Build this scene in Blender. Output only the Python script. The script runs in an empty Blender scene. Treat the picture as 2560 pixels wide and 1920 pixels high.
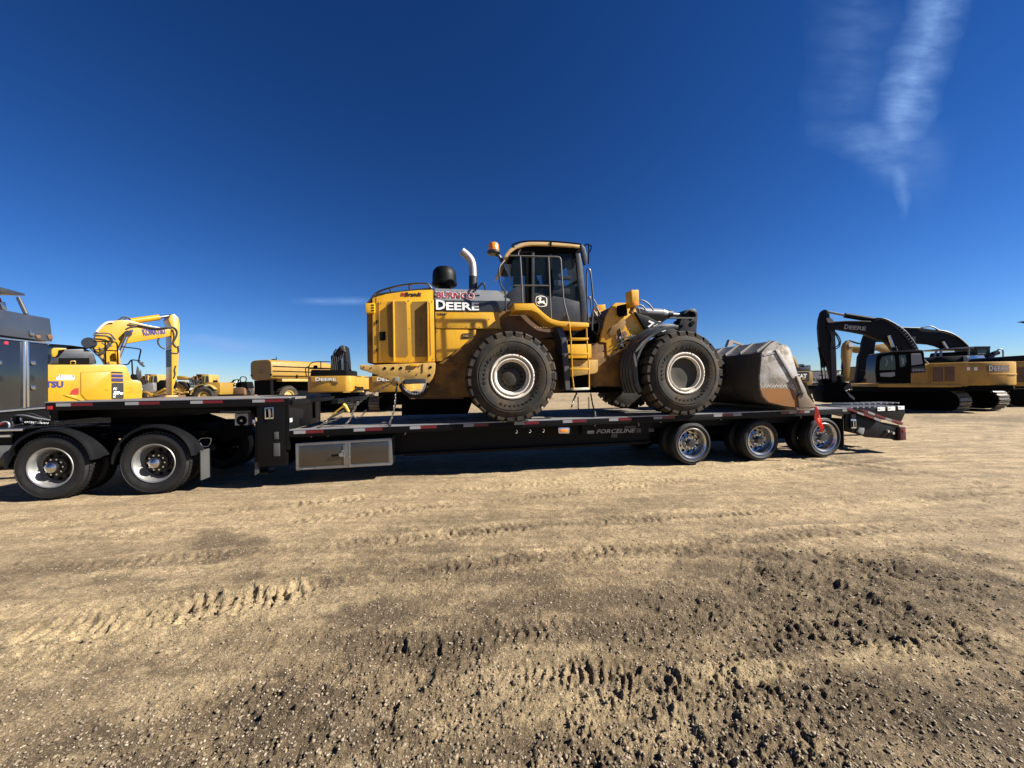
import bpy, bmesh, math, random
import numpy as np
from mathutils import Vector, Matrix

random.seed(7)
RS = np.random.RandomState(7)
SC = bpy.context.scene
COL = SC.collection
RAD = math.radians

# ------------------------------------------------------------------ camera, world, sun
H = 1.657            # eye height
FPX = 965.0          # focal length in pixels of the 2560 px wide photograph
ROLL = RAD(0.995)
cr, sr = math.cos(ROLL), math.sin(ROLL)
cam = bpy.data.objects.new('camera', bpy.data.cameras.new('camera'))
COL.objects.link(cam); SC.camera = cam
cam.data.sensor_width = 36.0
cam.data.lens = FPX / 2560 * 36.0
cam.data.clip_end = 9000; cam.data.clip_start = 0.05
Rv, Uv, Bv = Vector((cr, 0, -sr)), Vector((sr, 0, cr)), Vector((0, -1, 0))
cam.matrix_world = Matrix(((Rv.x, Uv.x, Bv.x, 0), (Rv.y, Uv.y, Bv.y, 0), (Rv.z, Uv.z, Bv.z, H), (0, 0, 0, 1)))

SUN_AZ = RAD(-9)     # measured from +X towards +Y
SUN_EL = RAD(37.5)
SDIR = Vector((math.cos(SUN_EL) * math.cos(SUN_AZ), math.cos(SUN_EL) * math.sin(SUN_AZ), math.sin(SUN_EL)))
sun = bpy.data.objects.new('sun', bpy.data.lights.new('sun', 'SUN'))
COL.objects.link(sun)
sun.data.energy = 5.0; sun.data.angle = RAD(0.5); sun.data.color = (1.0, 0.95, 0.86)
sun.rotation_euler = SDIR.to_track_quat('Z', 'Y').to_euler()
sun.location = SDIR * 60

w = bpy.data.worlds.new('World'); SC.world = w; w.use_nodes = True
NT = w.node_tree; NT.nodes.clear()
def wn(t, **k):
    n = NT.nodes.new(t)
    for a, b in k.items(): setattr(n, a, b)
    return n
def wl(a, b): NT.links.new(a, b)
out = wn('ShaderNodeOutputWorld'); bg = wn('ShaderNodeBackground'); sky = wn('ShaderNodeTexSky')
sky.sky_type = 'NISHITA'; sky.sun_disc = False
sky.sun_elevation = SUN_EL; sky.sun_rotation = math.pi / 2 - SUN_AZ
sky.altitude = 900; sky.air_density = 1.0; sky.dust_density = 0.0; sky.ozone_density = 3.0
bg.inputs['Strength'].default_value = 0.05
gam = wn('ShaderNodeGamma'); gam.inputs['Gamma'].default_value = 1.33
hsv = wn('ShaderNodeHueSaturation'); hsv.inputs['Saturation'].default_value = 1.08; hsv.inputs['Value'].default_value = 0.62
tint = wn('ShaderNodeMixRGB', blend_type='MULTIPLY'); tint.inputs[0].default_value = 1; tint.inputs[2].default_value = (0.40, 0.475, 0.64, 1)
wl(sky.outputs[0], gam.inputs[0]); wl(gam.outputs[0], tint.inputs[1]); wl(tint.outputs[0], hsv.inputs['Color'])
# thin cirrus, placed by direction: p = (x/y, z/y) for the half of the sky in front
tc = wn('ShaderNodeTexCoord'); sep = wn('ShaderNodeSeparateXYZ'); wl(tc.outputs['Generated'], sep.inputs[0])
def M(op, a, b=None, c=None, clamp=False):
    n = wn('ShaderNodeMath', operation=op); n.use_clamp = clamp
    for i, v in enumerate((a, b, c)):
        if v is None: continue
        if isinstance(v, (int, float)): n.inputs[i].default_value = v
        else: wl(v, n.inputs[i])
    return n.outputs[0]
yy = M('MAXIMUM', sep.outputs['Y'], 0.02)
PX = M('DIVIDE', sep.outputs['X'], yy); PZ = M('DIVIDE', sep.outputs['Z'], yy)
front = M('MULTIPLY', sep.outputs['Y'], 12.0, clamp=True)
comb = wn('ShaderNodeCombineXYZ'); wl(PX, comb.inputs[0]); wl(PZ, comb.inputs[1])
def noise(vec, sx, sy, rot, scale, detail=6, rough=0.6):
    mp = wn('ShaderNodeMapping'); mp.inputs['Scale'].default_value = (sx, sy, 1); mp.inputs['Rotation'].default_value = (0, 0, rot)
    wl(vec, mp.inputs[0]); n = wn('ShaderNodeTexNoise'); n.inputs['Scale'].default_value = scale
    n.inputs['Detail'].default_value = detail; n.inputs['Roughness'].default_value = rough
    wl(mp.outputs[0], n.inputs['Vector']); return n.outputs[0]
def ur(px, py):
    dx, dy = px - 1280, py - 960
    return (dx * cr - dy * sr) / FPX, -(dx * sr + dy * cr) / FPX
warp = noise(comb.outputs[0], 1, 1, 0, 3.0, 3)
warp2 = noise(comb.outputs[0], 1, 1, 0.5, 9.0, 7)
def streak(a, b, wa, wb, amp, soft=0.35, wrp=0.16):
    """soft band from photo direction a to b, half-width wa at a and wb at b"""
    ax, az = ur(*a); bx, bz = ur(*b)
    L = math.hypot(bx - ax, bz - az); dx, dz = (bx - ax) / L, (bz - az) / L
    rx = M('SUBTRACT', PX, ax); rz = M('SUBTRACT', PZ, az)
    al = M('DIVIDE', M('ADD', M('MULTIPLY', rx, dx), M('MULTIPLY', rz, dz)), L)
    ac = M('ADD', M('MULTIPLY', rx, -dz), M('MULTIPLY', rz, dx))
    ac = M('ADD', ac, M('MULTIPLY', M('SUBTRACT', warp, 0.5), wrp))
    ac = M('ADD', ac, M('MULTIPLY', M('SUBTRACT', warp2, 0.5), wrp * 0.5))
    wd = M('ADD', M('MULTIPLY', al, wb - wa), wa); wd = M('MAXIMUM', wd, 0.004)
    q = M('DIVIDE', M('ABSOLUTE', ac), wd)
    m = M('SUBTRACT', 1.0, q, clamp=True)
    m = M('SMOOTH_MIN', m, 1.0, 0.2)
    e0 = M('MULTIPLY', M('ADD', al, soft * 0.3), 1 / soft, clamp=True)
    e1 = M('MULTIPLY', M('SUBTRACT', 1.0 + soft * 0.4, al), 1 / soft, clamp=True)
    return M('MULTIPLY', M('MULTIPLY', M('MULTIPLY', m, e0), e1), amp)
tex = noise(comb.outputs[0], 1.0, 2.6, RAD(14), 8.0, 9, 0.60)
texr = M('MULTIPLY', M('SUBTRACT', tex, 0.30), 2.6, clamp=True)
S = [streak((2395, -160), (2225, 400), 0.085, 0.095, 0.95, .35, .12), streak((2050, 325), (2320, 410), 0.045, 0.13, 0.6, 0.6, 0.09),
     streak((2235, 340), (2255, 530), 0.075, 0.02, 0.5), streak((2150, -60), (2110, 330), 0.16, 0.13, 0.20),
     streak((440, 842), (680, 872), 0.018, 0.030, 0.95, 0.5, 0.04), streak((740, 752), (930, 752), 0.012, 0.014, 0.55, 0.4, 0.015)]
tot = S[0]
for s_ in S[1:]: tot = M('MAXIMUM', tot, s_)
cl = M('MULTIPLY', M('MULTIPLY', tot, M('ADD', M('MULTIPLY', texr, 0.75), 0.25)), front, clamp=True)
mix = wn('ShaderNodeMixRGB'); wl(cl, mix.inputs[0]); wl(hsv.outputs[0], mix.inputs[1]); mix.inputs[2].default_value = (1.9, 3.3, 6.2, 1)
wl(mix.outputs[0], bg.inputs['Color']); wl(bg.outputs[0], out.inputs[0])

SC.view_settings.view_transform = 'Standard'; SC.view_settings.look = 'None'
SC.view_settings.exposure = 1.5; SC.view_settings.gamma = 1.0
SC.cycles.max_bounces = 6; SC.cycles.diffuse_bounces = 2; SC.cycles.glossy_bounces = 3; SC.cycles.transmission_bounces = 4
SC.cycles.sample_clamp_indirect = 4.0

# ------------------------------------------------------------------ materials
MATS = {}
def mat(name, col, rough=0.5, metal=0.0, dirt=0.0, dcol=(0.22, 0.17, 0.10), dscale=2.2, var=0.08, bump=0.0, bscale=40, spec=0.5, alpha=1.0, emit=None, coat=0.0, dthr=0.5, low=0.0, streak_=False):
    if metal < .5 and name not in ('white_paint', 'flag_red', 'amber'): col = tuple(c * .64 for c in col); dcol = tuple(c * .64 for c in dcol)
    m = bpy.data.materials.new(name); m.use_nodes = True; nt = m.node_tree; n = nt.nodes; l = nt.links
    b = n['Principled BSDF']; b.inputs['Roughness'].default_value = rough; b.inputs['Metallic'].default_value = metal
    b.inputs['Specular IOR Level'].default_value = spec
    b.inputs['Coat Weight'].default_value = coat; b.inputs['Coat Roughness'].default_value = 0.12
    tcn = n.new('ShaderNodeTexCoord'); vec = tcn.outputs['Object']
    def nz(scale, detail=5, rough_=0.6, stretch=None):
        v = vec
        if stretch:
            mp = n.new('ShaderNodeMapping'); mp.inputs['Scale'].default_value = stretch; l.new(vec, mp.inputs[0]); v = mp.outputs[0]
        t = n.new('ShaderNodeTexNoise'); t.inputs['Scale'].default_value = scale; t.inputs['Detail'].default_value = detail
        t.inputs['Roughness'].default_value = rough_; l.new(v, t.inputs['Vector']); return t.outputs[0]
    def ramp(v, a, b_):
        r = n.new('ShaderNodeMapRange'); r.inputs[1].default_value = a; r.inputs[2].default_value = b_; r.interpolation_type = 'SMOOTHSTEP'
        l.new(v, r.inputs[0]); return r.outputs[0]
    def mixc(f, a, b_):
        x = n.new('ShaderNodeMixRGB')
        for i, v in ((0, f), (1, a), (2, b_)):
            if isinstance(v, tuple): x.inputs[i].default_value = (*v, 1)
            elif isinstance(v, (int, float)): x.inputs[i].default_value = v
            else: l.new(v, x.inputs[i])
        return x.outputs[0]
    c0 = tuple(max(0, c * (1 - var)) for c in col); c1 = tuple(min(1, c * (1 + var)) for c in col)
    c = mixc(ramp(nz(1.7), 0.3, 0.7), c0, c1)
    if dirt > 0:
        f = ramp(nz(dscale, 9, 0.68), dthr - 0.06, dthr + 0.22)
        f2 = ramp(nz(dscale * 9, 6, 0.7, (1, 1, 0.25) if streak_ else None), 0.42, 0.75)
        mm = n.new('ShaderNodeMath'); mm.operation = 'MULTIPLY'; l.new(f, mm.inputs[0]); mm.inputs[1].default_value = dirt
        m2 = n.new('ShaderNodeMath'); m2.operation = 'MULTIPLY'; l.new(f2, m2.inputs[0]); m2.inputs[1].default_value = dirt * 0.45
        ma = n.new('ShaderNodeMath'); ma.operation = 'MAXIMUM'; l.new(mm.outputs[0], ma.inputs[0]); l.new(m2.outputs[0], ma.inputs[1])
        c = mixc(ma.outputs[0], c, dcol)
        rr = n.new('ShaderNodeMapRange'); l.new(ma.outputs[0], rr.inputs[0]); rr.inputs[3].default_value = rough; rr.inputs[4].default_value = min(1, rough + 0.35)
        l.new(rr.outputs[0], b.inputs['Roughness'])
    l.new(c, b.inputs['Base Color'])
    if bump > 0:
        bp = n.new('ShaderNodeBump'); bp.inputs['Strength'].default_value = bump; bp.inputs['Distance'].default_value = 0.01
        l.new(nz(bscale, 4), bp.inputs['Height']); l.new(bp.outputs[0], b.inputs['Normal'])
    if emit: b.inputs['Emission Color'].default_value = (*emit[0], 1); b.inputs['Emission Strength'].default_value = emit[1]
    if alpha < 1: b.inputs['Alpha'].default_value = alpha
    MATS[name] = m; return m
DIRT = (0.26, 0.20, 0.12)
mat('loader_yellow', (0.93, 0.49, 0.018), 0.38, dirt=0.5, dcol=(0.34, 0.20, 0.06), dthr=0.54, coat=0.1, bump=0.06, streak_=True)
mat('loader_yellow_shade', (0.36, 0.165, 0.012), 0.55, dirt=0.8, dcol=(0.085, 0.050, 0.02), dthr=0.40, bump=0.1)  # darker copy of loader_yellow: shade painted in, with grime over it
mat('grill_mesh', (0.33, 0.18, 0.018), 0.6, dirt=0.5, dcol=(0.12, 0.075, 0.02), dscale=1.5, bump=0.5, bscale=160)
mat('worn_tan', (0.62, 0.37, 0.08), 0.6, dirt=0.6, dcol=(0.13, 0.09, 0.05), dthr=0.48, bump=0.3, bscale=25)
mat('roof_tan', (0.72, 0.47, 0.18), 0.45, dirt=0.3, dcol=(0.4, 0.3, 0.2))
mat('dark_grey', (0.030, 0.034, 0.042), 0.38, dirt=0.35, dcol=(0.10, 0.09, 0.07), coat=0.2)
mat('charcoal_arm', (0.009, 0.011, 0.015), 0.6, dirt=0.2, dcol=(0.02, 0.018, 0.016), spec=0.2)
mat('black_paint', (0.0035, 0.0035, 0.004), 0.5, dirt=0.2, dcol=(0.012, 0.011, 0.010), spec=0.16)
mat('matt_black', (0.0035, 0.0035, 0.0035), 0.85, spec=0.1)
mat('rubber', (0.022, 0.021, 0.020), 0.8, dirt=0.9, dcol=(0.098, 0.072, 0.046), dscale=3.0, dthr=0.44, bump=0.35, bscale=60, spec=0.3)
mat('road_rubber', (0.012, 0.012, 0.013), 0.6, dirt=0.3, dcol=(0.06, 0.055, 0.045), dscale=3, bump=0.15, bscale=70, spec=0.35)
mat('fender_plastic', (0.005, 0.0055, 0.007), 0.5, dirt=0.2, dcol=(0.02, 0.019, 0.018), spec=0.18)
mat('flap_grey', (0.075, 0.075, 0.075), 0.6, dirt=0.3, dcol=(0.10, 0.095, 0.085))
mat('rim_white', (0.95, 0.86, 0.72), 0.6, dirt=0.55, dcol=(0.16, 0.12, 0.07), dscale=5, dthr=0.58, bump=0.3, bscale=30)
mat('hub_olive', (0.035, 0.027, 0.014), 0.6, dirt=0.6, dcol=(0.05, 0.04, 0.025), bump=0.2)  # dark olive: shade of the recessed loader hub put into the colour
mat('chrome', (0.50, 0.50, 0.50), 0.25, 1.0, dirt=0.25, dcol=(0.3, 0.27, 0.22), dscale=6)
mat('aluminium', (0.72, 0.72, 0.71), 0.28, 1.0, dirt=0.2, dcol=(0.35, 0.33, 0.30))
mat('rim_dull', (0.38, 0.38, 0.375), 0.42, 0.85, dirt=0.4, dcol=(0.22, 0.19, 0.15), dscale=4)
mat('steel_worn', (0.34, 0.33, 0.32), 0.45, 0.7, dirt=0.75, dcol=(0.20, 0.15, 0.10), dscale=3, dthr=0.5, bump=0.3, bscale=20)
mat('bucket_back', (0.10, 0.095, 0.085), 0.55, 0.3, dirt=0.6, dcol=(0.16, 0.12, 0.08), dscale=1.5, bump=0.25, bscale=20)
mat('bucket_side', (0.46, 0.43, 0.39), 0.4, 0.5, dirt=0.9, dcol=(0.12, 0.095, 0.07), dscale=3.2, dthr=0.42, bump=0.4, bscale=18, streak_=True)
mat('bucket_rust', (0.38, 0.15, 0.02), 0.5, 0.2, dirt=0.6, dcol=(0.20, 0.08, 0.02), dscale=3, bump=0.2, streak_=True)
mat('cutter_brown', (0.36, 0.27, 0.19), 0.5, 0.3, dirt=0.5, dcol=(0.18, 0.13, 0.08), bump=0.3)
mat('tape_white', (0.34, 0.34, 0.36), 0.35, dirt=0.2, dcol=(0.3, 0.28, 0.25))
mat('tape_red', (0.15, 0.006, 0.012), 0.35, dirt=0.2, dcol=(0.1, 0.02, 0.02))
mat('white_paint', (0.80, 0.80, 0.78), 0.4, dirt=0.15)
mat('decal_grey', (0.50, 0.50, 0.50), 0.5)
mat('red_letter', (0.52, 0.035, 0.06), 0.5)
mat('black_letter', (0.012, 0.012, 0.014), 0.5)
mat('navy', (0.03, 0.022, 0.16), 0.45)
mat('exc_yellow', (0.56, 0.315, 0.010), 0.35, dirt=0.15, dcol=(0.5, 0.32, 0.08), coat=0.3)
mat('exc_yellow_deep', (0.38, 0.20, 0.010), 0.4, dirt=0.2, dcol=(0.3, 0.18, 0.05))
mat('old_yellow', (0.40, 0.225, 0.025), 0.5, dirt=0.55, dcol=(0.30, 0.20, 0.09), dscale=1.4)
mat('old_yellow_pale', (0.50, 0.33, 0.085), 0.5, dirt=0.4, dcol=(0.4, 0.28, 0.13), dscale=1.4)
mat('deere_tan', (0.60, 0.32, 0.032), 0.45, dirt=0.5, dcol=(0.26, 0.15, 0.045), dscale=1.2)
mat('rust_brown', (0.20, 0.10, 0.05), 0.7, dirt=0.5, dcol=(0.08, 0.05, 0.03))
mat('track_steel', (0.20, 0.17, 0.14), 0.5, 0.4, dirt=0.7, dcol=(0.16, 0.12, 0.08), dscale=5)
mat('cab_grey', (0.055, 0.07, 0.10), 0.3, 0.2, dirt=0.15, coat=0.5)
mat('door_mirror', (0.10, 0.11, 0.12), 0.10, 0.9, bump=0.10, bscale=2.0)
mat('box_frame', (0.30, 0.30, 0.30), 0.35, 0.9, dirt=0.3, dcol=(0.12, 0.11, 0.10))
mat('box_door', (0.10, 0.092, 0.085), 0.22, 0.85, bump=0.12, bscale=3.0, dirt=0.2)
mat('wood_deck', (0.22, 0.19, 0.16), 0.75, dirt=0.5, dcol=(0.10, 0.08, 0.06), dscale=5, bump=0.3)
mat('exhaust_pipe', (0.34, 0.32, 0.30), 0.45, 0.5, dirt=0.15)
mat('end_shade_paint', (0.40, 0.25, 0.06), 0.6, dirt=0.5, dcol=(0.2, 0.13, 0.05))
mat('deck_steel', (0.30, 0.30, 0.32), 0.38, 0.5, dirt=0.5, dcol=(0.18, 0.15, 0.12), dscale=4)
mat('glass_dark', (0.02, 0.035, 0.04), 0.03, 0.0, spec=0.6, alpha=0.26)
mat('glass_opaque', (0.015, 0.02, 0.025), 0.06, 0.0, spec=0.7)
mat('amber', (0.75, 0.22, 0.02), 0.25, dirt=0.1, coat=0.6)
mat('red_lens', (0.45, 0.015, 0.012), 0.2, coat=0.6)
mat('binder_yellow', (0.72, 0.42, 0.03), 0.4, dirt=0.3)
mat('chain_steel', (0.10, 0.09, 0.08), 0.45, 0.7, dirt=0.4)
mat('flag_red', (0.95, 0.11, 0.07), 0.7)
mat('building_white', (0.72, 0.72, 0.72), 0.6)
mat('grey_metal', (0.32, 0.33, 0.35), 0.35, 0.3, dirt=0.25, coat=0.2)
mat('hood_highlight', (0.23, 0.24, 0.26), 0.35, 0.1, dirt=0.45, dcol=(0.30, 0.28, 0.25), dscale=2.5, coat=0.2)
mat('hose', (0.045, 0.045, 0.045), 0.5)
mat('dark_red', (0.085, 0.006, 0.008), 0.5)
mat('red_paint', (0.40, 0.02, 0.02), 0.4)
mat('seat_fabric', (0.02, 0.02, 0.022), 0.8)

# ------------------------------------------------------------------ frames and helpers
class Fr:
    """local frame of a machine: s runs along it, t away from the camera, z up"""
    def __init__(self, deg, oy, ox=0.0):
        self.a = RAD(deg); self.c = math.cos(self.a); self.s = math.sin(self.a); self.ox = ox; self.oy = oy
    def pt(self, px, py, t):
        dx, dy = px - 1280, py - 960
        u = (dx * cr - dy * sr) / FPX; v = (dx * sr + dy * cr) / FPX
        k = (t - self.ox * self.s + self.oy * self.c) / (self.c - u * self.s)
        X, Y = u * k - self.ox, k - self.oy
        return Vector((X * self.c + Y * self.s, t, H - v * k))
    def world(self, p):
        return Vector((self.ox + p[0] * self.c - p[1] * self.s, self.oy + p[0] * self.s + p[1] * self.c, p[2]))
def crop(x0, y0, sc): return lambda x, y: (x0 + x / sc, y0 + y / sc)
ID = lambda x, y: (x, y)
C1 = crop(0, 680, 2.765); C2 = crop(400, 760, 3.191); C3 = crop(880, 580, 3.3185); C4 = crop(1180, 580, 3.3184)
C5 = crop(1460, 680, 3.6867); C6 = crop(1960, 740, 3.6867); KC = crop(100, 760, 5.183); CB = crop(1260, 590, 7.2125)
LA = crop(1540, 720, 7.9); TB = crop(520, 980, 3.95); UL = crop(1080, 960, 3.95); UR = crop(1600, 960, 3.16)
SL = crop(340, 900, 7.373); TK = crop(440, 840, 4.608); RE = crop(2080, 980, 10.0545); FR_ = crop(1980, 820, 8.295); HW = crop(0, 980, 4.096)
R5 = crop(2180, 840, 5.821); RK = crop(0, 700, 4.366); HO = crop(0, 1000, 13.825); CH = crop(860, 980, 9.217)
def ground_pt(px, py):
    dx, dy = px - 1280, py - 960
    u = (dx * cr - dy * sr) / FPX; v = (dx * sr + dy * cr) / FPX
    k = H / v
    return u * k, k

BASE = {}; FRM = {}
def thing(name, label, cat, fr, base, group=None):
    o = bpy.data.objects.new(name, None); COL.objects.link(o); o.empty_display_size = 0.3
    o.location = fr.world(base); o.rotation_euler = (0, 0, fr.a)
    o['label'] = label; o['category'] = cat
    if group: o['group'] = group
    BASE[o.name] = Vector(base); FRM[o.name] = fr
    return o
def tagm(o, label, cat=None, group=None, kind=None):
    if label: o['label'] = label
    if cat: o['category'] = cat
    if group: o['group'] = group
    if kind: o['kind'] = kind
    return o

class MB:
    def __init__(self): self.v = []; self.f = []
    def add(self, vs, fs):
        n = len(self.v); self.v += [tuple(p) for p in vs]; self.f += [tuple(i + n for i in f) for f in fs]; return self
    def box(self, a, b):
        x0, y0, z0 = a; x1, y1, z1 = b
        return self.add([(x0, y0, z0), (x1, y0, z0), (x1, y1, z0), (x0, y1, z0), (x0, y0, z1), (x1, y0, z1), (x1, y1, z1), (x0, y1, z1)],
                        [(0, 3, 2, 1), (4, 5, 6, 7), (0, 1, 5, 4), (1, 2, 6, 5), (2, 3, 7, 6), (3, 0, 4, 7)])
    def prism(self, pts, t0, t1, inset=0.0):
        """outline in (s, z), from plane t0 to t1"""
        n = len(pts); a = [(p[0], t0, p[-1]) for p in pts]; b = [(p[0], t1, p[-1]) for p in pts]
        return self.add(a + b, [tuple(range(n)), tuple(range(2 * n - 1, n - 1, -1))] + [(i, (i + 1) % n, n + (i + 1) % n, n + i) for i in range(n)])
    def plan(self, pts, z0, z1):
        n = len(pts); a = [(p[0], p[1], z0) for p in pts]; b = [(p[0], p[1], z1) for p in pts]
        return self.add(a + b, [tuple(range(n)), tuple(range(2 * n - 1, n - 1, -1))] + [(i, (i + 1) % n, n + (i + 1) % n, n + i) for i in range(n)])
    def tube(self, path, r, n=8, cap=True, flat=None):
        path = [Vector(p) for p in path]; rs = r if isinstance(r, (list, tuple)) else [r] * len(path)
        rings = []; up = None
        for i, p in enumerate(path):
            d = (path[min(i + 1, len(path) - 1)] - path[max(i - 1, 0)])
            if d.length < 1e-7: d = Vector((1, 0, 0))
            d.normalize()
            if up is None: up = Vector((0, 1, 0)) if abs(d.y) < 0.9 else Vector((0, 0, 1))
            x = up - d * up.dot(d); x.normalize(); up = x; y = d.cross(x)
            rings.append([p + x * rs[i] * math.cos(2 * math.pi * k / n) + y * rs[i] * (flat or 1) * math.sin(2 * math.pi * k / n) for k in range(n)])
        vs = [q for rg in rings for q in rg]; fs = []
        for i in range(len(path) - 1):
            for k in range(n): fs.append((i * n + k, i * n + (k + 1) % n, (i + 1) * n + (k + 1) % n, (i + 1) * n + k))
        if cap: fs += [tuple(range(n)), tuple(range(len(vs) - 1, len(vs) - n - 1, -1))]
        return self.add(vs, fs)
    def cyl(self, a, b, r, n=16, r2=None): return self.tube([a, b], [r, r if r2 is None else r2], n)
    def lathe(self, prof, c, axis='t', n=32, a0=0, a1=2 * math.pi):
        """prof: (radius, height along axis); axis t or z"""
        full = abs(a1 - a0 - 2 * math.pi) < 1e-6; m = n if full else n + 1; vs = []
        for k in range(m):
            a = a0 + (a1 - a0) * k / n; ca, sa = math.cos(a), math.sin(a)
            for r, h in prof:
                vs.append((c[0] + r * ca, c[1] + h, c[2] + r * sa) if axis == 't' else (c[0] + r * ca, c[1] + r * sa, c[2] + h))
        q = len(prof); fs = []
        for k in range(n):
            k2 = (k + 1) % m
            for j in range(q - 1): fs.append((k * q + j, k * q + j + 1, k2 * q + j + 1, k2 * q + j))
        return self.add(vs, fs)
    def sheet(self, pts, thick, d=Vector((0, 1, 0))):
        """pts: list of 3-D quads/ngon corner lists sharing thickness along d"""
        n = len(pts); a = [Vector(p) for p in pts]; b = [p + d * thick for p in a]
        return self.add(a + b, [tuple(range(n)), tuple(range(2 * n - 1, n - 1, -1))] + [(i, (i + 1) % n, n + (i + 1) % n, n + i) for i in range(n)])

def mesh_of(name, mb, m, off=Vector((0, 0, 0)), bev=0.0, smooth=True):
    me = bpy.data.meshes.new(name)
    me.from_pydata([tuple(Vector(v) - off) for v in mb.v], [], mb.f)
    bm = bmesh.new(); bm.from_mesh(me)
    bmesh.ops.recalc_face_normals(bm, faces=bm.faces)
    if bev > 0:
        ed = [e for e in bm.edges if len(e.link_faces) == 2 and e.calc_face_angle(0) > 0.5]
        try: bmesh.ops.bevel(bm, geom=ed, offset=bev, segments=2, affect='EDGES', profile=0.6, clamp_overlap=True)
        except Exception: pass
    if smooth:
        for f in bm.faces: f.smooth = True
        for e in bm.edges:
            if len(e.link_faces) != 2 or e.calc_face_angle(0) > 0.62: e.smooth = False
    bm.to_mesh(me); bm.free()
    if m: me.materials.append(MATS[m])
    return me
def part(name, mb, m, parent, at=None, bev=0.0, label=None, smooth=True, kind=None):
    """at: local point that becomes the part's own origin"""
    base = BASE[parent.name]; org = Vector(at) if at is not None else base
    o = bpy.data.objects.new(name, mesh_of(name, mb, m, org if at is not None else base, bev, smooth))
    COL.objects.link(o); o.parent = parent; o.location = org - base
    BASE[o.name] = org; FRM[o.name] = FRM[parent.name]
    if label: o['label'] = label
    if kind: o['kind'] = kind
    return o
def dup(o, delta, parent=None, rot=None):
    """copy of a part with its sub-parts, moved by delta; shares mesh data"""
    c = o.copy(); COL.objects.link(c); c.parent = parent or o.parent; c.location = o.location + Vector(delta)
    if rot is not None: c.rotation_euler = rot
    BASE[c.name] = BASE[o.name] + Vector(delta); FRM[c.name] = FRM[o.name]
    for ch in list(o.children):
        d = ch.copy(); COL.objects.link(d); d.parent = c; BASE[d.name] = BASE[ch.name] + Vector(delta); FRM[d.name] = FRM[o.name]
    return c
def pp(fr, cf, pts, t): return [fr.pt(*cf(*p), t) for p in pts]
def p3(fr, cf, pts, t=None): return [fr.pt(*cf(p[0], p[1]), p[2] if len(p) > 2 else t) for p in pts]
def poly(name, fr, cf, pts, t0, t1, m, parent, bev=0.0, label=None, at=None):
    return part(name, MB().prism(pp(fr, cf, pts, t0), t0, t1), m, parent, bev=bev, label=label, at=at)
def tubep(name, fr, cf, pts, t, r, m, parent, n=8, label=None, flat=None):
    return part(name, MB().tube(smoothpath(p3(fr, cf, pts, t)) if len(pts) > 2 else p3(fr, cf, pts, t), r if not isinstance(r, list) else r, n, flat=flat), m, parent, label=label)
def smoothpath(pts, it=2):
    for _ in range(it):
        q = [pts[0]]
        for a, b in zip(pts[:-1], pts[1:]): q += [a.lerp(b, 0.25), a.lerp(b, 0.75)]
        q.append(pts[-1]); pts = q
    return pts
def hang(a, b, sag, n=14):
    a, b = Vector(a), Vector(b)
    return [a.lerp(b, i / n) - Vector((0, 0, sag * 4 * (i / n) * (1 - i / n))) for i in range(n + 1)]

_dg = None
def text_mesh(body, bold=0.0, shear=0.0, depth=0.02, spacing=1.0):
    cu = bpy.data.curves.new('lettering_curve', 'FONT'); cu.body = body; cu.size = 1; cu.offset = bold; cu.shear = shear
    cu.extrude = depth; cu.resolution_u = 2; cu.space_character = spacing
    ob = bpy.data.objects.new('lettering_tmp', cu); COL.objects.link(ob)
    dg = bpy.context.evaluated_depsgraph_get(); dg.update()
    me = bpy.data.meshes.new_from_object(ob.evaluated_get(dg)); bpy.data.objects.remove(ob); bpy.data.curves.remove(cu)
    return me
def letters(fr, parent, body, p0, p1, h, m, bold=0.02, shear=0.0, proud=0.004, thick=0.003, spacing=1.0, name='lettering'):
    """text whose box runs from p0 (bottom left) to p1 (bottom right), height h, facing -t"""
    me = text_mesh(body, bold, shear, 0.5, spacing)
    co = np.array([v.co for v in me.vertices]); mn, mx = co.min(0), co.max(0)
    p0, p1 = Vector(p0), Vector(p1); X = p1 - p0; L = X.length; X.normalize()
    N = X.cross(Vector((0, 0, 1))); N.normalize(); U = N.cross(X)
    base = BASE[parent.name]
    for v in me.vertices:
        a = (v.co.x - mn[0]) / (mx[0] - mn[0]) * L; b = (v.co.y - mn[1]) / (mx[1] - mn[1]) * h; c = (v.co.z - mn[2]) / (mx[2] - mn[2])
        v.co = p0 + X * a + U * b + N * (proud + (c - 0.5) * thick) - base
    me.materials.clear(); me.materials.append(MATS[m])
    o = bpy.data.objects.new(name, me); COL.objects.link(o); o.parent = parent
    BASE[o.name] = base; FRM[o.name] = fr; return o
def lettersp(fr, parent, body, cf, q0, q1, hq, t, m, **k):
    """picture box: q0 bottom left, q1 bottom right, hq height in crop pixels"""
    a = fr.pt(*cf(*q0), t); b = fr.pt(*cf(*q1), t); c = fr.pt(*cf(q0[0], q0[1] - hq), t)
    return letters(fr, parent, body, a, b, abs(c.z - a.z), m, **k)

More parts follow.
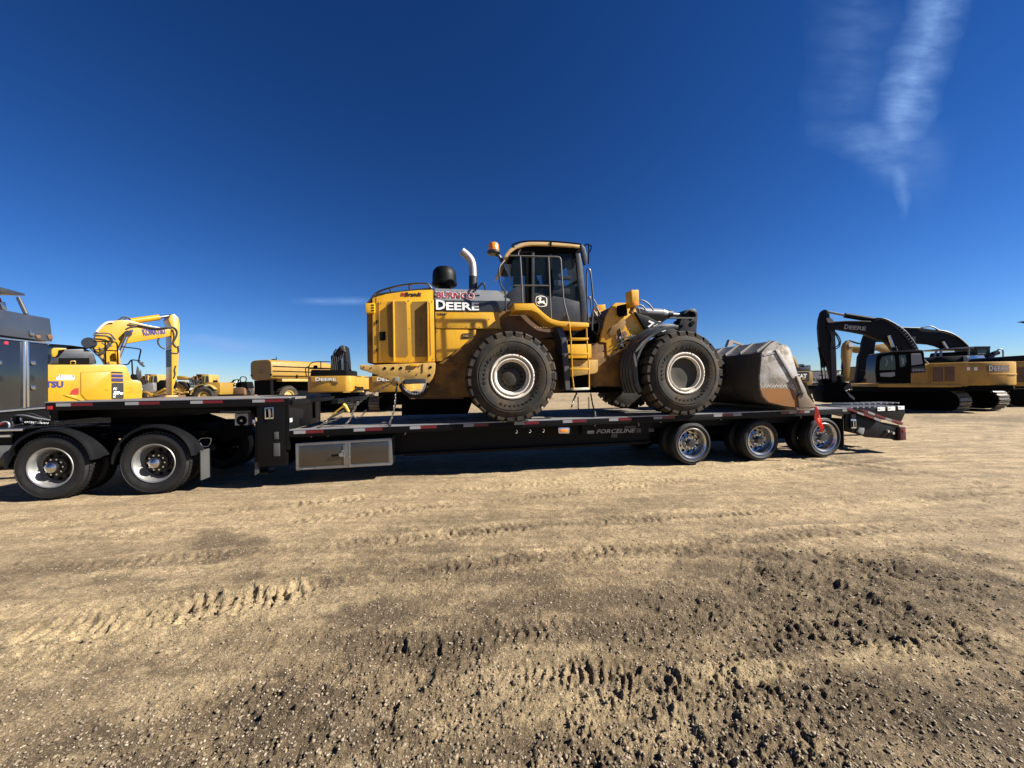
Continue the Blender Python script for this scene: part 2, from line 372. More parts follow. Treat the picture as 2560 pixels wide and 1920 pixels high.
def wheel_dual(parent, c, R, rim, width, style, mt='road_rubber', tread=True, yellow=False):
    """a road wheel whose outer face is at t = c.t; returns the wheel part (rim) with tyre and hub below it"""
    c = Vector(c); t0 = c.y
    tyre = MB().lathe([(rim * 0.98, .02), (rim * 1.0, 0.012), (rim * 1.09, 0.0), (rim + (R - rim) * .45, -.008), (rim + (R - rim) * .50, -.012), (rim + (R - rim) * .8, 0.0), (rim + (R - rim) * .82, -.004), (R - .035, .014), (R - .012, .03), (R, .055), (R, width - .055), (R - .03, width - .01), (rim * 1.1, width), (rim, width - .02)], (c.x, t0, c.z), 't', 56)
    if tread:
        for k in range(56):
            for j, (a, b) in enumerate(((.035, .085), (.095, .15), (.16, width - .04))):
                an = 2 * math.pi * (k + .5 * (j % 2)) / 56; w2 = math.pi / 56 * .72
                vs = []
                for rr in (R - .008, R + .012):
                    for aa in (an - w2, an + w2):
                        for tt in (a, b): vs.append((c.x + rr * math.cos(aa), t0 + tt, c.z + rr * math.sin(aa)))
                tyre.add(vs, [(0, 1, 3, 2), (4, 6, 7, 5), (0, 2, 6, 4), (1, 5, 7, 3), (0, 4, 5, 1), (2, 3, 7, 6)])
    if style == 'drive':
        prof = [(rim, .015), (rim * 1.04, 0.0), (rim * 1.02, -.006), (rim * .97, .0), (rim * .93, .03), (rim * .88, .06), (rim * .86, .14), (rim * .80, .165)]
        disc = [(rim * .80, .165), (rim * .76, .17), (rim * .50, .15), (rim * .46, .10), (0.0, .10)]
        rm, dm = 'rim_dull', 'matt_black'
    else:
        prof = [(rim, .015), (rim * 1.04, 0.0), (rim * 1.02, -.006), (rim * .96, .0), (rim * .90, .025), (rim * .87, .05), (rim * .84, .12), (rim * .76, .15)]
        disc = [(rim * .76, .15), (rim * .70, .155), (rim * .48, .13), (rim * .44, .09), (0, .09)]
        rm, dm = 'chrome', 'chrome'
    wr = part('wheel', MB().lathe(prof, (c.x, t0, c.z), 't', 56), rm, parent, at=c)
    part('tyre', tyre, mt, wr, at=c)
    part('wheel_disc', MB().lathe(disc, (c.x, t0, c.z), 't', 56), 'hub_olive' if style == 'drive' else dm, wr, at=c, label=None)
    hb = MB().lathe([(0, -.035 if style == 'drive' else .0), (rim * .12, -.03 if style == 'drive' else .0), (rim * .26, .005), (rim * .27, .10)], (c.x, t0, c.z), 't', 28)
    part('hub_cap', hb, 'chrome' if style == 'drive' else 'dark_grey', wr, at=c)
    hh = MB()
    for k in range(10):
        a = 2 * math.pi * (k + .5) / 10; rr = rim * .64
        x, z = c.x + rr * math.cos(a), c.z + rr * math.sin(a); dd = .152 if style == 'drive' else .137
        hh.cyl((x, t0 + dd + .002, z), (x, t0 + dd - .004, z), rim * .085, 12)
    part('hand_hole', hh, 'matt_black', wr, at=c, kind='stuff')
    nn = MB()
    for k in range(10):
        a = 2 * math.pi * k / 10; rr = rim * .40
        x, z = c.x + rr * math.cos(a), c.z + rr * math.sin(a); nn.cyl((x, t0 + .10, z), (x, t0 + .055, z), .014, 6)
    part('lug_nut', nn, 'aluminium', wr, at=c, kind='stuff')
    return wr

def pts_plane(fr, px, py, s):
    dx, dy = px - 1280, py - 960
    u = (dx * cr - dy * sr) / FPX; v = (dx * sr + dy * cr) / FPX
    k = (s + fr.ox * fr.c + fr.oy * fr.s) / (u * fr.c + fr.s)
    X, Y = u * k - fr.ox, k - fr.oy
    return Vector((s, -X * fr.s + Y * fr.c, H - v * k))
F0 = Fr(9.142, 7.044)

# ------------------------------------------------------------------ ground
def _hash(ix, iy, seed):
    n = (ix.astype(np.int64) * 374761393 + iy.astype(np.int64) * 668265263 + seed * 1442695041) & 0x7fffffff
    n = (n ^ (n >> 13)) * 1274126177 & 0x7fffffff
    return ((n ^ (n >> 16)) & 0xffff) / 65535.0
def vn(x, y, seed=0):
    ix, iy = np.floor(x), np.floor(y); fx, fy = x - ix, y - iy
    fx = fx * fx * fx * (fx * (fx * 6 - 15) + 10); fy = fy * fy * fy * (fy * (fy * 6 - 15) + 10)
    a, b = _hash(ix, iy, seed), _hash(ix + 1, iy, seed); c, d = _hash(ix, iy + 1, seed), _hash(ix + 1, iy + 1, seed)
    return (a * (1 - fx) + b * fx) * (1 - fy) + (c * (1 - fx) + d * fx) * fy - 0.5
def fbm(x, y, f, o=4, seed=0, g=0.55):
    r = 0; a = 1.0; ca, sa = math.cos(0.6), math.sin(0.6)
    for i in range(o):
        r = r + a * vn(x * f, y * f, seed + i * 17); x, y = x * ca - y * sa, x * sa + y * ca; f *= 2.03; a *= g
    return r
G1 = crop(0, 1200, 1.728); G2 = crop(1280, 1100, 1.728)
def gp(cf, *pts): return [ground_pt(*cf(*p)) for p in pts]
# ruts: centre line, half width, depth, pitch of the cleats, strength of the cleats
RUTS = [
    (gp(G1, (-60, 720), (60, 670), (380, 650), (640, 620), (900, 560), (1180, 515), (1420, 470)), 0.17, 0.060, 0.080, .95, 1.5, .3),
    (gp(G1, (-80, 790), (100, 770), (300, 790), (460, 770)), 0.13, 0.04, 0.10, 0.8, 1.0, .3),
    (gp(G1, (1480, 720), (1700, 745), (1900, 775), (2120, 810)), 0.13, 0.022, 0.075, 1.3, 1.2, .6),
    (gp(G2, (-10, 1010), (250, 1010), (500, 1040), (760, 1075), (1000, 1085), (1250, 1115), (1480, 1175)), 0.12, 0.030, 0.052, 1.0, 1.3, .3),
    (gp(G1, (1300, 840), (1500, 850), (1680, 870)), 0.07, 0.03, 0.08, 0.6, 1.0, .3),
    (gp(G1, (1560, 200), (1750, 225), (2000, 240), (2200, 250)), 0.22, 0.012, 0.13, 1.1, 1.0, .8),
    (gp(G2, (0, 200), (300, 185), (560, 175), (800, 160)), 0.16, 0.012, 0.12, 1.0, 1.0, .8),
    (gp(G1, (800, 110), (1150, 110), (1500, 90)), 0.16, 0.010, 0.15, 1.0, 1.0, .8),
    (gp(G2, (100, 310), (330, 300), (560, 315)), 0.15, 0.010, 0.12, 1.0, 1.0, .8),
    (gp(G2, (900, 540), (1250, 600), (1600, 730), (2000, 900)), 0.20, 0.05, 0.2, .5, 1.2, .2),
    (gp(G2, (1200, 480), (1600, 560), (2212, 700)), 0.22, 0.055, 0.2, .5, 1.2, .2),
    (gp(G2, (1550, 430), (1900, 480), (2212, 560)), 0.2, 0.04, 0.2, .5, 1.0, .2),
]
def gi(*p): return [ground_pt(*q) for q in p]
LONG = [(gi((-300, 1322), (500, 1288), (1000, 1238), (1500, 1188), (2100, 1126), (2800, 1060)), .15, .012, .12, .9, .8, .6), (gi((-300, 1372), (500, 1330), (1000, 1275), (1500, 1222), (2100, 1160), (2800, 1090)), .15, .013, .12, .9, .8, .6),
        (gi((-300, 1450), (400, 1408), (800, 1372), (1250, 1322), (1700, 1286), (2800, 1210)), .16, .015, .10, .9, 1.0, .5), (gi((-300, 1560), (300, 1530), (760, 1470), (1300, 1400), (2000, 1330), (2800, 1290)), .14, .016, .11, .7, 1.0, .5),
        (gi((100, 1990), (500, 1760), (900, 1640), (1300, 1590), (1900, 1560), (2700, 1640)), .15, .013, .07, .8, 1.0, .4), (gi((1180, 1990), (1450, 1740), (1850, 1610), (2300, 1560), (2800, 1560)), .14, .013, .065, .8, 1.0, .4),
        (gi((-200, 1720), (300, 1640), (700, 1600), (1100, 1640), (1500, 1780)), .13, .011, .08, .7, 1.0, .4), (gi((1500, 1120), (1900, 1135), (2300, 1180), (2800, 1280)), .18, .016, .14, .8, 1.0, .5),
        (gi((1250, 1400), (1700, 1370), (2200, 1400), (2800, 1500)), .17, .013, .11, .7, 1.0, .4)]
RUTS += LONG
# damp, darker patches: (photo crop, centre, half sizes in crop px, strength)
DAMP = [(G1, (900, 290), (260, 70), .9), (G1, (250, 400), (330, 70), .75), (G1, (1560, 600), (520, 130), .95), (G1, (1080, 420), (90, 26), .8), (G1, (2100, 640), (420, 170), .9),
        (G1, (150, 700), (160, 34), .9), (G1, (250, 880), (420, 110), .55), (G1, (1750, 215), (170, 45), .7), (G1, (1100, 1080), (600, 110), .45), (G1, (560, 300), (560, 40), .5),
        (G2, (380, 320), (220, 55), .6), (G2, (300, 740), (430, 180), .8), (G2, (1300, 640), (900, 140), .75), (G2, (1050, 1180), (520, 130), .5), (G2, (1700, 1080), (560, 170), .45),
        (G2, (700, 260), (250, 30), .45), (G2, (1450, 100), (260, 40), .7), (G2, (1950, 620), (500, 160), .6), (G2, (1280, 330), (500, 45), .45), (C6, (1650, 1130), (900, 40), .7),
        (G2, (900, 1010), (700, 90), .4), (G2, (2000, 400), (400, 50), .3)]
PALE = [(G1, (1420, 560), (60, 30), 1.0), (G1, (520, 640), (330, 45), .7), (G1, (300, 560), (500, 35), .5), (G2, (1050, 1000), (190, 38), .8), (G2, (1560, 930), (200, 40), .6), (G2, (650, 1290), (220, 70), .6), (G2, (200, 1180), (260, 90), .5),
        (G2, (500, 150), (900, 50), .6), (G2, (1450, 290), (400, 30), .4)]
ROUGH = [(G2, (1500, 640), (900, 190), 1.0), (G2, (1000, 1240), (1300, 260), 1.0), (G1, (1500, 1000), (1300, 200), .7), (G1, (900, 500), (300, 60), .5), (G1, (300, 780), (400, 60), .4)]
def blob(x, y, L):
    """soft patches; every patch has a ragged edge"""
    r = np.zeros_like(x); n1 = fbm(x, y, 1.1, 5, 90, .62); n2 = fbm(x, y, 5.0, 4, 70)
    for cf, c, hs, k in L:
        cx, cy = ground_pt(*cf(*c)); ax, ay = ground_pt(*cf(c[0] + hs[0], c[1])); bx, by = ground_pt(*cf(c[0], c[1] - hs[1])); ex, ey = ground_pt(*cf(c[0], c[1] + hs[1]))
        wx, wy = abs(ax - cx), max(abs(by - cy), abs(ey - cy)) * .5 + min(abs(by - cy), abs(ey - cy)) * .5
        ang = RAD(9)
        dx, dy = x - cx, y - cy; X = dx * math.cos(ang) + dy * math.sin(ang); Y = -dx * math.sin(ang) + dy * math.cos(ang)
        d = np.sqrt((X / wx) ** 2 + (Y / wy) ** 2) + n1 * .95 + n2 * .35
        r = np.maximum(r, k * np.clip((1.25 - d) / .75, 0, 1))
    return r
def ground_data(x, y):
    rough = blob(x, y, ROUGH); damp = blob(x, y, DAMP); pale = blob(x, y, PALE)
    streaky = fbm((x * math.cos(.16) + y * math.sin(.16)) * .35, (-x * math.sin(.16) + y * math.cos(.16)) * 2.2, 1.0, 5, 5)
    near = np.clip((7.0 - np.hypot(x, y)) / 4.0, 0, 1)
    near2 = np.clip((5.6 - np.hypot(x, y)) / 3.2, 0, 1)
    rg = 0.28 + .55 * near2 + 0.75 * rough
    rg = rg + .0
    h = fbm(x, y, .45, 3, 1) * .035 + fbm(x, y, 2.0, 3, 9) * .014 * (0.5 + rg) + streaky * .010
    lump = fbm(x, y, 9.0, 3, 21); h = h + lump * .011 * rg
    cl = np.maximum(fbm(x, y * .8, 22.0, 4, 33, .68), 0); h = h + cl * .015 * rg * rg
    h = h + fbm(x, y, 46.0, 3, 41, .7) * .0075 * rg
    rm = np.zeros_like(x); gr = np.zeros_like(x); pr = np.zeros_like(x)
    for ki, (P, hw, dep, pitch, cs, berm, chev) in enumerate(RUTS):
        P = np.array(P); s0 = 0
        best = np.full_like(x, 9.0); al = np.zeros_like(x); ac = np.zeros_like(x)
        for a, b in zip(P[:-1], P[1:]):
            d = b - a; L = np.hypot(*d); d = d / L
            t = np.clip((x - a[0]) * d[0] + (y - a[1]) * d[1], 0, L)
            qx, qy = x - a[0] - t * d[0], y - a[1] - t * d[1]; dd = np.hypot(qx, qy)
            k = dd < best; best = np.where(k, dd, best); al = np.where(k, s0 + t, al)
            ac = np.where(k, np.sign(qx * -d[1] + qy * d[0]) * dd, ac); s0 += L
        m = best < hw * 3
        q = best + fbm(x, y, 6.0, 3, 51) * hw * .5
        groove = np.clip(1 - (q / hw) ** 2, 0, 1)
        bermp = np.exp(-((q - hw * 1.15) / (hw * .38)) ** 2)
        endf = np.clip(al / .5, 0, 1) * np.clip((s0 - al) / .5, 0, 1) * ((0.45 + 1.1 * np.clip(fbm(al, ac * .2, 1.6, 2, 77) + .5, 0, 1)) if ki > 3 else (.85 + .5 * fbm(al, ac * .2, 1.6, 2, 77)))
        ph = (al + np.abs(ac) * chev * .8 + fbm(x, y, 8, 2, 61) * .05) / pitch * 2 * math.pi
        endf0 = endf; brk = np.clip(fbm(x, y, 7.0, 3, 131) * 2.2 + .75, .1 if ki > 1 else .6, 1.4)
        if ki < 2: pr = np.maximum(pr, np.where(m, np.clip(1.7 - best / hw, 0, 1) * endf, 0))
        cle = np.clip(np.sin(ph) * 1.6, -1, 1) * brk
        hh = (-dep * .45 * groove + dep * .55 * berm * bermp + dep * .42 * cs * cle * np.clip(1.25 - (q / hw), 0, 1)) * endf
        h = h + np.where(m, hh, 0); rm = np.maximum(rm, np.where(m, (groove * .4 + bermp) * endf * (1 if dep > .02 else .5), 0)); gr = np.maximum(gr, np.where(m, groove * endf, 0))
        h = h + np.where(m, (fbm(x, y, 18.0, 4, 141, .75) * .55 * dep * np.clip(1.6 - q / hw, 0, 1)) * endf, 0)
    st = np.clip(streaky * 1.4 + .12, 0, 1)
    mott = fbm(x * .8, y * 1.5, 1.3, 6, 201, .62)
    mot = np.clip((mott + .22) * 1.9, 0, 1) * (.40 + .60 * near2) * np.clip(near2 * 3 + .35, 0, 1)
    dm = np.clip(np.maximum(np.maximum(damp, st * .5), mot) - pale * .95 - .55 * np.clip(rm, 0, 1) + .28 * gr + .12 * rough, 0, 1)
    dm = np.clip(dm - pr * .8, 0, 1)
    return h, dm, np.clip(pale + rm * .25 + pr * .8, 0, 1), rg
def build_ground():
    nf = 980; af = RAD(64)
    ang = np.concatenate([np.linspace(-af, af, nf), np.linspace(af, 2 * math.pi - af, 70)[1:-1]])
    rr = np.concatenate([np.geomspace(.25, 1.45, 10)[:-1], np.geomspace(1.45, 14, 430), np.geomspace(14, 6000, 110)[1:]])
    A, R = np.meshgrid(ang, rr); x = R * np.sin(A); y = R * np.cos(A)
    h, dm, pale, rg = ground_data(x.ravel(), y.ravel())
    fade = np.clip(1 - (R.ravel() - 12) / 40, 0.0, 1); h = h * fade
    # keep the ground just under the tyres
    v = np.stack([x.ravel(), y.ravel(), h], 1); na = len(ang); nr = len(rr)
    i = np.arange(nr - 1)[:, None] * na + np.arange(na)[None, :]; j = np.arange(nr - 1)[:, None] * na + (np.arange(na)[None, :] + 1) % na
    f = np.stack([i, i + na, j + na, j], -1).reshape(-1, 4)
    me = bpy.data.meshes.new('ground')
    c = len(v); v = np.vstack([v, [[0, 0, 0]]])
    me.vertices.add(len(v)); me.vertices.foreach_set('co', v.ravel().astype(np.float32))
    tri = np.stack([np.full(na, c), np.arange(na), (np.arange(na) + 1) % na], 1)
    nl = f.size + tri.size; me.loops.add(nl); me.loops.foreach_set('vertex_index', np.concatenate([f.ravel(), tri.ravel()]).astype(np.int32))
    me.polygons.add(len(f) + na); me.polygons.foreach_set('loop_start', np.concatenate([np.arange(len(f)) * 4, f.size + np.arange(na) * 3]).astype(np.int32))
    me.polygons.foreach_set('use_smooth', np.ones(len(f) + na, dtype=bool))
    me.update(); me.validate()
    for nm, d in (('damp', dm), ('pale', pale), ('rough', rg)):
        at = me.attributes.new(nm, 'FLOAT', 'POINT'); at.data.foreach_set('value', np.append(d, 0).astype(np.float32))
    if me.polygons[len(me.polygons) // 2].normal.z < 0: me.flip_normals()
    o = bpy.data.objects.new('ground', me); COL.objects.link(o); o['kind'] = 'structure'
    m = bpy.data.materials.new('packed_dirt'); m.use_nodes = True; nt = m.node_tree; n = nt.nodes; l = nt.links; b = n['Principled BSDF']
    geo = n.new('ShaderNodeNewGeometry'); P = geo.outputs['Position']
    def nz(s, d=6, r=.6, vec=P, st=None, rot=0):
        if st:
            mp = n.new('ShaderNodeMapping'); mp.inputs['Scale'].default_value = st; mp.inputs['Rotation'].default_value = (0, 0, rot); l.new(vec, mp.inputs[0]); vec = mp.outputs[0]
        t = n.new('ShaderNodeTexNoise'); t.inputs['Scale'].default_value = s; t.inputs['Detail'].default_value = d; t.inputs['Roughness'].default_value = r; l.new(vec, t.inputs['Vector']); return t.outputs[0]
    def at(nm): a = n.new('ShaderNodeAttribute'); a.attribute_name = nm; return a.outputs['Fac']
    def mr(v, a, b_, c_=0, d_=1):
        r = n.new('ShaderNodeMapRange'); r.inputs[1].default_value = a; r.inputs[2].default_value = b_; r.inputs[3].default_value = c_; r.inputs[4].default_value = d_; l.new(v, r.inputs[0]); return r.outputs[0]
    def mx(f_, a, b_, bt='MIX'):
        x_ = n.new('ShaderNodeMixRGB'); x_.blend_type = bt
        for k, v_ in ((0, f_), (1, a), (2, b_)):
            if isinstance(v_, tuple): x_.inputs[k].default_value = (*v_, 1)
            elif isinstance(v_, (int, float)): x_.inputs[k].default_value = v_
            else: l.new(v_, x_.inputs[k])
        return x_.outputs[0]
    def mth(op, a, b_):
        x_ = n.new('ShaderNodeMath'); x_.operation = op
        for k, v_ in ((0, a), (1, b_)):
            if isinstance(v_, (int, float)): x_.inputs[k].default_value = v_
            else: l.new(v_, x_.inputs[k])
        return x_.outputs[0]
    base = mx(mr(nz(2.2, 8, .66), .35, .66), (0.2477, 0.1797, 0.1014), (0.3750, 0.2810, 0.1636))
    base = mx(mr(nz(1.0, 7, .6, st=(.5, 5, 1), rot=RAD(-9)), .42, .64, 0, .6), base, (0.1373, 0.0967, 0.0545))
    base = mx(mr(nz(.12, 5, .6, st=(.3, 2.0, 1), rot=RAD(-6)), .42, .62, 0, .5), base, (0.1474, 0.1045, 0.0590))
    base = mx(mth('MULTIPLY', at('pale'), .65), base, (0.3616, 0.2744, 0.1508))
    dn = mth('ADD', at('damp'), mth('MULTIPLY', mth('SUBTRACT', nz(14, 6, .7), .5), .7))
    base = mx(mr(dn, .12, .85, 0, .95), base, (0.104, 0.074, 0.044))
    # pale and dark gravel bits
    for sc, thr, cA, cB, k in ((48, .22, (0.3482, 0.2875, 0.2053), (0.1072, 0.0784, 0.0513), .8), (120, .26, (0.3348, 0.2679, 0.1861), (0.0670, 0.0490, 0.0321), .75)):
        vo = n.new('ShaderNodeTexVoronoi'); vo.inputs['Scale'].default_value = sc; l.new(P, vo.inputs['Vector'])
        sp = n.new('ShaderNodeSeparateColor'); l.new(vo.outputs['Color'], sp.inputs[0])
        rad = mth('MULTIPLY', mr(sp.outputs[0], .55, 1.0, 0, 1), thr * 1.9)
        ms = mth('LESS_THAN', vo.outputs['Distance'], rad)
        gc = mx(mth('GREATER_THAN', sp.outputs[1], .42), cB, cA)
        base = mx(mth('MULTIPLY', ms, k), base, gc)
    for sc_, lo, hi, a_, b_ in ((38, .36, .64, .74, 1.22), (110, .36, .64, .62, 1.35), (12, .35, .65, .84, 1.14), (3.0, .36, .64, .88, 1.1)):
        g_ = mr(nz(sc_, 3, .7), lo, hi, a_, b_); cb_ = n.new('ShaderNodeCombineXYZ')
        for k in range(3): l.new(g_, cb_.inputs[k])
        base = mx(1.0, base, cb_.outputs[0], 'MULTIPLY')
    l.new(base, b.inputs['Base Color']); b.inputs['Roughness'].default_value = .92; b.inputs['Specular IOR Level'].default_value = .25
    hgt = mth('ADD', mth('MULTIPLY', nz(70, 7, .7), 1.0), mth('MULTIPLY', nz(190, 4, .7), .35))
    hgt = mth('ADD', hgt, mth('MULTIPLY', nz(9, 8, .68, st=(.35, 1.6, 1), rot=RAD(-9)), 1.6))
    bp = n.new('ShaderNodeBump'); bp.inputs['Distance'].default_value = .024; l.new(hgt, bp.inputs['Height'])
    l.new(mr(at('rough'), .25, .8, .5, 1.0), bp.inputs['Strength']); l.new(bp.outputs[0], b.inputs['Normal'])
    me.materials.append(m)
    return o
build_ground()

def scatter(name, n, zone, smin, smax, m_, seed, flatten=.6, dark=False):
    r = np.random.RandomState(seed); xs = []; 
    Z = 1.55 + (zone - 1.55) * r.rand(n * 3) ** 1.7; U = r.uniform(-1.42, 1.42, n * 3); X = U * Z
    h, dm, pa, rg = ground_data(X, Z)
    keep = r.rand(n * 3) < (np.clip(rg, 0, 1) ** 1.5 if dark else .35 + .65 * np.clip(dm + rg * .5, 0, 1))
    X, Z, h = X[keep][:n], Z[keep][:n], h[keep][:n]; n = len(X)
    ico = bmesh.new(); bmesh.ops.create_icosphere(ico, subdivisions=1, radius=1); iv = np.array([v.co for v in ico.verts]); ifc = np.array([[v.index for v in f.verts] for f in ico.faces]); ico.free()
    s = smin * (smax / smin) ** (r.rand(n) ** 2.2); k = len(iv)
    jit = 1 + r.uniform(-.28, .28, (n, k, 1)); a = r.uniform(0, 6.28, n); ca, sa = np.cos(a), np.sin(a)
    V = iv[None] * jit * s[:, None, None]; V[:, :, 0] *= r.uniform(.8, 1.5, n)[:, None]; V[:, :, 2] *= r.uniform(flatten * .7, flatten * 1.2, n)[:, None]
    x = V[:, :, 0] * ca[:, None] - V[:, :, 1] * sa[:, None]; y = V[:, :, 0] * sa[:, None] + V[:, :, 1] * ca[:, None]
    V = np.stack([x + X[:, None], y + Z[:, None], V[:, :, 2] + (h + s * .22)[:, None]], -1).reshape(-1, 3)
    Fc = (ifc[None] + (np.arange(n) * k)[:, None, None]).reshape(-1, 3)
    me = bpy.data.meshes.new(name); me.vertices.add(len(V)); me.vertices.foreach_set('co', V.ravel().astype(np.float32))
    me.loops.add(Fc.size); me.loops.foreach_set('vertex_index', Fc.ravel().astype(np.int32)); me.polygons.add(len(Fc)); me.polygons.foreach_set('loop_start', (np.arange(len(Fc)) * 3).astype(np.int32))
    me.update(); me.validate()
    m = bpy.data.materials.new(name); m.use_nodes = True; b = m.node_tree.nodes['Principled BSDF']; b.inputs['Roughness'].default_value = .85
    g = m.node_tree.nodes.new('ShaderNodeNewGeometry'); cr_ = m.node_tree.nodes.new('ShaderNodeValToRGB'); m.node_tree.links.new(g.outputs['Random Per Island'], cr_.inputs[0])
    el = cr_.color_ramp.elements; el[0].color = (*m_[0], 1); el[1].color = (*m_[2], 1); e = el.new(.5); e.color = (*m_[1], 1)
    m.node_tree.links.new(cr_.outputs[0], b.inputs['Base Color']); me.materials.append(m)
    o = bpy.data.objects.new(name, me); COL.objects.link(o); return o
tagm(scatter('gravel', 30000, 8.5, .0016, .0078, ((.09, .07, .05), (.19, .15, .105), (.34, .285, .21)), 3), 'small pale pebbles strewn over the packed dirt yard', 'gravel', kind='stuff')
tagm(scatter('dirt_clods', 14000, 6.5, .0022, .011, ((.09, .065, .04), (.16, .12, .074), (.24, .185, .12)), 5, .7, True), 'loose brown clods of dry earth over the churned foreground', 'dirt', kind='stuff')

# ------------------------------------------------------------------ the low trailer
def zd(s): return .978 + .0063 * s          # deck height
def zn(s): return 1.487 - .0025 * s         # height of the raised front deck
S0 = F0.pt(723, 1070, 0).x
S1 = F0.pt(2125, 1022, 0).x
SG = F0.pt(113, 1010, 0).x
WID = 2.55
TR = thing('lowboy_trailer', 'long black step deck trailer with three chrome wheels, carrying the yellow wheel loader', 'trailer', F0, (0, WID / 2, 0))
def zprism(a, b, z0, z1, t0, t1, fn):
    return MB().prism([(a, fn(a) + z0), (b, fn(b) + z0), (b, fn(b) + z1), (a, fn(a) + z1)], t0, t1)
part('side_rail', zprism(S0, S1, -.125, -.004, .0, .07, zd), 'black_paint', TR, bev=.004)
part('side_rail', zprism(S0, S1, -.125, -.004, WID - .07, WID, zd), 'black_paint', TR)
part('deck_edge', zprism(S0, S1, -.012, .004, -.004, .13, zd), 'deck_steel', TR)
npl = 10; pw = (WID - .13 - .08) / npl
pl0 = part('deck_plank', zprism(S0, S1, -.04, -.002, .135, .135 + pw - .010, zd), 'wood_deck', TR, bev=.003)
for k in range(1, npl): dup(pl0, (0, k * pw, 0))
for tt in (.42, 1.90):
    b_ = zprism(S0 - .3, 2.9, -.55, -.13, tt, tt + .02, zd)
    s_a, s_b = S0 - .3, 2.9
    b_.prism([(s_a, zd(s_a) - .57), (s_b, zd(s_b) - .57), (s_b, zd(s_b) - .55), (s_a, zd(s_a) - .55)], tt - .09, tt + .11)
    b_.prism([(s_a, zd(s_a) - .145), (s_b, zd(s_b) - .145), (s_b, zd(s_b) - .127), (s_a, zd(s_a) - .127)], tt - .09, tt + .11)
    part('main_beam', b_, 'black_paint', TR)
    part('axle_beam', zprism(2.9, S1, -.30, -.13, tt - .02, tt + .04, zd), 'black_paint', TR)
cm = part('cross_member', MB().box((S0 + .5, .075, zd(S0) - .12), (S0 + .58, WID - .075, zd(S0) - .05)), 'black_paint', TR)
for k in range(1, 18): dup(cm, (k * .62, 0, k * .62 * .0063))
belly = zprism(-2.0, 2.9, -.62, -.57, .45, 1.95, zd)
part('belly_pan', belly, 'black_paint', TR)
# front step and raised deck
FE = F0.pt(800, 1043, WID).x
def riser(z0, z1, th=.05): return MB().plan([(S0, 0), (FE, WID), (FE - th, WID), (S0 - th, 0)], z0, z1)
part('riser_panel', riser(.62, zn(S0) - .004), 'black_paint', TR)
c0 = F0.pt(641, 1000, 0).x
part('neck_column', MB().box((c0, .0, .36), (S0 - .055, .30, 1.36)), 'black_paint', TR, bev=.01)
part('neck_column', MB().box((c0, WID - .3, .36), (S0 - .3, WID, 1.36)), 'black_paint', TR)
part('neck_crossbeam', MB().box((c0 + .1, .31, .45), (S0 - .4, WID - .31, 1.1)), 'black_paint', TR)
part('upper_side_rail', zprism(SG, S0 - .05, -.135, -.004, .0, .07, zn), 'black_paint', TR, bev=.004)
part('upper_side_rail', zprism(SG, S0 - .3, -.135, -.004, WID - .07, WID, zn), 'black_paint', TR)
part('upper_deck_edge', zprism(SG, S0 - .005, -.012, .004, -.004, .13, zn), 'deck_steel', TR)
u0 = part('upper_deck_plank', zprism(SG, S0 - .05, -.04, -.002, .135, .135 + pw - .010, zn), 'wood_deck', TR, bev=.003)
for k in range(1, npl): dup(u0, (0, k * pw, 0))
part('front_bolster', MB().box((SG, .075, zn(SG) - .30), (SG + .10, WID - .075, zn(SG) - .045)), 'black_paint', TR)
gx = F0.pt(176, 1040, .0).x
for tt in (.55, 1.85):
    part('neck_beam', MB().prism([(SG + .12, 1.30), (SG + .12, 1.43), (c0 + .3, 1.43), (c0 + .3, 1.0), (c0 - .6, 1.22), (c0 - 1.8, 1.27)], tt, tt + .12), 'black_paint', TR, bev=.006)
part('kingpin_plate', MB().box((-7.0, .68, 1.20), (-5.6, 1.84, 1.29)), 'black_paint', TR)
ct = part('bolster_cross_member', MB().box((SG + .5, .075, zn(SG) - .13), (SG + .6, WID - .075, zn(SG) - .05)), 'black_paint', TR)
for k in range(1, 6): dup(ct, (k * .72, 0, -k * .0018))
part('landing_leg', MB().box((c0 - .02, .12, .28), (c0 + .07, .26, 1.2)).box((c0 - .10, .05, .22), (c0 + .14, .33, .27)), 'black_paint', TR, bev=.006)
poly('hanging_flap', F0, TB, [(462, 700), (500, 690), (500, 800), (462, 825)], .02, .04, 'flap_grey', TR)
poly('flap_strip', F0, TB, [(466, 290), (482, 290), (500, 690), (462, 700)], .02, .035, 'black_paint', TR)
# reflective tape
def strip(cf, xa, xb, m, up=False):
    a = F0.pt(*cf(xa, 0), 0); 
    def sx(x, yref):
        q = cf(x, 0)[0]; return F0.pt(q, yref, 0).x
    if up: sa, sb = sx(xa, 1008), sx(xb, 1008); za = lambda s: 1.4388 - .0025 * s; hh = .0235
    else: sa, sb = sx(xa, 1050), sx(xb, 1050); za = lambda s: .9332 + .0063 * s; hh = .0255
    part('reflective_tape_' + ('white' if m == 'tape_white' else 'red'), MB().prism([(sa, za(sa) - hh), (sb, za(sb) - hh), (sb, za(sb) + hh), (sa, za(sa) + hh)], -.004, .001), m, TR)
for cf, xa, xb, xc in ((TB, 845, 962, 1140), (TB, 1437, 1549, 1720), (TB, 1992, 2097, 2258), (UL, 310, 412, 555), (UL, 812, 912, 1055), (UL, 1292, 1384, 1525), (UL, 1748, 1838, 1970), (UR, 107, 175, 275)):
    strip(cf, xa, xb, 'tape_white'); strip(cf, xb, xc, 'tape_red')
for xa, xb, m in ((583, 648, 'tape_white'), (648, 738, 'tape_red'), (738, 803, 'tape_white'), (1115, 1180, 'tape_red'), (1180, 1240, 'tape_white'), (1240, 1300, 'tape_red'), (1300, 1340, 'tape_white'), (1600, 1640, 'tape_white')):
    strip(UR, xa, xb, m)
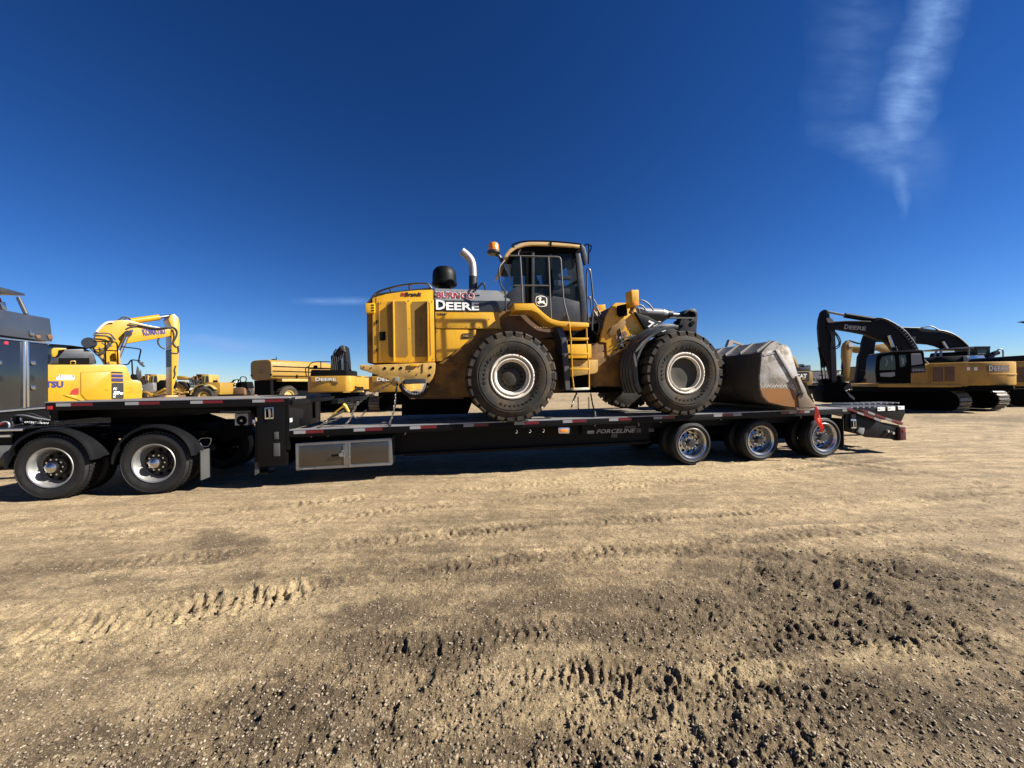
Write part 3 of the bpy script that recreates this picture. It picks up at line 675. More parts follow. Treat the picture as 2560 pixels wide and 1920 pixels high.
for cf, xa, xb, xc in ((C1, 388, 490, 640), (C1, 865, 960, 1103), (C2, 243, 342, 500), (C2, 738, 837, 988)):
    strip(cf, xa, xb, 'tape_white', True); strip(cf, xb, xc, 'tape_red', True)
# wheels
twz = .422
for k, s_ in enumerate((3.585, 5.112, 6.620)):
    if k == 0:
        w0 = wheel_dual(TR, (s_, 0.0, twz), .422, .292, .26, 'trailer', tread=False)
        wi = part('inner_tyre', MB().lathe([(.30, .02), (.34, 0), (.40, .02), (.422, .05), (.422, .22), (.40, .26), (.30, .25)], (s_, .33, twz), 't', 40), 'road_rubber', TR, at=(s_, .33, twz))
    else:
        dup(w0, (s_ - 3.585, 0, 0)); dup(wi, (s_ - 3.585, 0, 0))
    dup(w0, (s_ - 3.585, WID, 0), rot=(0, 0, math.pi)); dup(wi, (s_ - 3.585, WID - .92, 0))
    part('axle', MB().cyl((s_, .1, twz), (s_, WID - .1, twz), .065, 14), 'black_paint', TR)
    part('suspension_arm', MB().box((s_ - .62, .95, .28), (s_ + .62, 1.0, .86)), 'matt_black', TR)  # black panel added to hide sunlit ground behind the wheels
    part('air_bag', MB().cyl((s_ + .3, .78, .45), (s_ + .3, .78, .82), .14, 16), 'matt_black', TR)
    part('spring_hanger', MB().box((s_ + .55, .60, .42), (s_ + .70, .72, .80)).box((s_ - .6, .64, .50), (s_ + .6, .70, .56)), 'black_paint', TR)
fs = F0.pt(*C6(556, 1200), .0).x
part('mud_flap', MB().box((fs, .02, .18), (fs + .012, .62, .80)), 'rubber', TR)
# storage box

box_pts = pp(F0, TB, [(863, 508), (1812, 455), (1815, 722), (868, 775)], .05)
tb = part('storage_box', MB().prism(box_pts, .07, .50), 'box_frame', TR, bev=.006)
for nm, q in (('box_frame', [(863, 508), (1812, 455), (1812, 478), (863, 531)]), ('box_frame', [(868, 748), (1813, 697), (1813, 722), (868, 775)]), ('box_frame', [(863, 531), (890, 530), (893, 748), (868, 749)]), ('box_frame', [(1785, 480), (1812, 478), (1813, 697), (1788, 698)]), ('box_frame', [(1352, 503), (1400, 500), (1404, 721), (1356, 723)])):
    poly(nm, F0, TB, q, .052, .072, 'box_frame', tb, bev=.003)
for q in ([(900, 538), (1340, 514), (1345, 720), (903, 740)], [(1410, 506), (1776, 487), (1779, 692), (1412, 712)]):
    poly('box_door', F0, TB, q, .058, .074, 'box_door', tb, bev=.004)
for y0 in (536, 642, 690, 733):
    a = F0.pt(*TB(1404, y0), .045); part('hinge', MB().cyl(a - Vector((0, 0, .02)), a + Vector((0, 0, .02)), .009, 8), 'chrome', tb)
tubep('hinge_rod', F0, TB, [(1394, 505), (1400, 735)], .046, .005, 'chrome', tb)
tubep('hinge_rod', F0, TB, [(1343, 522), (1349, 718)], .046, .006, 'chrome', tb)
poly('latch', F0, TB, [(1215, 622), (1290, 616), (1290, 634), (1217, 640)], .02, .04, 'matt_black', tb)
poly('latch_plate', F0, TB, [(1285, 612), (1318, 598), (1324, 572), (1332, 574), (1336, 630), (1350, 634), (1322, 640), (1286, 634)], .03, .056, 'chrome', tb, bev=.002)
poly('maker_plate', F0, TB, [(912, 750), (1058, 742), (1060, 762), (914, 772)], .049, .053, 'black_letter', tb)
lettersp(F0, tb, 'LODE KING', TB, (922, 766), (1050, 758), 11, .048, 'decal_grey')
# small fittings
poly('marker_lamp', F0, C1, [(323, 928), (356, 926), (356, 950), (323, 952)], -.02, .0, 'red_lens', TR, bev=.004)
lb = poly('clearance_lamp', F0, UL, [(1248, 436), (1258, 431), (1352, 431), (1358, 440), (1356, 480), (1346, 488), (1258, 488), (1249, 478)], .0, .03, 'aluminium', TR, bev=.004)
poly('lamp_lens', F0, UL, [(1262, 460), (1274, 446), (1332, 446), (1344, 460), (1332, 476), (1274, 476)], -.015, .0, 'amber', lb, bev=.004)
poly('lamp_bracket', F0, UL, [(1240, 395), (1365, 392), (1365, 430), (1240, 433)], .01, .04, 'black_paint', TR)
poly('bracket_skirt', F0, UL, [(1235, 433), (1370, 433), (1370, 500), (1235, 505)], .032, .05, 'black_paint', TR)
fr_ = poly('latch_frame', F0, C2, [(835, 828), (903, 824), (905, 916), (836, 920)], -.01, .02, 'aluminium', TR, bev=.003)
poly('latch_recess', F0, C2, [(843, 834), (896, 831), (898, 904), (844, 907)], -.016, -.008, 'matt_black', fr_)
poly('latch_handle', F0, C2, [(862, 838), (878, 838), (886, 880), (878, 914), (868, 914), (866, 880)], -.03, -.012, 'chrome', fr_)
poly('access_plate', F0, C2, [(905, 1112), (955, 1110), (957, 1215), (905, 1216)], -.008, .002, 'flap_grey', TR, bev=.003)
poly('access_plate', F0, C2, [(910, 1022), (945, 1020), (946, 1078), (912, 1080)], -.008, .002, 'flap_grey', TR, bev=.003)
poly('white_tag', F0, C2, [(1034, 913), (1053, 908), (1054, 940), (1036, 946)], -.010, -.002, 'white_paint', TR)
poly('white_tag', F0, C2, [(738, 924), (762, 922), (762, 950), (738, 952)], .03, .04, 'white_paint', TR)
ab = poly('air_box', F0, C2, [(596, 876), (703, 873), (703, 966), (597, 969)], .25, .5, 'decal_grey', TR, bev=.005)
a = F0.pt(*C2(651, 930), .245); part('air_box_port', MB().cyl(a, a + Vector((0, .02, 0)), .082, 20), 'matt_black', ab)
part('air_box_nut', MB().cyl(a + Vector((0, -.012, 0)), a + Vector((0, .01, 0)), .022, 8), 'rim_dull', ab)
poly('winch_bar', F0, C2, [(480, 855), (725, 850), (725, 868), (480, 873)], .12, .16, 'flap_grey', TR)
poly('pole_carrier', F0, C2, [(165, 838), (720, 832), (720, 850), (590, 862), (250, 872), (165, 868)], .20, .26, 'black_paint', TR)
# tie-down hooks along the rail
for cf, x, y in ((UL, 836, 470), (UL, 970, 465), (UL, 1103, 460), (TB, 1020, 428), (TB, 1188, 420), (TB, 1945, 403), (UR, 640, 272), (UR, 1270, 258), (UL, 1610, 400), (UL, 2040, 400), (UR, 163, 292)):
    a = F0.pt(*cf(x, y), .03)
    part('tie_hook', MB().tube([a + Vector((-.012, 0, .035)), a + Vector((.004, 0, .02)), a + Vector((.012, 0, -.005)), a + Vector((.0, 0, -.03)), a + Vector((-.016, 0, -.026))], .0075, 6), 'steel_worn', TR)
# lettering and crown on the frame
lettersp(F0, TR, 'FORCELINE', UL, (1622, 489), (2010, 478), 40, .30, 'decal_grey', shear=.3, bold=.012)
pb = part('name_panel', zprism(F0.pt(*UL(1480, 470), .31).x, 2.9, -.36, -.13, .305, .325, zd), 'black_paint', TR)
poly('crown_emblem', F0, UL, [(1532, 492), (1598, 490), (1600, 484), (1534, 486)], .298, .303, 'decal_grey', TR)
poly('crown_emblem', F0, UL, [(1534, 482), (1600, 479), (1604, 458), (1592, 466), (1582, 456), (1570, 468), (1558, 457), (1550, 467), (1536, 459)], .298, .303, 'decal_grey', TR)
for q in ([(1770, 497), (1780, 488), (1828, 487), (1830, 528), (1770, 530)], [(2018, 440), (2062, 438), (2064, 478), (2020, 480)], [(1902, 418), (2010, 412), (2010, 432), (1902, 438)], [(2138, 440), (2192, 440), (2192, 472), (2138, 473)]):
    poly('info_sticker', F0, UL, q, .298, .303, 'flap_grey', TR)
# tail: sloping rails, flip ramps, lamp boxes
def bar(name, pts, segs, t0, t1):
    b_ = poly(name, F0, RE, pts, t0, t1, 'tape_red', TR, bev=.004)
    for q in segs: poly('reflective_tape_white', F0, RE, q, t0 - .004, t0 + .001, 'tape_white', b_)
bar('tail_bar', [(398, 402), (470, 405), (640, 484), (1240, 700), (1218, 748), (620, 524), (470, 480), (398, 470)], [[(640, 488), (806, 548), (800, 596), (632, 532)], [(1062, 632), (1222, 690), (1212, 744), (1052, 682)]], -.01, .05)
bar('tail_bar', [(700, 432), (920, 478), (1350, 640), (1750, 745), (1795, 792), (1770, 832), (1700, 822), (1510, 750), (1320, 682), (1100, 610), (900, 552), (820, 520)], [[(910, 478), (1076, 538), (1070, 592), (902, 530)], [(1348, 640), (1508, 690), (1502, 744), (1340, 684)]], .03, .06)
poly('tail_frame', F0, RE, [(330, 480), (470, 485), (1230, 752), (1640, 832), (1700, 870), (1700, 1222), (1580, 1222), (1568, 1190), (860, 1136), (760, 1085), (330, 985)], .06, .10, 'black_paint', TR, bev=.004)
poly('tail_frame', F0, RE, [(330, 480), (470, 485), (1230, 752), (1500, 832), (1550, 870), (1550, 1150), (860, 1080), (760, 1040), (330, 960)], WID - .1, WID, 'black_paint', TR)
part('tail_crossbeam', MB().box((F0.pt(*RE(1600, 1000), .1).x, .10, .42), (F0.pt(*RE(1690, 1000), .1).x, WID - .1, .60)), 'black_paint', TR)
tl = poly('lamp_housing', F0, RE, [(1722, 890), (1850, 880), (1868, 1205), (1726, 1218)], .0, .40, 'dark_red', TR, bev=.006)
dup(tl, (0, WID - .4, 0))
poly('tail_lamp', F0, RE, [(1790, 940), (1840, 938), (1842, 1000), (1792, 1002)], -.012, .0, 'red_lens', TR)
tw = F0.pt(*RE(640, 400), .5).x
for t0 in (.55, 1.50):
    rp = part('ramp', MB().prism([(tw, .93), (F0.pt(*RE(1830, 330), .55).x, .985), (F0.pt(*RE(1830, 330), .55).x, .80), (F0.pt(*RE(1750, 700), .55).x, .62), (tw + .6, .80)], t0, t0 + .55), 'black_paint', TR, bev=.006)
    xa = F0.pt(*RE(500, 330), t0).x; xb = F0.pt(*RE(1820, 330), t0).x
    for k in range(9): part('ramp_rung', MB().box((xa + (xb - xa) * k / 9, t0 + .02, .965), (xa + (xb - xa) * k / 9 + .05, t0 + .53, .992)), 'deck_steel', rp)
for q in ([(1145, 380), (1334, 375), (1334, 472), (1147, 480)], [(1402, 368), (1588, 362), (1588, 462), (1404, 470)], [(1664, 355), (1820, 350), (1820, 438), (1668, 444)]):
    ws = poly('warning_sticker', F0, RE, q, .535, .547, 'white_paint', TR)
    x0, y0 = q[3]; poly('sticker_print', F0, RE, [(x0 + 8, y0 - 40), (x0 + 45, y0 - 62), (x0 + 80, y0 - 44), (x0 + 45, y0 - 48)], .531, .536, 'black_letter', ws)
poly('grease_panel', F0, RE, [(490, 560), (600, 548), (600, 685), (492, 690)], .03, .06, 'flap_grey', TR)
lf = poly('latch_frame', F0, RE, [(476, 690), (606, 688), (612, 912), (492, 918)], .02, .05, 'aluminium', TR, bev=.003)
poly('latch_recess', F0, RE, [(492, 720), (596, 718), (602, 880), (502, 884)], .012, .022, 'matt_black', lf)
poly('latch_handle', F0, RE, [(530, 730), (560, 730), (552, 800), (566, 840), (550, 884), (536, 884)], .0, .014, 'chrome', lf)
poly('lug_plate', F0, RE, [(700, 900), (820, 905), (815, 980), (790, 1070), (740, 1060), (650, 1000)], .02, .055, 'grey_metal', TR, bev=.004)
for x, y in ((1430, 990), (1555, 1035)):
    a = F0.pt(*RE(x, y), .0); part('glad_hand', MB().cyl(a, a + Vector((0, .05, 0)), .028, 12), 'aluminium', TR)

# ------------------------------------------------------------------ the tractor unit
TU = thing('truck_tractor', 'grey highway tractor cut by the left picture edge, coupled under the black trailer neck', 'truck', F0, (-8.0, 1.25, 0))
dz = .493
wd = wheel_dual(TU, (-7.196, .02, dz), .493, .300, .28, 'drive')
di = part('inner_tyre', MB().lathe([(.31, .02), (.36, 0), (.46, .02), (.493, .05), (.493, .24), (.46, .27), (.31, .26)], (-7.196, .35, dz), 't', 48), 'road_rubber', TU, at=(-7.196, .35, dz))
wd2 = dup(wd, (1.401, 0, 0)); dup(di, (1.401, 0, 0))
for dx in (0, 1.401):
    dup(wd, (dx, 2.48, 0), rot=(0, 0, math.pi)); dup(di, (dx, 1.53, 0))
    part('drive_axle', MB().cyl((-7.196 + dx, .3, dz), (-7.196 + dx, 2.2, dz), .09, 14).lathe([(0, -.16), (.17, -.1), (.2, 0), (.17, .1), (0, .16)], (-7.196 + dx, 1.25, dz), 't', 20), 'matt_black', TU)
    cx = -7.196 + dx; fd = MB(); n = 30; a0, a1 = RAD(8), RAD(180)
    prof = [(.545, -.015), (.560, -.02), (.585, -.012), (.598, .02), (.594, .30), (.580, .30), (.582, .02), (.570, -.005), (.550, -.005)]
    vs = []
    for k in range(n + 1):
        a = a0 + (a1 - a0) * k / n
        for r, h in prof: vs.append((cx + r * math.cos(a), .03 + h * 1.9, dz + .02 + r * math.sin(a)))
    q = len(prof); fs_ = [(k * q + j, k * q + (j + 1) % q, (k + 1) * q + (j + 1) % q, (k + 1) * q + j) for k in range(n) for j in range(q)] + [tuple(range(q)), tuple(range(n * q + q - 1, n * q - 1, -1))]
    fd.add(vs, fs_); fn = part('fender', fd, 'fender_plastic', TU)
    for aa in (40, 120):
        a = RAD(aa); part('fender_bracket', MB().box((cx + .62 * math.cos(a) - .05, .30, dz + .65 * math.sin(a) - .03), (cx + .62 * math.cos(a) + .06, .62, dz + .66 * math.sin(a) + .04)), 'black_paint', fn)
for tt in (.82, 1.62): part('frame_rail', MB().box((-11.5, tt, .82), (-5.2, tt + .08, 1.05)), 'black_paint', TU, bev=.006)
part('fifth_wheel', MB().box((-7.0, .85, 1.05), (-5.9, 1.65, 1.19)).prism([(-5.9, 1.18), (-5.5, 1.02), (-5.5, .98), (-5.9, 1.04)], .85, 1.65), 'matt_black', TU)
part('rear_crossmember', MB().box((-5.25, .75, .70), (-5.15, 1.75, 1.02)), 'matt_black', TU)
part('air_tank', MB().cyl((-6.85, 1.0, .62), (-6.2, 1.0, .62), .15, 16), 'matt_black', TU)
cw = pp(F0, HO, [(-400, 1020), (1000, 1030), (1160, 1028), (1060, 1075), (-400, 1100)], .25)
part('catwalk', MB().box((-9.3, .285, cw[0].z - .035), (-7.75, .82, cw[0].z - .004)), 'black_paint', TU, bev=.004)
part('catwalk_edge', MB().box((-9.3, .25, cw[0].z - .035), (-7.75, .284, cw[0].z)), 'aluminium', TU, bev=.004)
part('catwalk', MB().box((-9.3, .18, cw[0].z - .12), (-7.85, .24, cw[0].z - .09)), 'aluminium', TU)
part('skirt_panel', MB().box((-9.3, .26, .45), (-7.90, .30, cw[0].z - .04)), 'black_paint', TU)
tk_ = F0.pt(*HW(78, 600), .05)
part('fuel_tank', MB().lathe([(0, 0), (.11, .005), (.15, .03), (.16, .06), (.16, 1.4)], (0, 0, 0), 't', 30), 'flap_grey', TU, at=(0, 0, 0)).matrix_local = Matrix.Translation(Vector((tk_.x, .22, tk_.z - .10)) - BASE[TU.name]) @ Matrix.Rotation(math.pi / 2, 4, 'Z')
ms = F0.pt(*HW(2045, 700), .05).x
part('mud_flap', MB().box((ms, .06, F0.pt(*HW(2060, 905), .05).z), (ms + .012, .32, F0.pt(*HW(2060, 600), .05).z)), 'flap_grey', TU)
tubep('flap_hanger', F0, HW, [(2035, 500), (2060, 470), (2160, 468), (2162, 510), (2140, 555), (2070, 560), (2050, 520)], .06, .005, 'chrome', TU)
# rear of the sleeper: a storage rack whose doors face the trailer
RS0 = -9.35
def rp_(pts, d0, d1, name, m, parent, bev=0.0, s0=None):
    S_ = RS0 if s0 is None else s0
    q = [pts_plane(F0, *RK(*p), S_) for p in pts]; n = len(q)
    a = [p + Vector((d0, 0, 0)) for p in q]; b = [p + Vector((d1, 0, 0)) for p in q]
    return part(name, MB().add(a + b, [tuple(range(n)), tuple(range(2 * n - 1, n - 1, -1))] + [(i, (i + 1) % n, n + (i + 1) % n, n + i) for i in range(n)]), m, parent, bev=bev)
rk = rp_([(-330, 560), (540, 682), (545, 1400), (-330, 1470)], -.9, -.03, 'storage_rack', 'cab_grey', TU, .01)
rp_([(-330, 255), (0, 325), (512, 420), (541, 676), (0, 606), (-330, 565)], -.9, .06, 'upper_locker', 'cab_grey', TU, .02)
rp_([(-330, 592), (538, 686), (538, 700), (-330, 610)], -.03, .02, 'rack_trim', 'aluminium', rk)
rp_([(-330, 1452), (488, 1388), (490, 1402), (-330, 1470)], -.03, .02, 'rack_trim', 'aluminium', rk)
rp_([(245, 660), (272, 663), (272, 1396), (246, 1398)], -.03, .015, 'rack_trim', 'aluminium', rk, .003)
rp_([(278, 664), (300, 666), (302, 1386), (280, 1388)], -.03, .03, 'rack_trim', 'aluminium', rk, .003)
d1_ = rp_([(-120, 640), (244, 668), (244, 1390), (-120, 1425)], -.03, -.004, 'rack_door', 'door_mirror', rk, .004)
d2_ = rp_([(303, 672), (526, 698), (530, 1372), (303, 1386)], -.03, -.004, 'rack_door', 'door_mirror', rk, .004)
for x, y, pr in ((350, 905, d2_), (350, 1175, d2_), (-20, 900, d1_)):
    rp_([(x - 32, y - 22), (x + 24, y - 24), (x + 24, y + 18), (x - 6, y + 24), (x - 30, y + 10)], -.01, .03, 'door_handle', 'chrome', pr, .004)
rp_([(262, 545), (300, 548), (318, 600), (300, 608), (268, 602)], .05, .10, 'locker_latch', 'chrome', TU, .004)
rp_([(470, 600), (520, 590), (535, 640), (490, 650)], .05, .08, 'marker_lamp', 'rust_brown', TU, .004)
rp_([(340, 605), (390, 600), (400, 635), (360, 640)], .05, .08, 'marker_lamp', 'rust_brown', TU, .004)
rp_([(45, 668), (85, 672), (85, 705), (45, 702)], -.01, .01, 'red_sticker', 'red_letter', d1_)
rp_([(-330, 1475), (548, 1402), (548, 1570), (-330, 1640)], -.5, -.01, 'lower_panel', 'black_paint', TU)
rp_([(-330, 20), (0, 82), (236, 148), (246, 172), (0, 140), (-330, 90)], -.8, .05, 'air_deflector', 'dark_grey', TU, .01)
tubep('rack_strut', F0, RK, [(200, 190), (285, 372)], .9, .03, 'dark_grey', TU)
rp_([(70, 200), (205, 190), (275, 368), (60, 330)], -.5, -.3, 'rear_lamp_panel', 'red_paint', TU)
rp_([(72, 245), (128, 240), (150, 330), (100, 322)], -.28, -.1, 'work_lamp', 'chrome', TU, .01)
rp_([(-330, 180), (60, 205), (60, 330), (-330, 258)], -.6, -.5, 'lamp_board', 'matt_black', TU)
# air hoses and the lettered arm
for pts, r, m in (([(560, 545, .9), (640, 530, .8), (880, 530, .75), (1150, 600, .7), (1500, 670, .7), (1850, 715, .7), (2212, 745, .7)], .014, 'grey_metal'),
                  ([(900, 520, 1.0), (960, 470, 1.0), (1100, 470, .95), (1300, 550, .9), (1550, 640, .9), (1900, 740, .9)], .012, 'hose'),
                  ([(290, 1000, .6), (330, 900, .6), (300, 780, .6), (180, 745, .6), (40, 780, .6), (-60, 860, .6)], .012, 'grey_metal'),
                  ([(820, 1000, .6), (950, 960, .6), (1100, 870, .6), (1300, 770, .62), (1450, 700, .65)], .012, 'hose'),
                  ([(420, 900, .7), (460, 980, .65), (640, 1000, .6), (820, 1000, .6)], .012, 'hose'),
                  ([(380, 660, .9), (420, 740, .8), (430, 860, .75), (520, 900, .7), (780, 820, .7)], .011, 'hose'),
                  ([(-60, 900, .6), (60, 840, .6), (160, 780, .6)], .013, 'red_paint')):
    part('air_hose', MB().tube(smoothpath(p3(F0, HO, pts)), r, 7), m, TU)
part('hose_clamp', MB().tube(smoothpath(p3(F0, HO, [(730, 610, .7), (715, 650, .7), (740, 740, .7), (790, 735, .7)])), .012, 6), 'chrome', TU)
arm_ = poly('lettered_arm', F0, HO, [(440, 560), (640, 560), (860, 620), (1750, 730), (1750, 880), (1300, 880), (860, 860), (440, 820)], .80, .84, 'matt_black', TU, bev=.004)
lettersp(F0, arm_, 'OTEC TRAN', HO, (850, 790), (1690, 835), 62, .795, 'white_paint', shear=.25, bold=.02)

# ------------------------------------------------------------------ the wheel loader on the trailer
HC = WID / 2
WL = thing('wheel_loader', 'yellow and grey wheel loader chained down on the black trailer, bucket lowered at right', 'loader', F0, (1.6, HC, zd(1.6)))
LR = .822; LT = -.17
def loader_wheel(c, front):
    c = Vector(c); x, t0, z = c; R = LR; W_ = .60; rim = .395
    prof = [(rim - .01, .06), (rim + .012, .022), (rim + .05, .012), (rim + .10, -.012), (.56, -.022), (.60, -.024), (.605, -.016), (.625, -.016), (.63, -.022), (.68, -.008), (R - .085, .025), (R - .055, .05), (R - .045, .10), (R - .045, W_ - .10), (R - .06, W_ - .04), (.6, W_ + .01), (rim, W_ - .03)]
    tm = MB().lathe(prof, (x, t0, z), 't', 72)
    nl = 27
    for k in range(nl):
        for side in (0, 1):
            a = 2 * math.pi * (k + .5 * side) / nl; wa = math.pi / nl * .70
            vs = []
            ts = (.012, .06, W_ * .5 + .03) if side == 0 else (W_ - .012, W_ - .06, W_ * .5 - .03)
            sk = (0, 0, .10 if side == 0 else -.10)
            for j, (tt, s_) in enumerate(zip(ts, sk)):
                r_in = (R - .10, R - .07, R - .05)[j]; r_out = (R - .030, R, R)[j]
                ww = wa * (1, 1, .8)[j]
                for rr in (r_in, r_out):
                    for aa in (a - ww + s_, a + ww + s_): vs.append((x + rr * math.cos(aa), t0 + tt, z + rr * math.sin(aa)))
            fs_ = [(0, 1, 3, 2), (8, 10, 11, 9)]
            for j in (0, 4): fs_ += [(j, j + 4, j + 5, j + 1), (j + 1, j + 5, j + 7, j + 3), (j + 3, j + 7, j + 6, j + 2), (j + 2, j + 6, j + 4, j)]
            tm.add(vs, fs_)
    wh = part('wheel', MB().lathe([(rim + .012, .03), (rim + .008, .008), (rim - .012, .0), (rim - .028, .012)], (x, t0, z), 't', 60).lathe([(rim - .062, .03), (rim - .066, .016), (rim - .082, .014), (rim - .088, .05)], (x, t0, z), 't', 60), 'rim_white', WL, at=c)
    part('rim_well', MB().lathe([(rim - .02, .012), (rim - .045, .055), (rim - .062, .03), (rim - .088, .05), (rim - .10, .10), (rim - .125, .12)], (x, t0, z), 't', 60), 'rim_white', wh, at=c)
    part('tyre', tm, 'rubber', wh, at=c)
    part('hub', MB().lathe([(rim - .10, .10), (rim - .14, .135), (.17, .13), (.15, .10), (.10, .085), (0, .08)] if not front else [(rim - .10, .09), (rim - .12, .10), (.12, .085), (0, .085)], (x, t0, z), 't', 48), 'hub_olive', wh, at=c)
    bt = None
    if not front:
        for k in range(14):
            a = 2 * math.pi * k / 14; b = (x + .195 * math.cos(a), t0, z + .195 * math.sin(a))
            m_ = MB().cyl((b[0], t0 + .135, b[2]), (b[0], t0 + .112, b[2]), .016, 6)
            if bt is None: bt = part('wheel_bolt', m_, 'matt_black', wh, at=c)
            else:
                c2 = bt.copy(); COL.objects.link(c2); c2.parent = wh; c2.rotation_euler = (0, -a, 0); BASE[c2.name] = BASE[bt.name]; FRM[c2.name] = F0
    # moulded sidewall words
    def arc(word, rad, a_mid, size, inward=False):
        me_all = MB(); n = len(word); step = size * .95 / rad
        base = BASE[wh.name]
        for i, ch in enumerate(word):
            a = a_mid - (i - (n - 1) / 2) * step if not inward else a_mid + (i - (n - 1) / 2) * step
            me = text_mesh(ch, .01, 0, .5); co = [v.co.copy() for v in me.vertices]
            mnx, mxx = min(v.x for v in co), max(v.x for v in co)
            rx = Vector((math.cos(a), 0, math.sin(a))); tx = Vector((math.sin(a), 0, -math.cos(a)))
            if inward: rx_, tx_ = -rx, -tx
            else: rx_, tx_ = rx, tx
            vs = []
            for v in co:
                zc = v.z + .5
                vs.append(Vector((x, t0 - .0235 + .006 * (1 - zc) if False else t0 - .0215 - .006 * zc, z)) + rx * rad + tx_ * (v.x - (mnx + mxx) / 2) * size + rx_ * (v.y - .35) * size)
            me_all.add(vs, [tuple(p.vertices) for p in me.polygons]); bpy.data.meshes.remove(me)
        part('moulded_lettering', me_all, 'rubber', wh, at=c, kind='stuff')
    arc('ContiEarth', .505, RAD(150), .085); arc('Continental', .505, RAD(-68), .085, True)
    arc('Radial', .505, RAD(75), .07); arc('Tubeless', .505, RAD(-12), .07)
    return wh
lrp = F0.pt(*C3(1333, 1209), LT); lfp = F0.pt(*C5(940, 922), LT)
zr, zf = zd(lrp.x) + LR - .012, zd(lfp.x) + LR - .012
loader_wheel((lrp.x, LT, zr), False); loader_wheel((lfp.x, LT, zf), True)
def far_wheel(sx, z):
    src = [o for o in WL.children if o.name.startswith('wheel') and abs(BASE[o.name].x - sx) < .1][0]
    dup(src, (0, WID - 2 * LT, 0), rot=(0, 0, math.pi))
far_wheel(lrp.x, zr); far_wheel(lfp.x, zf)
part('rear_axle', MB().cyl((lrp.x, .35, zr), (lrp.x, 2.2, zr), .17, 18).cyl((lrp.x, 1.05, zr), (lrp.x, 1.5, zr), .34, 18), 'loader_yellow_shade', WL)
part('front_axle', MB().cyl((lfp.x, .35, zf), (lfp.x, 2.2, zf), .17, 18).cyl((lfp.x, 1.05, zf), (lfp.x, 1.5, zf), .34, 18), 'loader_yellow_shade', WL)

BT = .50       # near face of the engine bay
FT = WID - BT
# chassis
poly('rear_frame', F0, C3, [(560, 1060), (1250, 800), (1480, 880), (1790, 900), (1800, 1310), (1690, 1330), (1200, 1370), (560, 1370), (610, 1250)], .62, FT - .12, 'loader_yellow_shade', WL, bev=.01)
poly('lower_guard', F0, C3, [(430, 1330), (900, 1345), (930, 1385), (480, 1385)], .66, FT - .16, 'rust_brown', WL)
poly('hitch_shade_block', F0, C3, [(412, 1340), (960, 1340), (1000, 1400), (960, 1508), (412, 1520)], .95, 1.6, 'matt_black', WL)  # black block added for the dark hitch and shadow between step and wheel
poly('belly_plate', F0, C4, [(20, 1290), (1240, 1290), (1240, 1330), (20, 1345)], .75, FT - .25, 'matt_black', WL)
# counterweight bumper with its step
cw_ = poly('counterweight', F0, C3, [(64, 1103), (85, 1098), (128, 1104), (690, 1083), (684, 1165), (664, 1215), (628, 1262), (600, 1240), (440, 1222), (400, 1262), (345, 1246), (130, 1158), (66, 1140)], .30, WID - .30, 'worn_tan', WL, bev=.015)
for x, y, r_ in ((272, 1131, .027), (340, 1131, .027), (406, 1129, .027), (652, 1122, .026), (642, 1188, .024), (628, 1260, .024)):
    a = F0.pt(*C3(x, y), .30)
    part('bolt_hole', MB().lathe([(r_, -.004), (r_ * .9, -.006), (r_ * .82, .0), (0, .0)], (a.x, .297, a.z), 't', 20), 'matt_black', cw_)
poly('tow_eye_plate', F0, C3, [(352, 1205), (388, 1205), (388, 1240), (352, 1238)], .285, .30, 'steel_worn', cw_, bev=.003)
poly('counterweight_tab', F0, C3, [(585, 1092), (592, 1092), (590, 1165), (583, 1165)], .288, .30, 'loader_yellow_shade', cw_)
poly('counterweight_tab', F0, C3, [(480, 1098), (548, 1094), (545, 1112), (480, 1116)], .27, .30, 'loader_yellow', cw_, bev=.003)
st_ = part('rear_step', MB().tube(smoothpath(p3(F0, C3, [(418, 1225), (420, 1275), (450, 1325), (515, 1352), (575, 1335), (605, 1285), (615, 1230)], .26)), .012, 8), 'grey_metal', WL)
part('step_guard', MB().tube(smoothpath(p3(F0, C3, [(405, 1260), (425, 1315), (475, 1352), (540, 1362), (600, 1335), (625, 1280)], .42)), .045, 8), 'rubber', WL)
poly('step_tread', F0, C3, [(436, 1222), (604, 1218), (606, 1256), (440, 1262)], .22, .40, 'dark_grey', st_, bev=.003)
for k in range(7):
    x = 455 + k * 20; y = 1326 + 22 * math.sin(math.pi * k / 6)
    poly('step_tooth', F0, C3, [(x, y), (x + 14, y + 2), (x + 7, y - 14)], .24, .40, 'grey_metal', st_)
# engine enclosure
hood = poly('engine_enclosure', F0, C3, [(168, 548), (280, 515), (400, 496), (540, 482), (676, 478), (688, 1078), (690, 1085), (172, 1086)], BT, FT, 'loader_yellow', WL, bev=.02)
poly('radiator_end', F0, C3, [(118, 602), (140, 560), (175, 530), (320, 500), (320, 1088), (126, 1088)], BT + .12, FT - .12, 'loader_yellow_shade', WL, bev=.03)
poly('hood_corner', F0, C3, [(120, 590), (165, 530), (188, 500), (196, 520), (172, 550), (150, 575), (122, 612)], BT - .01, FT + .01, 'dark_grey', WL, bev=.01)
dr = poly('engine_door', F0, C3, [(222, 575), (678, 560), (688, 1074), (226, 1080)], BT - .018, BT - .001, 'loader_yellow', hood, bev=.006)
for q in ([(300, 578), (440, 574), (452, 590), (464, 1022), (450, 1038), (315, 1040), (303, 1024), (288, 600)], [(500, 578), (636, 574), (645, 590), (656, 1020), (646, 1034), (514, 1037), (502, 1020), (488, 600)]):
    poly('air_grill', F0, C3, q, BT - .021, BT - .014, 'grill_mesh', dr)
for xa in (338, 624):
    q = [(xa, 562), (xa + 7, 562), (xa + 16, 1040), (xa + 8, 1070), (xa + 6, 1040)]
    poly('vent_fin', F0, C3, q, BT - .10, BT - .018, 'loader_yellow', dr)
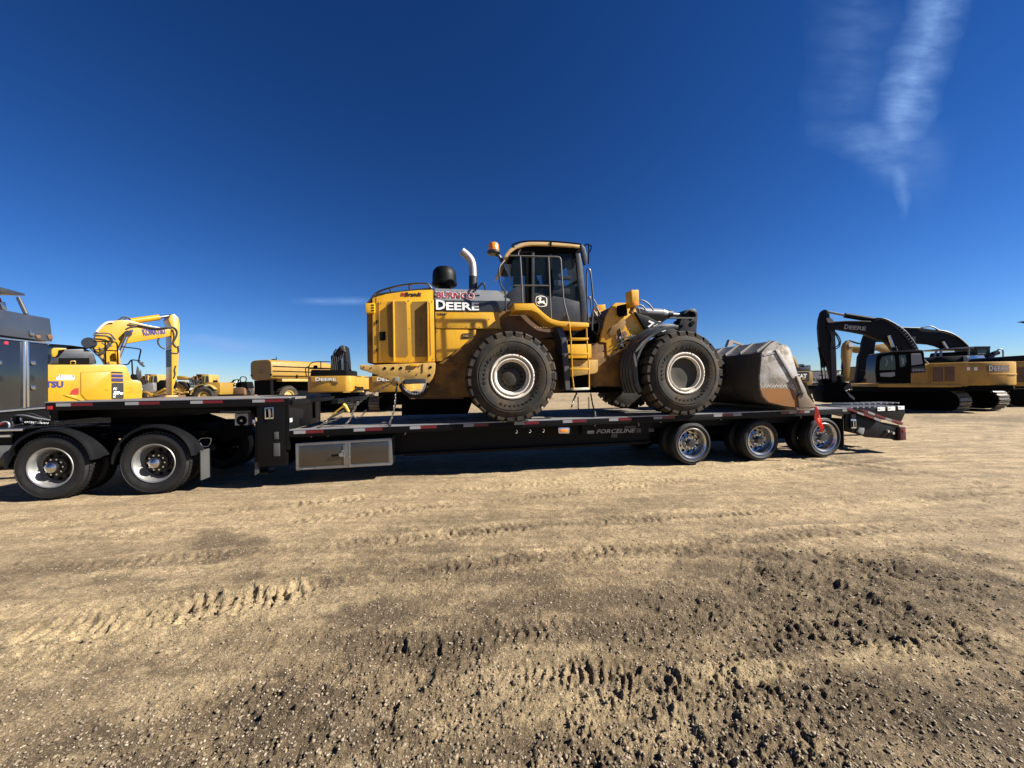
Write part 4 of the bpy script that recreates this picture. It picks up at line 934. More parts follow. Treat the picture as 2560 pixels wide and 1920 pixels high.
poly('vent_fin_foot', F0, C3, [(330, 1072), (352, 1040), (356, 1044), (350, 1074)], BT - .07, BT - .018, 'loader_yellow', dr)
poly('vent_fin_foot', F0, C3, [(614, 1072), (636, 1040), (640, 1044), (636, 1074)], BT - .07, BT - .018, 'loader_yellow', dr)
poly('door_latch', F0, C3, [(226, 830), (276, 826), (278, 896), (264, 902), (228, 900)], BT - .035, BT - .018, 'matt_black', dr, bev=.006)
poly('panel_seam', F0, C3, [(196, 548), (202, 548), (216, 1084), (210, 1084)], BT - .004, BT + .001, 'loader_yellow_shade', hood)
for y in (745, 980):
    a = F0.pt(*C3(206, y), BT - .012); part('door_hinge', MB().cyl(a - Vector((0, 0, .03)), a + Vector((0, 0, .03)), .012, 8), 'matt_black', hood)
lh = poly('rear_lamp_box', F0, C3, [(112, 590), (186, 588), (186, 668), (114, 670)], BT - .06, BT + .30, 'loader_yellow', WL, bev=.008)
for y in (600, 622, 645): poly('lamp_louvre', F0, C3, [(160, y), (184, y + 2), (184, y + 10), (160, y + 8)], BT - .066, BT - .058, 'matt_black', lh)
# rear hood hand rail
rail_pts = [(168, 548), (196, 502), (310, 462), (470, 430), (612, 424), (640, 440), (664, 470)]
part('hood_rail', MB().tube(smoothpath(p3(F0, C3, rail_pts, BT + .04)), .030, 8, flat=.6), 'dark_grey', WL)
part('hood_rail', MB().tube(smoothpath(p3(F0, C3, [(p[0], p[1] - 2) for p in rail_pts], FT - .04)), .026, 8, flat=.6), 'dark_grey', WL)
for a_, b_ in (((318, 460), (326, 500)), ((478, 432), (482, 484)), ((196, 520), (660, 468))):
    tubep('rail_post', F0, C3, [a_, b_], BT + .04, .024, 'dark_grey', WL)
# middle hood: chamfered grey top over yellow side
def hband(name, q_lo, q_hi, t_lo, t_hi, m):
    a = [F0.pt(*C3(*p), t_lo) for p in q_lo]; b = [F0.pt(*C3(*p), t_hi) for p in q_hi]
    lo2 = [Vector((p.x, WID - t_lo, p.z)) for p in a]; hi2 = [Vector((p.x, WID - t_hi, p.z)) for p in b]
    return part(name, MB().add(a + b + lo2 + hi2, [(0, 1, 3, 2), (2, 3, 7, 6), (6, 7, 5, 4), (4, 5, 1, 0), (0, 2, 6, 4), (1, 5, 7, 3)]), m, WL)
mid_lo = poly('hood_side', F0, C3, [(690, 658), (1222, 664), (1232, 790), (1250, 800), (692, 800)], BT, FT, 'loader_yellow', WL, bev=.008)
band = poly('hood_band', F0, C3, [(684, 566), (1310, 572), (1250, 655), (1222, 664), (690, 658)], BT - .004, FT + .004, 'dark_grey', WL, bev=.004)
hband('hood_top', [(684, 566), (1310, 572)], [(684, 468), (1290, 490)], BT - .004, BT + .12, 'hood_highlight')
poly('hood_seam', F0, C3, [(678, 470), (686, 470), (694, 1082), (688, 1082)], BT - .006, BT + .002, 'matt_black', WL)
poly('lower_side_panel', F0, C3, [(694, 806), (1030, 812), (1024, 850), (900, 960), (740, 1070), (696, 1070)], BT + .01, BT + .2, 'loader_yellow', WL, bev=.006)
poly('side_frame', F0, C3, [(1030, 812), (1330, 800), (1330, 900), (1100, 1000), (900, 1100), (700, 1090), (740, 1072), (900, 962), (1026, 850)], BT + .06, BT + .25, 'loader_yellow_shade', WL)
poly('model_plate', F0, C3, [(915, 842), (975, 840), (975, 880), (915, 882)], BT - .0, BT + .012, 'black_letter', WL)
lettersp(F0, WL, '744K', C3, (918, 874), (972, 872), 22, BT - .002, 'worn_tan', bold=.02)
# lettering
poly('decal_backing', F0, C3, [(700, 486), (1016, 500), (1014, 556), (700, 548)], BT + .06, BT + .066, 'hood_highlight', WL)
a = F0.pt(*C3(706, 548), BT + .03); b = F0.pt(*C3(1014, 556), BT + .03)
def burnco(off, m, bold, grow=0.0):
    q0, q1 = F0.pt(*C3(706 - grow, 548 + grow * .6), BT + .018 + off), F0.pt(*C3(1014 + grow, 556 + grow * .6), BT + .018 + off)
    hgt = abs(F0.pt(*C3(706, 546 + grow * .6), BT).z - F0.pt(*C3(706, 492 - grow * .6), BT).z)
    return letters(F0, WL, 'BURNCO', q0, q1, hgt, m, bold=bold)
burnco(.004, 'white_paint', .075, 5); burnco(-.002, 'red_letter', .015)
for s_, off, m, g, bo in (('b', -.006, 'black_letter', 4, .06), ('w', -.010, 'white_paint', 0, .03)):
    lettersp(F0, WL, 'D', C3, (698 - g, 645 + g), (778 + g, 645 + g), 84 + 2 * g, BT + off, m, bold=bo)
    lettersp(F0, WL, 'EERE', C3, (782 - g, 648 + g), (1054 + g, 651 + g), 66 + 2 * g, BT + off, m, bold=bo)
lettersp(F0, WL, 'L266', C3, (712, 690), (778, 691), 22, BT - .002, 'black_letter', bold=.03)
lettersp(F0, WL, 'Brandt', C3, (440, 536), (578, 533), 36, BT - .001, 'black_letter', bold=.025, shear=.25)
for k in range(3): poly('decal_bar', F0, C3, [(404 + k * 11, 532), (411 + k * 11, 532), (416 + k * 11, 503), (409 + k * 11, 503)], BT - .005, BT - .001, 'red_letter', WL)
for k in range(22):
    y = 712 + k * 11
    if k % 5 != 4: poly('stencil_mark', F0, C3, [(566, y), (578, y), (578, y + 7), (566, y + 7)], BT - .024, BT - .0205, 'loader_yellow_shade', dr)
# air pre-cleaner and exhaust
a = F0.pt(*C3(768, 455), 1.15); rr = .265
part('air_precleaner', MB().lathe([(0, .0), (rr * .78, .0), (rr * .96, .03), (rr * .98, .08), (rr * .92, .10), (rr * .93, .22), (rr * .86, .32), (rr * .65, .385), (rr * .3, .405), (0, .41)], (a.x, a.y, a.z), 'z', 36), 'black_paint', WL)
part('precleaner_stem', MB().cyl((a.x, a.y, a.z - .10), (a.x, a.y, a.z + .02), .12, 20), 'black_paint', WL)
ex = smoothpath(p3(F0, C3, [(1004, 470), (1003, 300), (990, 235), (950, 190), (912, 160)], 1.15))
part('exhaust_stack', MB().tube(ex, .082, 20), 'exhaust_pipe', WL)
part('exhaust_sleeve', MB().cyl(F0.pt(*C3(1004, 475), 1.15), F0.pt(*C3(1004, 370), 1.15), .088, 20), 'dark_grey', WL)
tubep('hood_hook', F0, C3, [(1040, 470, BT + .10), (1062, 440, BT + .02), (1090, 420, BT - .04), (1098, 440, BT - .03), (1106, 482, BT + .02)], BT + .25, .018, 'dark_grey', WL)

# ---- cab
CT = .50; CF = WID - CT
CN = CB
roof = poly('cab_roof', F0, CN, [(0, 395), (20, 330), (100, 235), (150, 195), (300, 125), (450, 100), (840, 104), (1250, 140), (1390, 155), (1385, 215), (1250, 196), (840, 172), (520, 165), (380, 180), (230, 225), (120, 300), (60, 380)], CT - .07, CF + .07, 'roof_tan', WL, bev=.018)
poly('roof_lining', F0, CN, [(120, 300), (230, 225), (380, 180), (520, 166), (840, 174), (1250, 198), (1385, 217), (1380, 300), (1250, 285), (840, 260), (500, 290), (200, 340)], CT - .02, CF + .02, 'matt_black', WL, bev=.006)
part('roof_gutter', MB().tube(smoothpath(p3(F0, CN, [(190, 205), (140, 190), (160, 150), (300, 105), (450, 88), (840, 92), (1250, 128), (1385, 150)], CT - .06)), .016, 8), 'matt_black', WL)
poly('roof_clip', F0, CN, [(835, 102), (862, 104), (858, 180), (832, 176)], CT - .085, CT - .06, 'matt_black', WL)
def both(name, pts, t, th, m, bev=.005, far=True):
    a = poly(name, F0, CN, pts, CT + t, CT + t + th, m, WL, bev=bev)
    if far: dup(a, (0, (CF - CT) - 2 * t - th, 0))
    return a
both('cab_lower_side', [(548, 1020), (820, 1075), (1075, 1110), (1385, 1195), (1440, 1250), (1500, 1555), (900, 1510), (840, 1490), (700, 1380), (560, 1240), (545, 1200)], 0, .05, 'dark_grey')
both('cab_pillar', [(498, 290), (548, 290), (548, 1215), (498, 1215)], -.012, .06, 'dark_grey')
both('cab_rear_post', [(395, 290), (500, 290), (500, 1210), (395, 1210)], .01, .10, 'matt_black')
both('cab_post', [(815, 270), (862, 270), (880, 1100), (818, 1100)], -.006, .05, 'matt_black')
both('front_pillar', [(1290, 285), (1365, 285), (1420, 560), (1462, 1000), (1490, 1300), (1500, 1550), (1410, 1548), (1385, 1190), (1335, 800), (1300, 420)], -.012, .07, 'dark_grey', .012)
both('window_beam', [(200, 255), (1300, 270), (1300, 320), (200, 345)], .015, .04, 'matt_black')
poly('cab_rear_skirt', F0, CN, [(100, 1000), (220, 910), (400, 905), (400, 1212), (180, 1215), (60, 1310), (40, 1330), (110, 1170), (50, 1050)], CT + .02, CF - .02, 'dark_grey', WL, bev=.01)
both('side_glass', [(150, 470), (230, 330), (395, 330), (395, 905), (200, 905), (130, 960)], .03, .006, 'glass_dark', 0)
both('side_glass', [(548, 300), (815, 300), (820, 1072), (548, 1018)], .02, .006, 'glass_dark', 0)
both('side_glass', [(862, 290), (1290, 300), (1345, 800), (1380, 1190), (1075, 1108), (880, 1075)], .02, .006, 'glass_dark', 0)
# curved front screen and rear screen
wf = [F0.pt(*CN(*p), CT + .05) for p in ((1372, 290), (1420, 560), (1462, 1000), (1490, 1300), (1500, 1550))]
scr = MB()
for dt, bulge in ((0, 0), (.18, .09), (.5, .15), (CF - CT - .10 - .18, .09), (CF - CT - .10, 0)):
    scr.v += [tuple(p + Vector((bulge, dt, 0))) for p in wf]
scr.f = [(i * 5 + j, i * 5 + j + 1, (i + 1) * 5 + j + 1, (i + 1) * 5 + j) for i in range(4) for j in range(4)]
part('windscreen', scr, 'glass_dark', WL)
wb = [F0.pt(*CN(*p), CT + .04) for p in ((170, 380), (150, 480), (132, 900))]
scb = MB()
for dt, bulge in ((0, 0), (.2, -.06), (CF - CT - .28, -.06), (CF - CT - .08, 0)): scb.v += [tuple(p + Vector((bulge, dt, 0))) for p in wb]
scb.f = [(i * 3 + j, i * 3 + j + 1, (i + 1) * 3 + j + 1, (i + 1) * 3 + j) for i in range(3) for j in range(2)]
part('rear_window', scb, 'glass_dark', WL)
# inside the cab
cs_ = F0.pt(*CN(800, 1000), HC)
poly('cab_floor', F0, CN, [(400, 1210), (1480, 1500), (1480, 1540), (400, 1260)], CT + .06, CF - .06, 'matt_black', WL)
seat = part('operator_seat', MB().box((cs_.x - .05, HC - .25, cs_.z - .12), (cs_.x + .42, HC + .25, cs_.z + .02)), 'seat_fabric', WL, bev=.03)
part('seat_back', MB().prism([(cs_.x - .06, cs_.z), (cs_.x + .10, cs_.z), (cs_.x + .02, cs_.z + .72), (cs_.x - .12, cs_.z + .72)], HC - .24, HC + .24), 'seat_fabric', seat, bev=.03)
part('headrest', MB().prism([(cs_.x - .10, cs_.z + .74), (cs_.x + .0, cs_.z + .74), (cs_.x - .02, cs_.z + .92), (cs_.x - .10, cs_.z + .92)], HC - .12, HC + .12), 'seat_fabric', seat, bev=.02)
part('armrest', MB().box((cs_.x, HC - .34, cs_.z + .18), (cs_.x + .42, HC - .26, cs_.z + .26)), 'seat_fabric', seat, bev=.01)
part('steering_column', MB().prism([(cs_.x + .62, cs_.z - .55), (cs_.x + .85, cs_.z - .55), (cs_.x + .72, cs_.z + .12), (cs_.x + .64, cs_.z + .12)], HC - .06, HC + .06), 'matt_black', WL)
part('steering_wheel', MB().lathe([(.20, 0), (.215, .015), (.20, .03), (.185, .015), (.20, 0)], (0, 0, 0), 'z', 28).cyl((-.19, 0, .015), (.19, 0, .015), .01, 6).cyl((0, -.19, .015), (0, .19, .015), .01, 6), 'matt_black', WL, at=(0, 0, 0)).matrix_local = Matrix.Translation(Vector((cs_.x + .60, HC, cs_.z + .18)) - BASE[WL.name]) @ Matrix.Rotation(RAD(-25), 4, 'Y')
part('cab_console', MB().box((cs_.x + .15, HC + .30, cs_.z - .2), (cs_.x + .75, HC + .48, cs_.z + .22)), 'matt_black', WL, bev=.02)
part('inner_rear_panel', MB().prism(pp(F0, CN, [(548, 420), (570, 560), (560, 680), (700, 1000), (410, 1000), (410, 330)], CF - .1), CF - .12, CF - .08), 'matt_black', WL)
part('inner_rear_panel', MB().prism(pp(F0, CN, [(820, 300), (1000, 300), (960, 640), (900, 800), (880, 1060), (790, 1060), (800, 620)], CF - .1), CF - .12, CF - .08), 'matt_black', WL)
part('inner_front_panel', MB().prism(pp(F0, CN, [(1110, 300), (1300, 300), (1330, 900), (1200, 900), (1180, 760), (1130, 560)], CF - .1), CF - .12, CF - .08), 'dark_grey', WL)
part('inner_sill', MB().prism(pp(F0, CN, [(420, 900), (1340, 930), (1400, 1200), (420, 1100)], CF - .1), CF - .14, CF - .08), 'matt_black', WL)
part('interior_headliner', MB().prism(pp(F0, CN, [(420, 300), (1300, 300), (1300, 470), (420, 440)], CF - .1), CF - .14, CF - .08), 'matt_black', WL)
part('inner_mirror', MB().cyl(F0.pt(*CN(1185, 520), CT + .3), F0.pt(*CN(1185, 520), CT + .34), .10, 18), 'dark_grey', WL)
# emblem on the door: leaping deer in a rounded frame
DG = crop(1330, 720, 27.65)
em = [(300, 600), (460, 550), (600, 520), (760, 550), (900, 590), (995, 620), (1040, 740), (1055, 900), (1045, 1080), (1025, 1200), (940, 1255), (800, 1290), (660, 1300), (500, 1265), (330, 1200), (280, 1080), (250, 920), (258, 740)]
emb = poly('emblem_frame', F0, DG, em, CT - .004, CT - .0005, 'white_paint', WL)
cx_, cy_ = 650, 910
poly('emblem_field', F0, DG, [(cx_ + (x - cx_) * .87, cy_ + (y - cy_) * .86) for x, y in em], CT - .007, CT - .004, 'black_letter', emb)
poly('emblem_deer', F0, DG, [(370, 960), (420, 935), (495, 930), (520, 880), (520, 830), (460, 785), (540, 765), (450, 735), (450, 680), (500, 690), (530, 640), (600, 610), (630, 640), (640, 720), (680, 740), (640, 775), (610, 790), (605, 870), (640, 895), (790, 905), (800, 840), (850, 880), (860, 930), (880, 1030), (985, 1120), (970, 1160), (850, 1100), (740, 1040), (560, 1045), (480, 985), (440, 1000), (545, 1090), (520, 1110), (410, 1050)], CT - .010, CT - .0072, 'white_paint', emb)
# mirrors, beacon
mp = smoothpath(p3(F0, CN, [(1380, 150), (1450, 200), (1500, 330), (1500, 480), (1465, 530), (1430, 500), (1400, 300)], CT - .18))
poly('side_mirror', F0, CN, [(1378, 150), (1420, 150), (1465, 220), (1500, 340), (1503, 460), (1480, 520), (1455, 525), (1440, 470), (1410, 330)], CT - .25, CT - .17, 'dark_grey', WL, bev=.02)
tubep('mirror_arm', F0, CN, [(1380, 170), (1450, 165), (1500, 145), (1530, 160), (1530, 300), (1520, 505)], CT + .1, .014, 'matt_black', WL)
tubep('mirror_arm', F0, CN, [(1500, 150), (1570, 170), (1580, 210), (1550, 280), (1530, 300)], CT + .1, .014, 'matt_black', WL)
a = F0.pt(*C4(180, 185), .62)
bc = part('beacon_base', MB().lathe([(0, -.01), (.10, -.01), (.135, .02), (.135, .05), (.10, .08), (0, .09)], tuple(a), 'z', 26), 'dark_grey', WL)
part('beacon_dome', MB().lathe([(.112, .06), (.108, .10), (.10, .19), (.085, .215), (0, .225)], tuple(a), 'z', 26), 'amber', bc)
tubep('beacon_arm', F0, C4, [(200, 185), (232, 200), (245, 250), (270, 230)], .62, .035, 'dark_grey', WL)
poly('rear_mirror', F0, C4, [(268, 262), (328, 270), (322, 330), (324, 400), (300, 330), (280, 300)], .55, .62, 'dark_grey', WL)
# ---- platform, rails, ladder
PT = .02
poly('platform_fender', F0, CB, [(182, 1215), (540, 1213), (600, 1280), (700, 1375), (780, 1440), (860, 1495), (905, 1508), (1020, 1535), (1500, 1560), (1535, 1575), (1532, 1640), (1180, 1635), (960, 1612), (860, 1580), (780, 1545), (700, 1480), (600, 1390), (500, 1345), (430, 1338), (190, 1338)], PT, .52, 'loader_yellow', WL, bev=.008)
poly('platform_fender', F0, CB, [(182, 1215), (540, 1213), (600, 1280), (700, 1375), (780, 1440), (860, 1495), (905, 1508), (1020, 1535), (1500, 1560), (1535, 1575), (1532, 1640), (1180, 1635), (960, 1612), (860, 1580), (780, 1545), (700, 1480), (600, 1390), (500, 1345), (430, 1338), (190, 1338)], WID - .52, WID - PT, 'loader_yellow', WL)
poly('inner_fender', F0, C4, [(230, 560), (330, 480), (360, 590), (350, 655), (540, 700), (700, 790), (720, 860), (480, 900), (235, 900)], .57, FT, 'rust_brown', WL)  # dark brown in place of yellow: shade under the platform painted in
poly('hood_rear_gusset', F0, C4, [(222, 668), (255, 655), (350, 655), (300, 700), (262, 720), (258, 800), (228, 800)], .53, .57, 'loader_yellow_shade', WL)
for k in range(7):
    a = F0.pt(*C4(525 + k * 23, 792 - (k % 2) * 3), .05)
    part('grip_hole', MB().cyl(a, a + Vector((0, .01, 0)), .012, 8), 'worn_tan', WL)
RT = .04
def rail(pts, r=.017, m='flap_grey', t=RT, cf=CB): return part('hand_rail', MB().tube(smoothpath(p3(F0, cf, pts, t)), r, 8), m, WL)
rail([(100, 355), (300, 362), (700, 372), (960, 375), (1010, 390), (1025, 440), (1035, 650), (1060, 1000), (1075, 1180), (1130, 1400), (1165, 1510), (1180, 1660)])
rail([(290, 365), (310, 700), (325, 1000), (335, 1215)]); rail([(800, 372), (818, 800), (838, 1300), (850, 1500)])
rail([(180, 895), (500, 892), (820, 898)], .014)
rail([(300, 250), (255, 290), (262, 350)], .014)
rail([(270, 235, .40), (222, 290, .30), (226, 360, .30), (232, 430, .33), (258, 470, .38), (278, 500, .43), (280, 660, .45)], .017, 'dark_grey', .10, C4)
rail([(1490, 980), (1490, 660), (1500, 610), (1535, 590), (1560, 640), (1590, 950), (1620, 1300), (1590, 1480), (1590, 1700)], .017, 'dark_grey', .12)
rail([(1500, 1560), (1510, 1120), (1530, 1095), (1560, 1110), (1580, 1450)], .015, 'dark_grey', .35)
rail([(1490, 980), (1500, 1300), (1525, 1560)], .015, 'dark_grey', .12)
ld = part('ladder_rail', MB().tube(p3(F0, C4, [(806, 760), (820, 900), (826, 1050), (832, 1200), (846, 1312)], .02), .022, 8, flat=.6), 'loader_yellow', WL)
part('ladder_rail', MB().tube(p3(F0, C4, [(948, 770), (953, 900), (966, 1080), (970, 1200), (972, 1304)], .05), .022, 8, flat=.6), 'loader_yellow', WL)
for y in (885, 1010, 1135):
    poly('ladder_step', F0, C4, [(818, y - 9), (968, y - 8), (968, y + 8), (820, y + 9)], .0, .16, 'loader_yellow', WL, bev=.004)
poly('ladder_step', F0, C4, [(840, 1296), (972, 1290), (974, 1308), (842, 1314)], .0, .18, 'rim_white', WL, bev=.004, label='bottom ladder step worn to bare pale metal')
poly('rear_mudguard', F0, C4, [(700, 790), (750, 790), (785, 880), (800, 1000), (808, 1150), (815, 1312), (778, 1314), (765, 1200), (752, 1050), (740, 900)], .10, .55, 'dark_grey', WL, bev=.006)
poly('mudguard_flap', F0, C4, [(766, 1010), (798, 1005), (808, 1160), (814, 1308), (780, 1312), (770, 1200)], .085, .10, 'flap_grey', WL)
poly('tool_box', F0, C4, [(725, 950), (820, 932), (990, 930), (992, 1042), (960, 1045), (726, 1050)], .35, .75, 'loader_yellow', WL, bev=.008)
poly('battery_box', F0, C4, [(820, 1060), (1045, 1060), (1045, 1170), (822, 1200)], .42, .8, 'worn_tan', WL, bev=.008)
poly('side_tank', F0, C4, [(690, 800), (960, 800), (1000, 900), (1000, 1300), (690, 1300)], .70, 1.8, 'matt_black', WL)
# ---- front frame and loader arms
AT = .62
poly('front_frame', F0, C5, [(55, 655), (200, 648), (215, 775), (330, 760), (400, 700), (640, 700), (900, 900), (640, 1060), (50, 1052)], AT + .0, WID - AT, 'loader_yellow_shade', WL, bev=.01)
tw_ = poly('arm_tower', F0, C5, [(150, 645), (165, 560), (200, 420), (238, 340), (270, 300), (292, 283), (400, 284), (470, 330), (482, 362), (565, 528), (700, 600), (420, 600), (215, 775), (205, 650)], AT - .02, AT + .06, 'loader_yellow', WL, bev=.008)
dup(tw_, (0, WID - 2 * AT - .04, 0))
poly('tower_web', F0, C5, [(150, 640), (200, 430), (240, 345), (290, 300), (330, 290), (330, 640)], AT + .07, WID - AT - .08, 'loader_yellow_shade', WL)
poly('tower_recess', F0, C5, [(312, 310), (395, 290), (400, 350), (402, 400), (340, 412), (315, 390)], AT - .10, AT - .03, 'matt_black', WL, bev=.01)
a = F0.pt(*C5(333, 605), AT - .05)
part('pivot_pin', MB().cyl(a, a + Vector((0, .08, 0)), .10, 20).cyl(a + Vector((.10, 0, .08)), a + Vector((.10, .07, .08)), .055, 14), 'rust_brown', WL)
part('pivot_pin_bolt', MB().cyl(a + Vector((0, -.02, 0)), a + Vector((0, .02, 0)), .028, 6), 'steel_worn', WL)
poly('cylinder_bracket', F0, C5, [(215, 560), (250, 500), (330, 460), (370, 430), (388, 460), (372, 520), (330, 560), (240, 600)], AT - .05, AT - .025, 'loader_yellow_shade', WL, bev=.006)
poly('far_tower_top', F0, C5, [(95, 430), (105, 370), (150, 350), (215, 360), (190, 440), (150, 520), (95, 520)], WID - AT - .3, WID - AT - .1, 'loader_yellow', WL, bev=.01)
poly('hydraulic_block', F0, C5, [(88, 440), (165, 430), (170, 500), (100, 520)], WID - AT - .7, WID - AT - .4, 'rim_white', WL, bev=.02)
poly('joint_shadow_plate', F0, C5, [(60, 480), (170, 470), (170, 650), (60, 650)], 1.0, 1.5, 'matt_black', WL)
bl = poly('head_lamp_box', F0, LA, [(298, 40), (320, 34), (436, 34), (450, 50), (458, 350), (330, 362)], .22, .5, 'loader_yellow', WL, bev=.012)
poly('lamp_lens', F0, LA, [(348, 272), (426, 268), (428, 340), (352, 346)], .212, .222, 'amber', bl, bev=.004)
tubep('lamp_post', F0, LA, [(340, 350), (320, 440), (290, 500)], .4, .05, 'loader_yellow_shade', WL)
poly('head_lamp_box', F0, C5, [(120, 302), (196, 298), (202, 350), (198, 378), (122, 372)], WID - .5, WID - .2, 'loader_yellow', WL, bev=.01)
for pts in ([(450, 245), (520, 240), (620, 290), (700, 380), (740, 440)], [(450, 330), (510, 340), (560, 390), (580, 430)], [(430, 380), (455, 430), (465, 490)]):
    tubep('hydraulic_hose', F0, LA, pts, AT + .5, .017, 'hose', WL)
cyl_a, cyl_b = F0.pt(*LA(380, 470), 1.27), F0.pt(*LA(900, 500), 1.27)
part('tilt_cylinder', MB().cyl(cyl_a, cyl_b, .105, 22), 'grey_metal', WL)
part('cylinder_collar', MB().cyl(F0.pt(*LA(905, 498), 1.27), F0.pt(*LA(1010, 510), 1.27), .108, 22, .075), 'grey_metal', WL)
part('cylinder_gland', MB().cyl(F0.pt(*LA(1010, 508), 1.27), F0.pt(*LA(1100, 515), 1.27), .085, 18), 'dark_grey', WL)
part('cylinder_rod', MB().cyl(F0.pt(*LA(1090, 522), 1.27), F0.pt(*LA(1380, 545), 1.27), .050, 16), 'chrome', WL)
poly('hose_bracket', F0, LA, [(600, 560), (1000, 545), (1045, 590), (900, 690), (780, 640), (640, 590)], 1.0, 1.1, 'matt_black', WL)
poly('linkage_bar', F0, LA, [(1060, 572), (1545, 580), (1550, 606), (1065, 600)], .98, 1.06, 'flap_grey', WL)
lv = poly('tilt_lever', F0, LA, [(1245, 800), (1260, 700), (1290, 620), (1340, 600), (1345, 540), (1380, 480), (1420, 420), (1460, 414), (1550, 416), (1610, 450), (1612, 560), (1600, 700), (1590, 850), (1640, 1200), (1300, 1200), (1240, 900)], 1.12, 1.20, 'charcoal_arm', WL, bev=.008)
dup(lv, (0, .22, 0)); 
part('lever_cap', MB().prism(pp(F0, LA, [(1340, 520), (1400, 430), (1470, 408), (1560, 410), (1625, 470), (1600, 560), (1560, 480), (1460, 450)], 1.05), 1.07, 1.45), 'dark_grey', WL, bev=.01)
for y, x in ((690, 1520), (500, 1500)):
    a = F0.pt(*LA(x, y), 1.10); part('lever_pin', MB().cyl(a, a + Vector((0, .36, 0)), .05, 14), 'matt_black', WL)
arm = poly('lift_arm', F0, LA, [(378, 462), (440, 500), (640, 560), (780, 640), (900, 690), (1000, 740), (1100, 790), (1500, 960), (1900, 1180), (2160, 1500), (2190, 1800), (2000, 1760), (1850, 1450), (1400, 1200), (900, 1000), (580, 815), (480, 640)], AT - .10, AT + .04, 'charcoal_arm', WL, bev=.01)
dup(arm, (0, WID - 2 * AT + .06, 0))
part('arm_crosstube', MB().cyl(F0.pt(*LA(1400, 1050), AT), F0.pt(*LA(1400, 1050), AT) + Vector((0, WID - 2 * AT, 0)), .16, 18), 'charcoal_arm', WL)
poly('arm_number', F0, LA, [(655, 638), (765, 688), (660, 775), (625, 765), (710, 700), (640, 665)], AT - .106, AT - .10, 'white_paint', WL)
poly('arm_number', F0, LA, [(735, 750), (825, 710), (830, 718), (740, 758)], AT - .106, AT - .10, 'white_paint', WL)
poly('arm_number', F0, LA, [(835, 655), (890, 662), (890, 672), (838, 668)], AT - .106, AT - .10, 'white_paint', WL)
poly('arm_number', F0, LA, [(862, 832), (905, 850), (945, 815), (980, 808), (985, 840), (930, 866), (880, 858)], AT - .106, AT - .10, 'white_paint', WL)
# front mudguard: ribbed, curved over the back of the front wheel
fd = MB(); n = 30; a0, a1 = RAD(93), RAD(202); R0 = LR + .075
prof = [(R0 - .02, -.10), (R0 + .02, -.105), (R0 + .05, -.08), (R0 + .05, .02), (R0 + .085, .05), (R0 + .085, .13), (R0 + .055, .16), (R0 + .09, .19), (R0 + .09, .27), (R0 + .06, .30), (R0 + .095, .33), (R0 + .095, .41), (R0 + .06, .44), (R0 + .10, .47), (R0 + .10, .56), (R0 + .06, .60), (R0 + .04, .60), (R0 + .02, -.06), (R0 - .02, -.07)]
vs = []
for k in range(n + 1):
    a = a0 + (a1 - a0) * k / n; bulge = .05 * math.sin(math.pi * k / n) + .02 * (k / n)
    for r_, h_ in prof: vs.append((lfp.x + (r_ + bulge) * math.cos(a), .06 + h_ * .85, zf + (r_ + bulge) * math.sin(a)))
q = len(prof)
fd.add(vs, [(k * q + j, k * q + (j + 1) % q, (k + 1) * q + (j + 1) % q, (k + 1) * q + j) for k in range(n) for j in range(q)] + [tuple(range(q)), tuple(range(n * q + q - 1, n * q - 1, -1))])
gd = part('front_mudguard', fd, 'dark_grey', WL); dup(gd, (0, WID - .7, 0))
poly('mudguard_lip', F0, C5, [(612, 590), (640, 575), (560, 650), (510, 712), (470, 745), (482, 715), (540, 640)], LT + .06, LT + .12, 'flap_grey', WL)
poly('mudguard_lip', F0, C5, [(462, 740), (480, 800), (492, 880), (500, 990), (488, 1045), (470, 1048), (484, 990), (476, 880), (458, 780)], LT + .10, LT + .14, 'flap_grey', WL)
part('mud_crust', MB().lathe([(0, .05), (.10, .045), (.2, .02), (.26, -.02)], tuple(F0.pt(*C5(745, 505), .25)), 'z', 20), 'steel_worn', WL)
for k, pts in enumerate(([(1000, 640), (1040, 700), (1060, 780), (1040, 850)], [(1015, 660), (1060, 720), (1085, 800), (1080, 880)], [(1000, 720), (1050, 740), (1100, 820), (1110, 900)], [(1030, 620), (1075, 700), (1100, 760), (1120, 860)], [(990, 800), (1040, 860), (1090, 870), (1110, 950)], [(1010, 560), (1050, 640), (1050, 700)])):
    tubep('steering_hose', F0, C4, pts, AT - .02 + .05 * k, .016, 'hose', WL)
for k, pts in enumerate(([(300, 640), (380, 600), (470, 590), (560, 560)], [(290, 680), (360, 640), (440, 600), (520, 570)], [(330, 520), (350, 600), (330, 680), (300, 730)])):
    tubep('hydraulic_hose', F0, C5, pts, AT - .06, .014, 'hose', WL)
for x, y in ((232, 760), (250, 720), (218, 700), (420, 520), (470, 470), (500, 520), (440, 580), (240, 400), (270, 350)):
    a = F0.pt(*C5(x, y), AT - .03); part('tower_bolt', MB().cyl(a, a + Vector((0, .02, 0)), .016, 6), 'steel_worn', tw_)
for x, y in ((240, 590), (240, 1060), (470, 568), (470, 1062), (665, 575), (672, 1055), (240, 700), (240, 950), (480, 800)):
    a = F0.pt(*C3(x, y), BT - .024); part('door_bolt', MB().cyl(a, a + Vector((0, .008, 0)), .011, 6), 'steel_worn', dr)
for x, y in ((705, 675), (705, 785), (1200, 680), (1140, 720), (950, 785), (1060, 785), (820, 785), (710, 820), (1010, 825), (712, 1050), (800, 1010)):
    a = F0.pt(*C3(x, y), BT - .006); part('panel_bolt', MB().cyl(a, a + Vector((0, .012, 0)), .010, 6), 'steel_worn', WL)
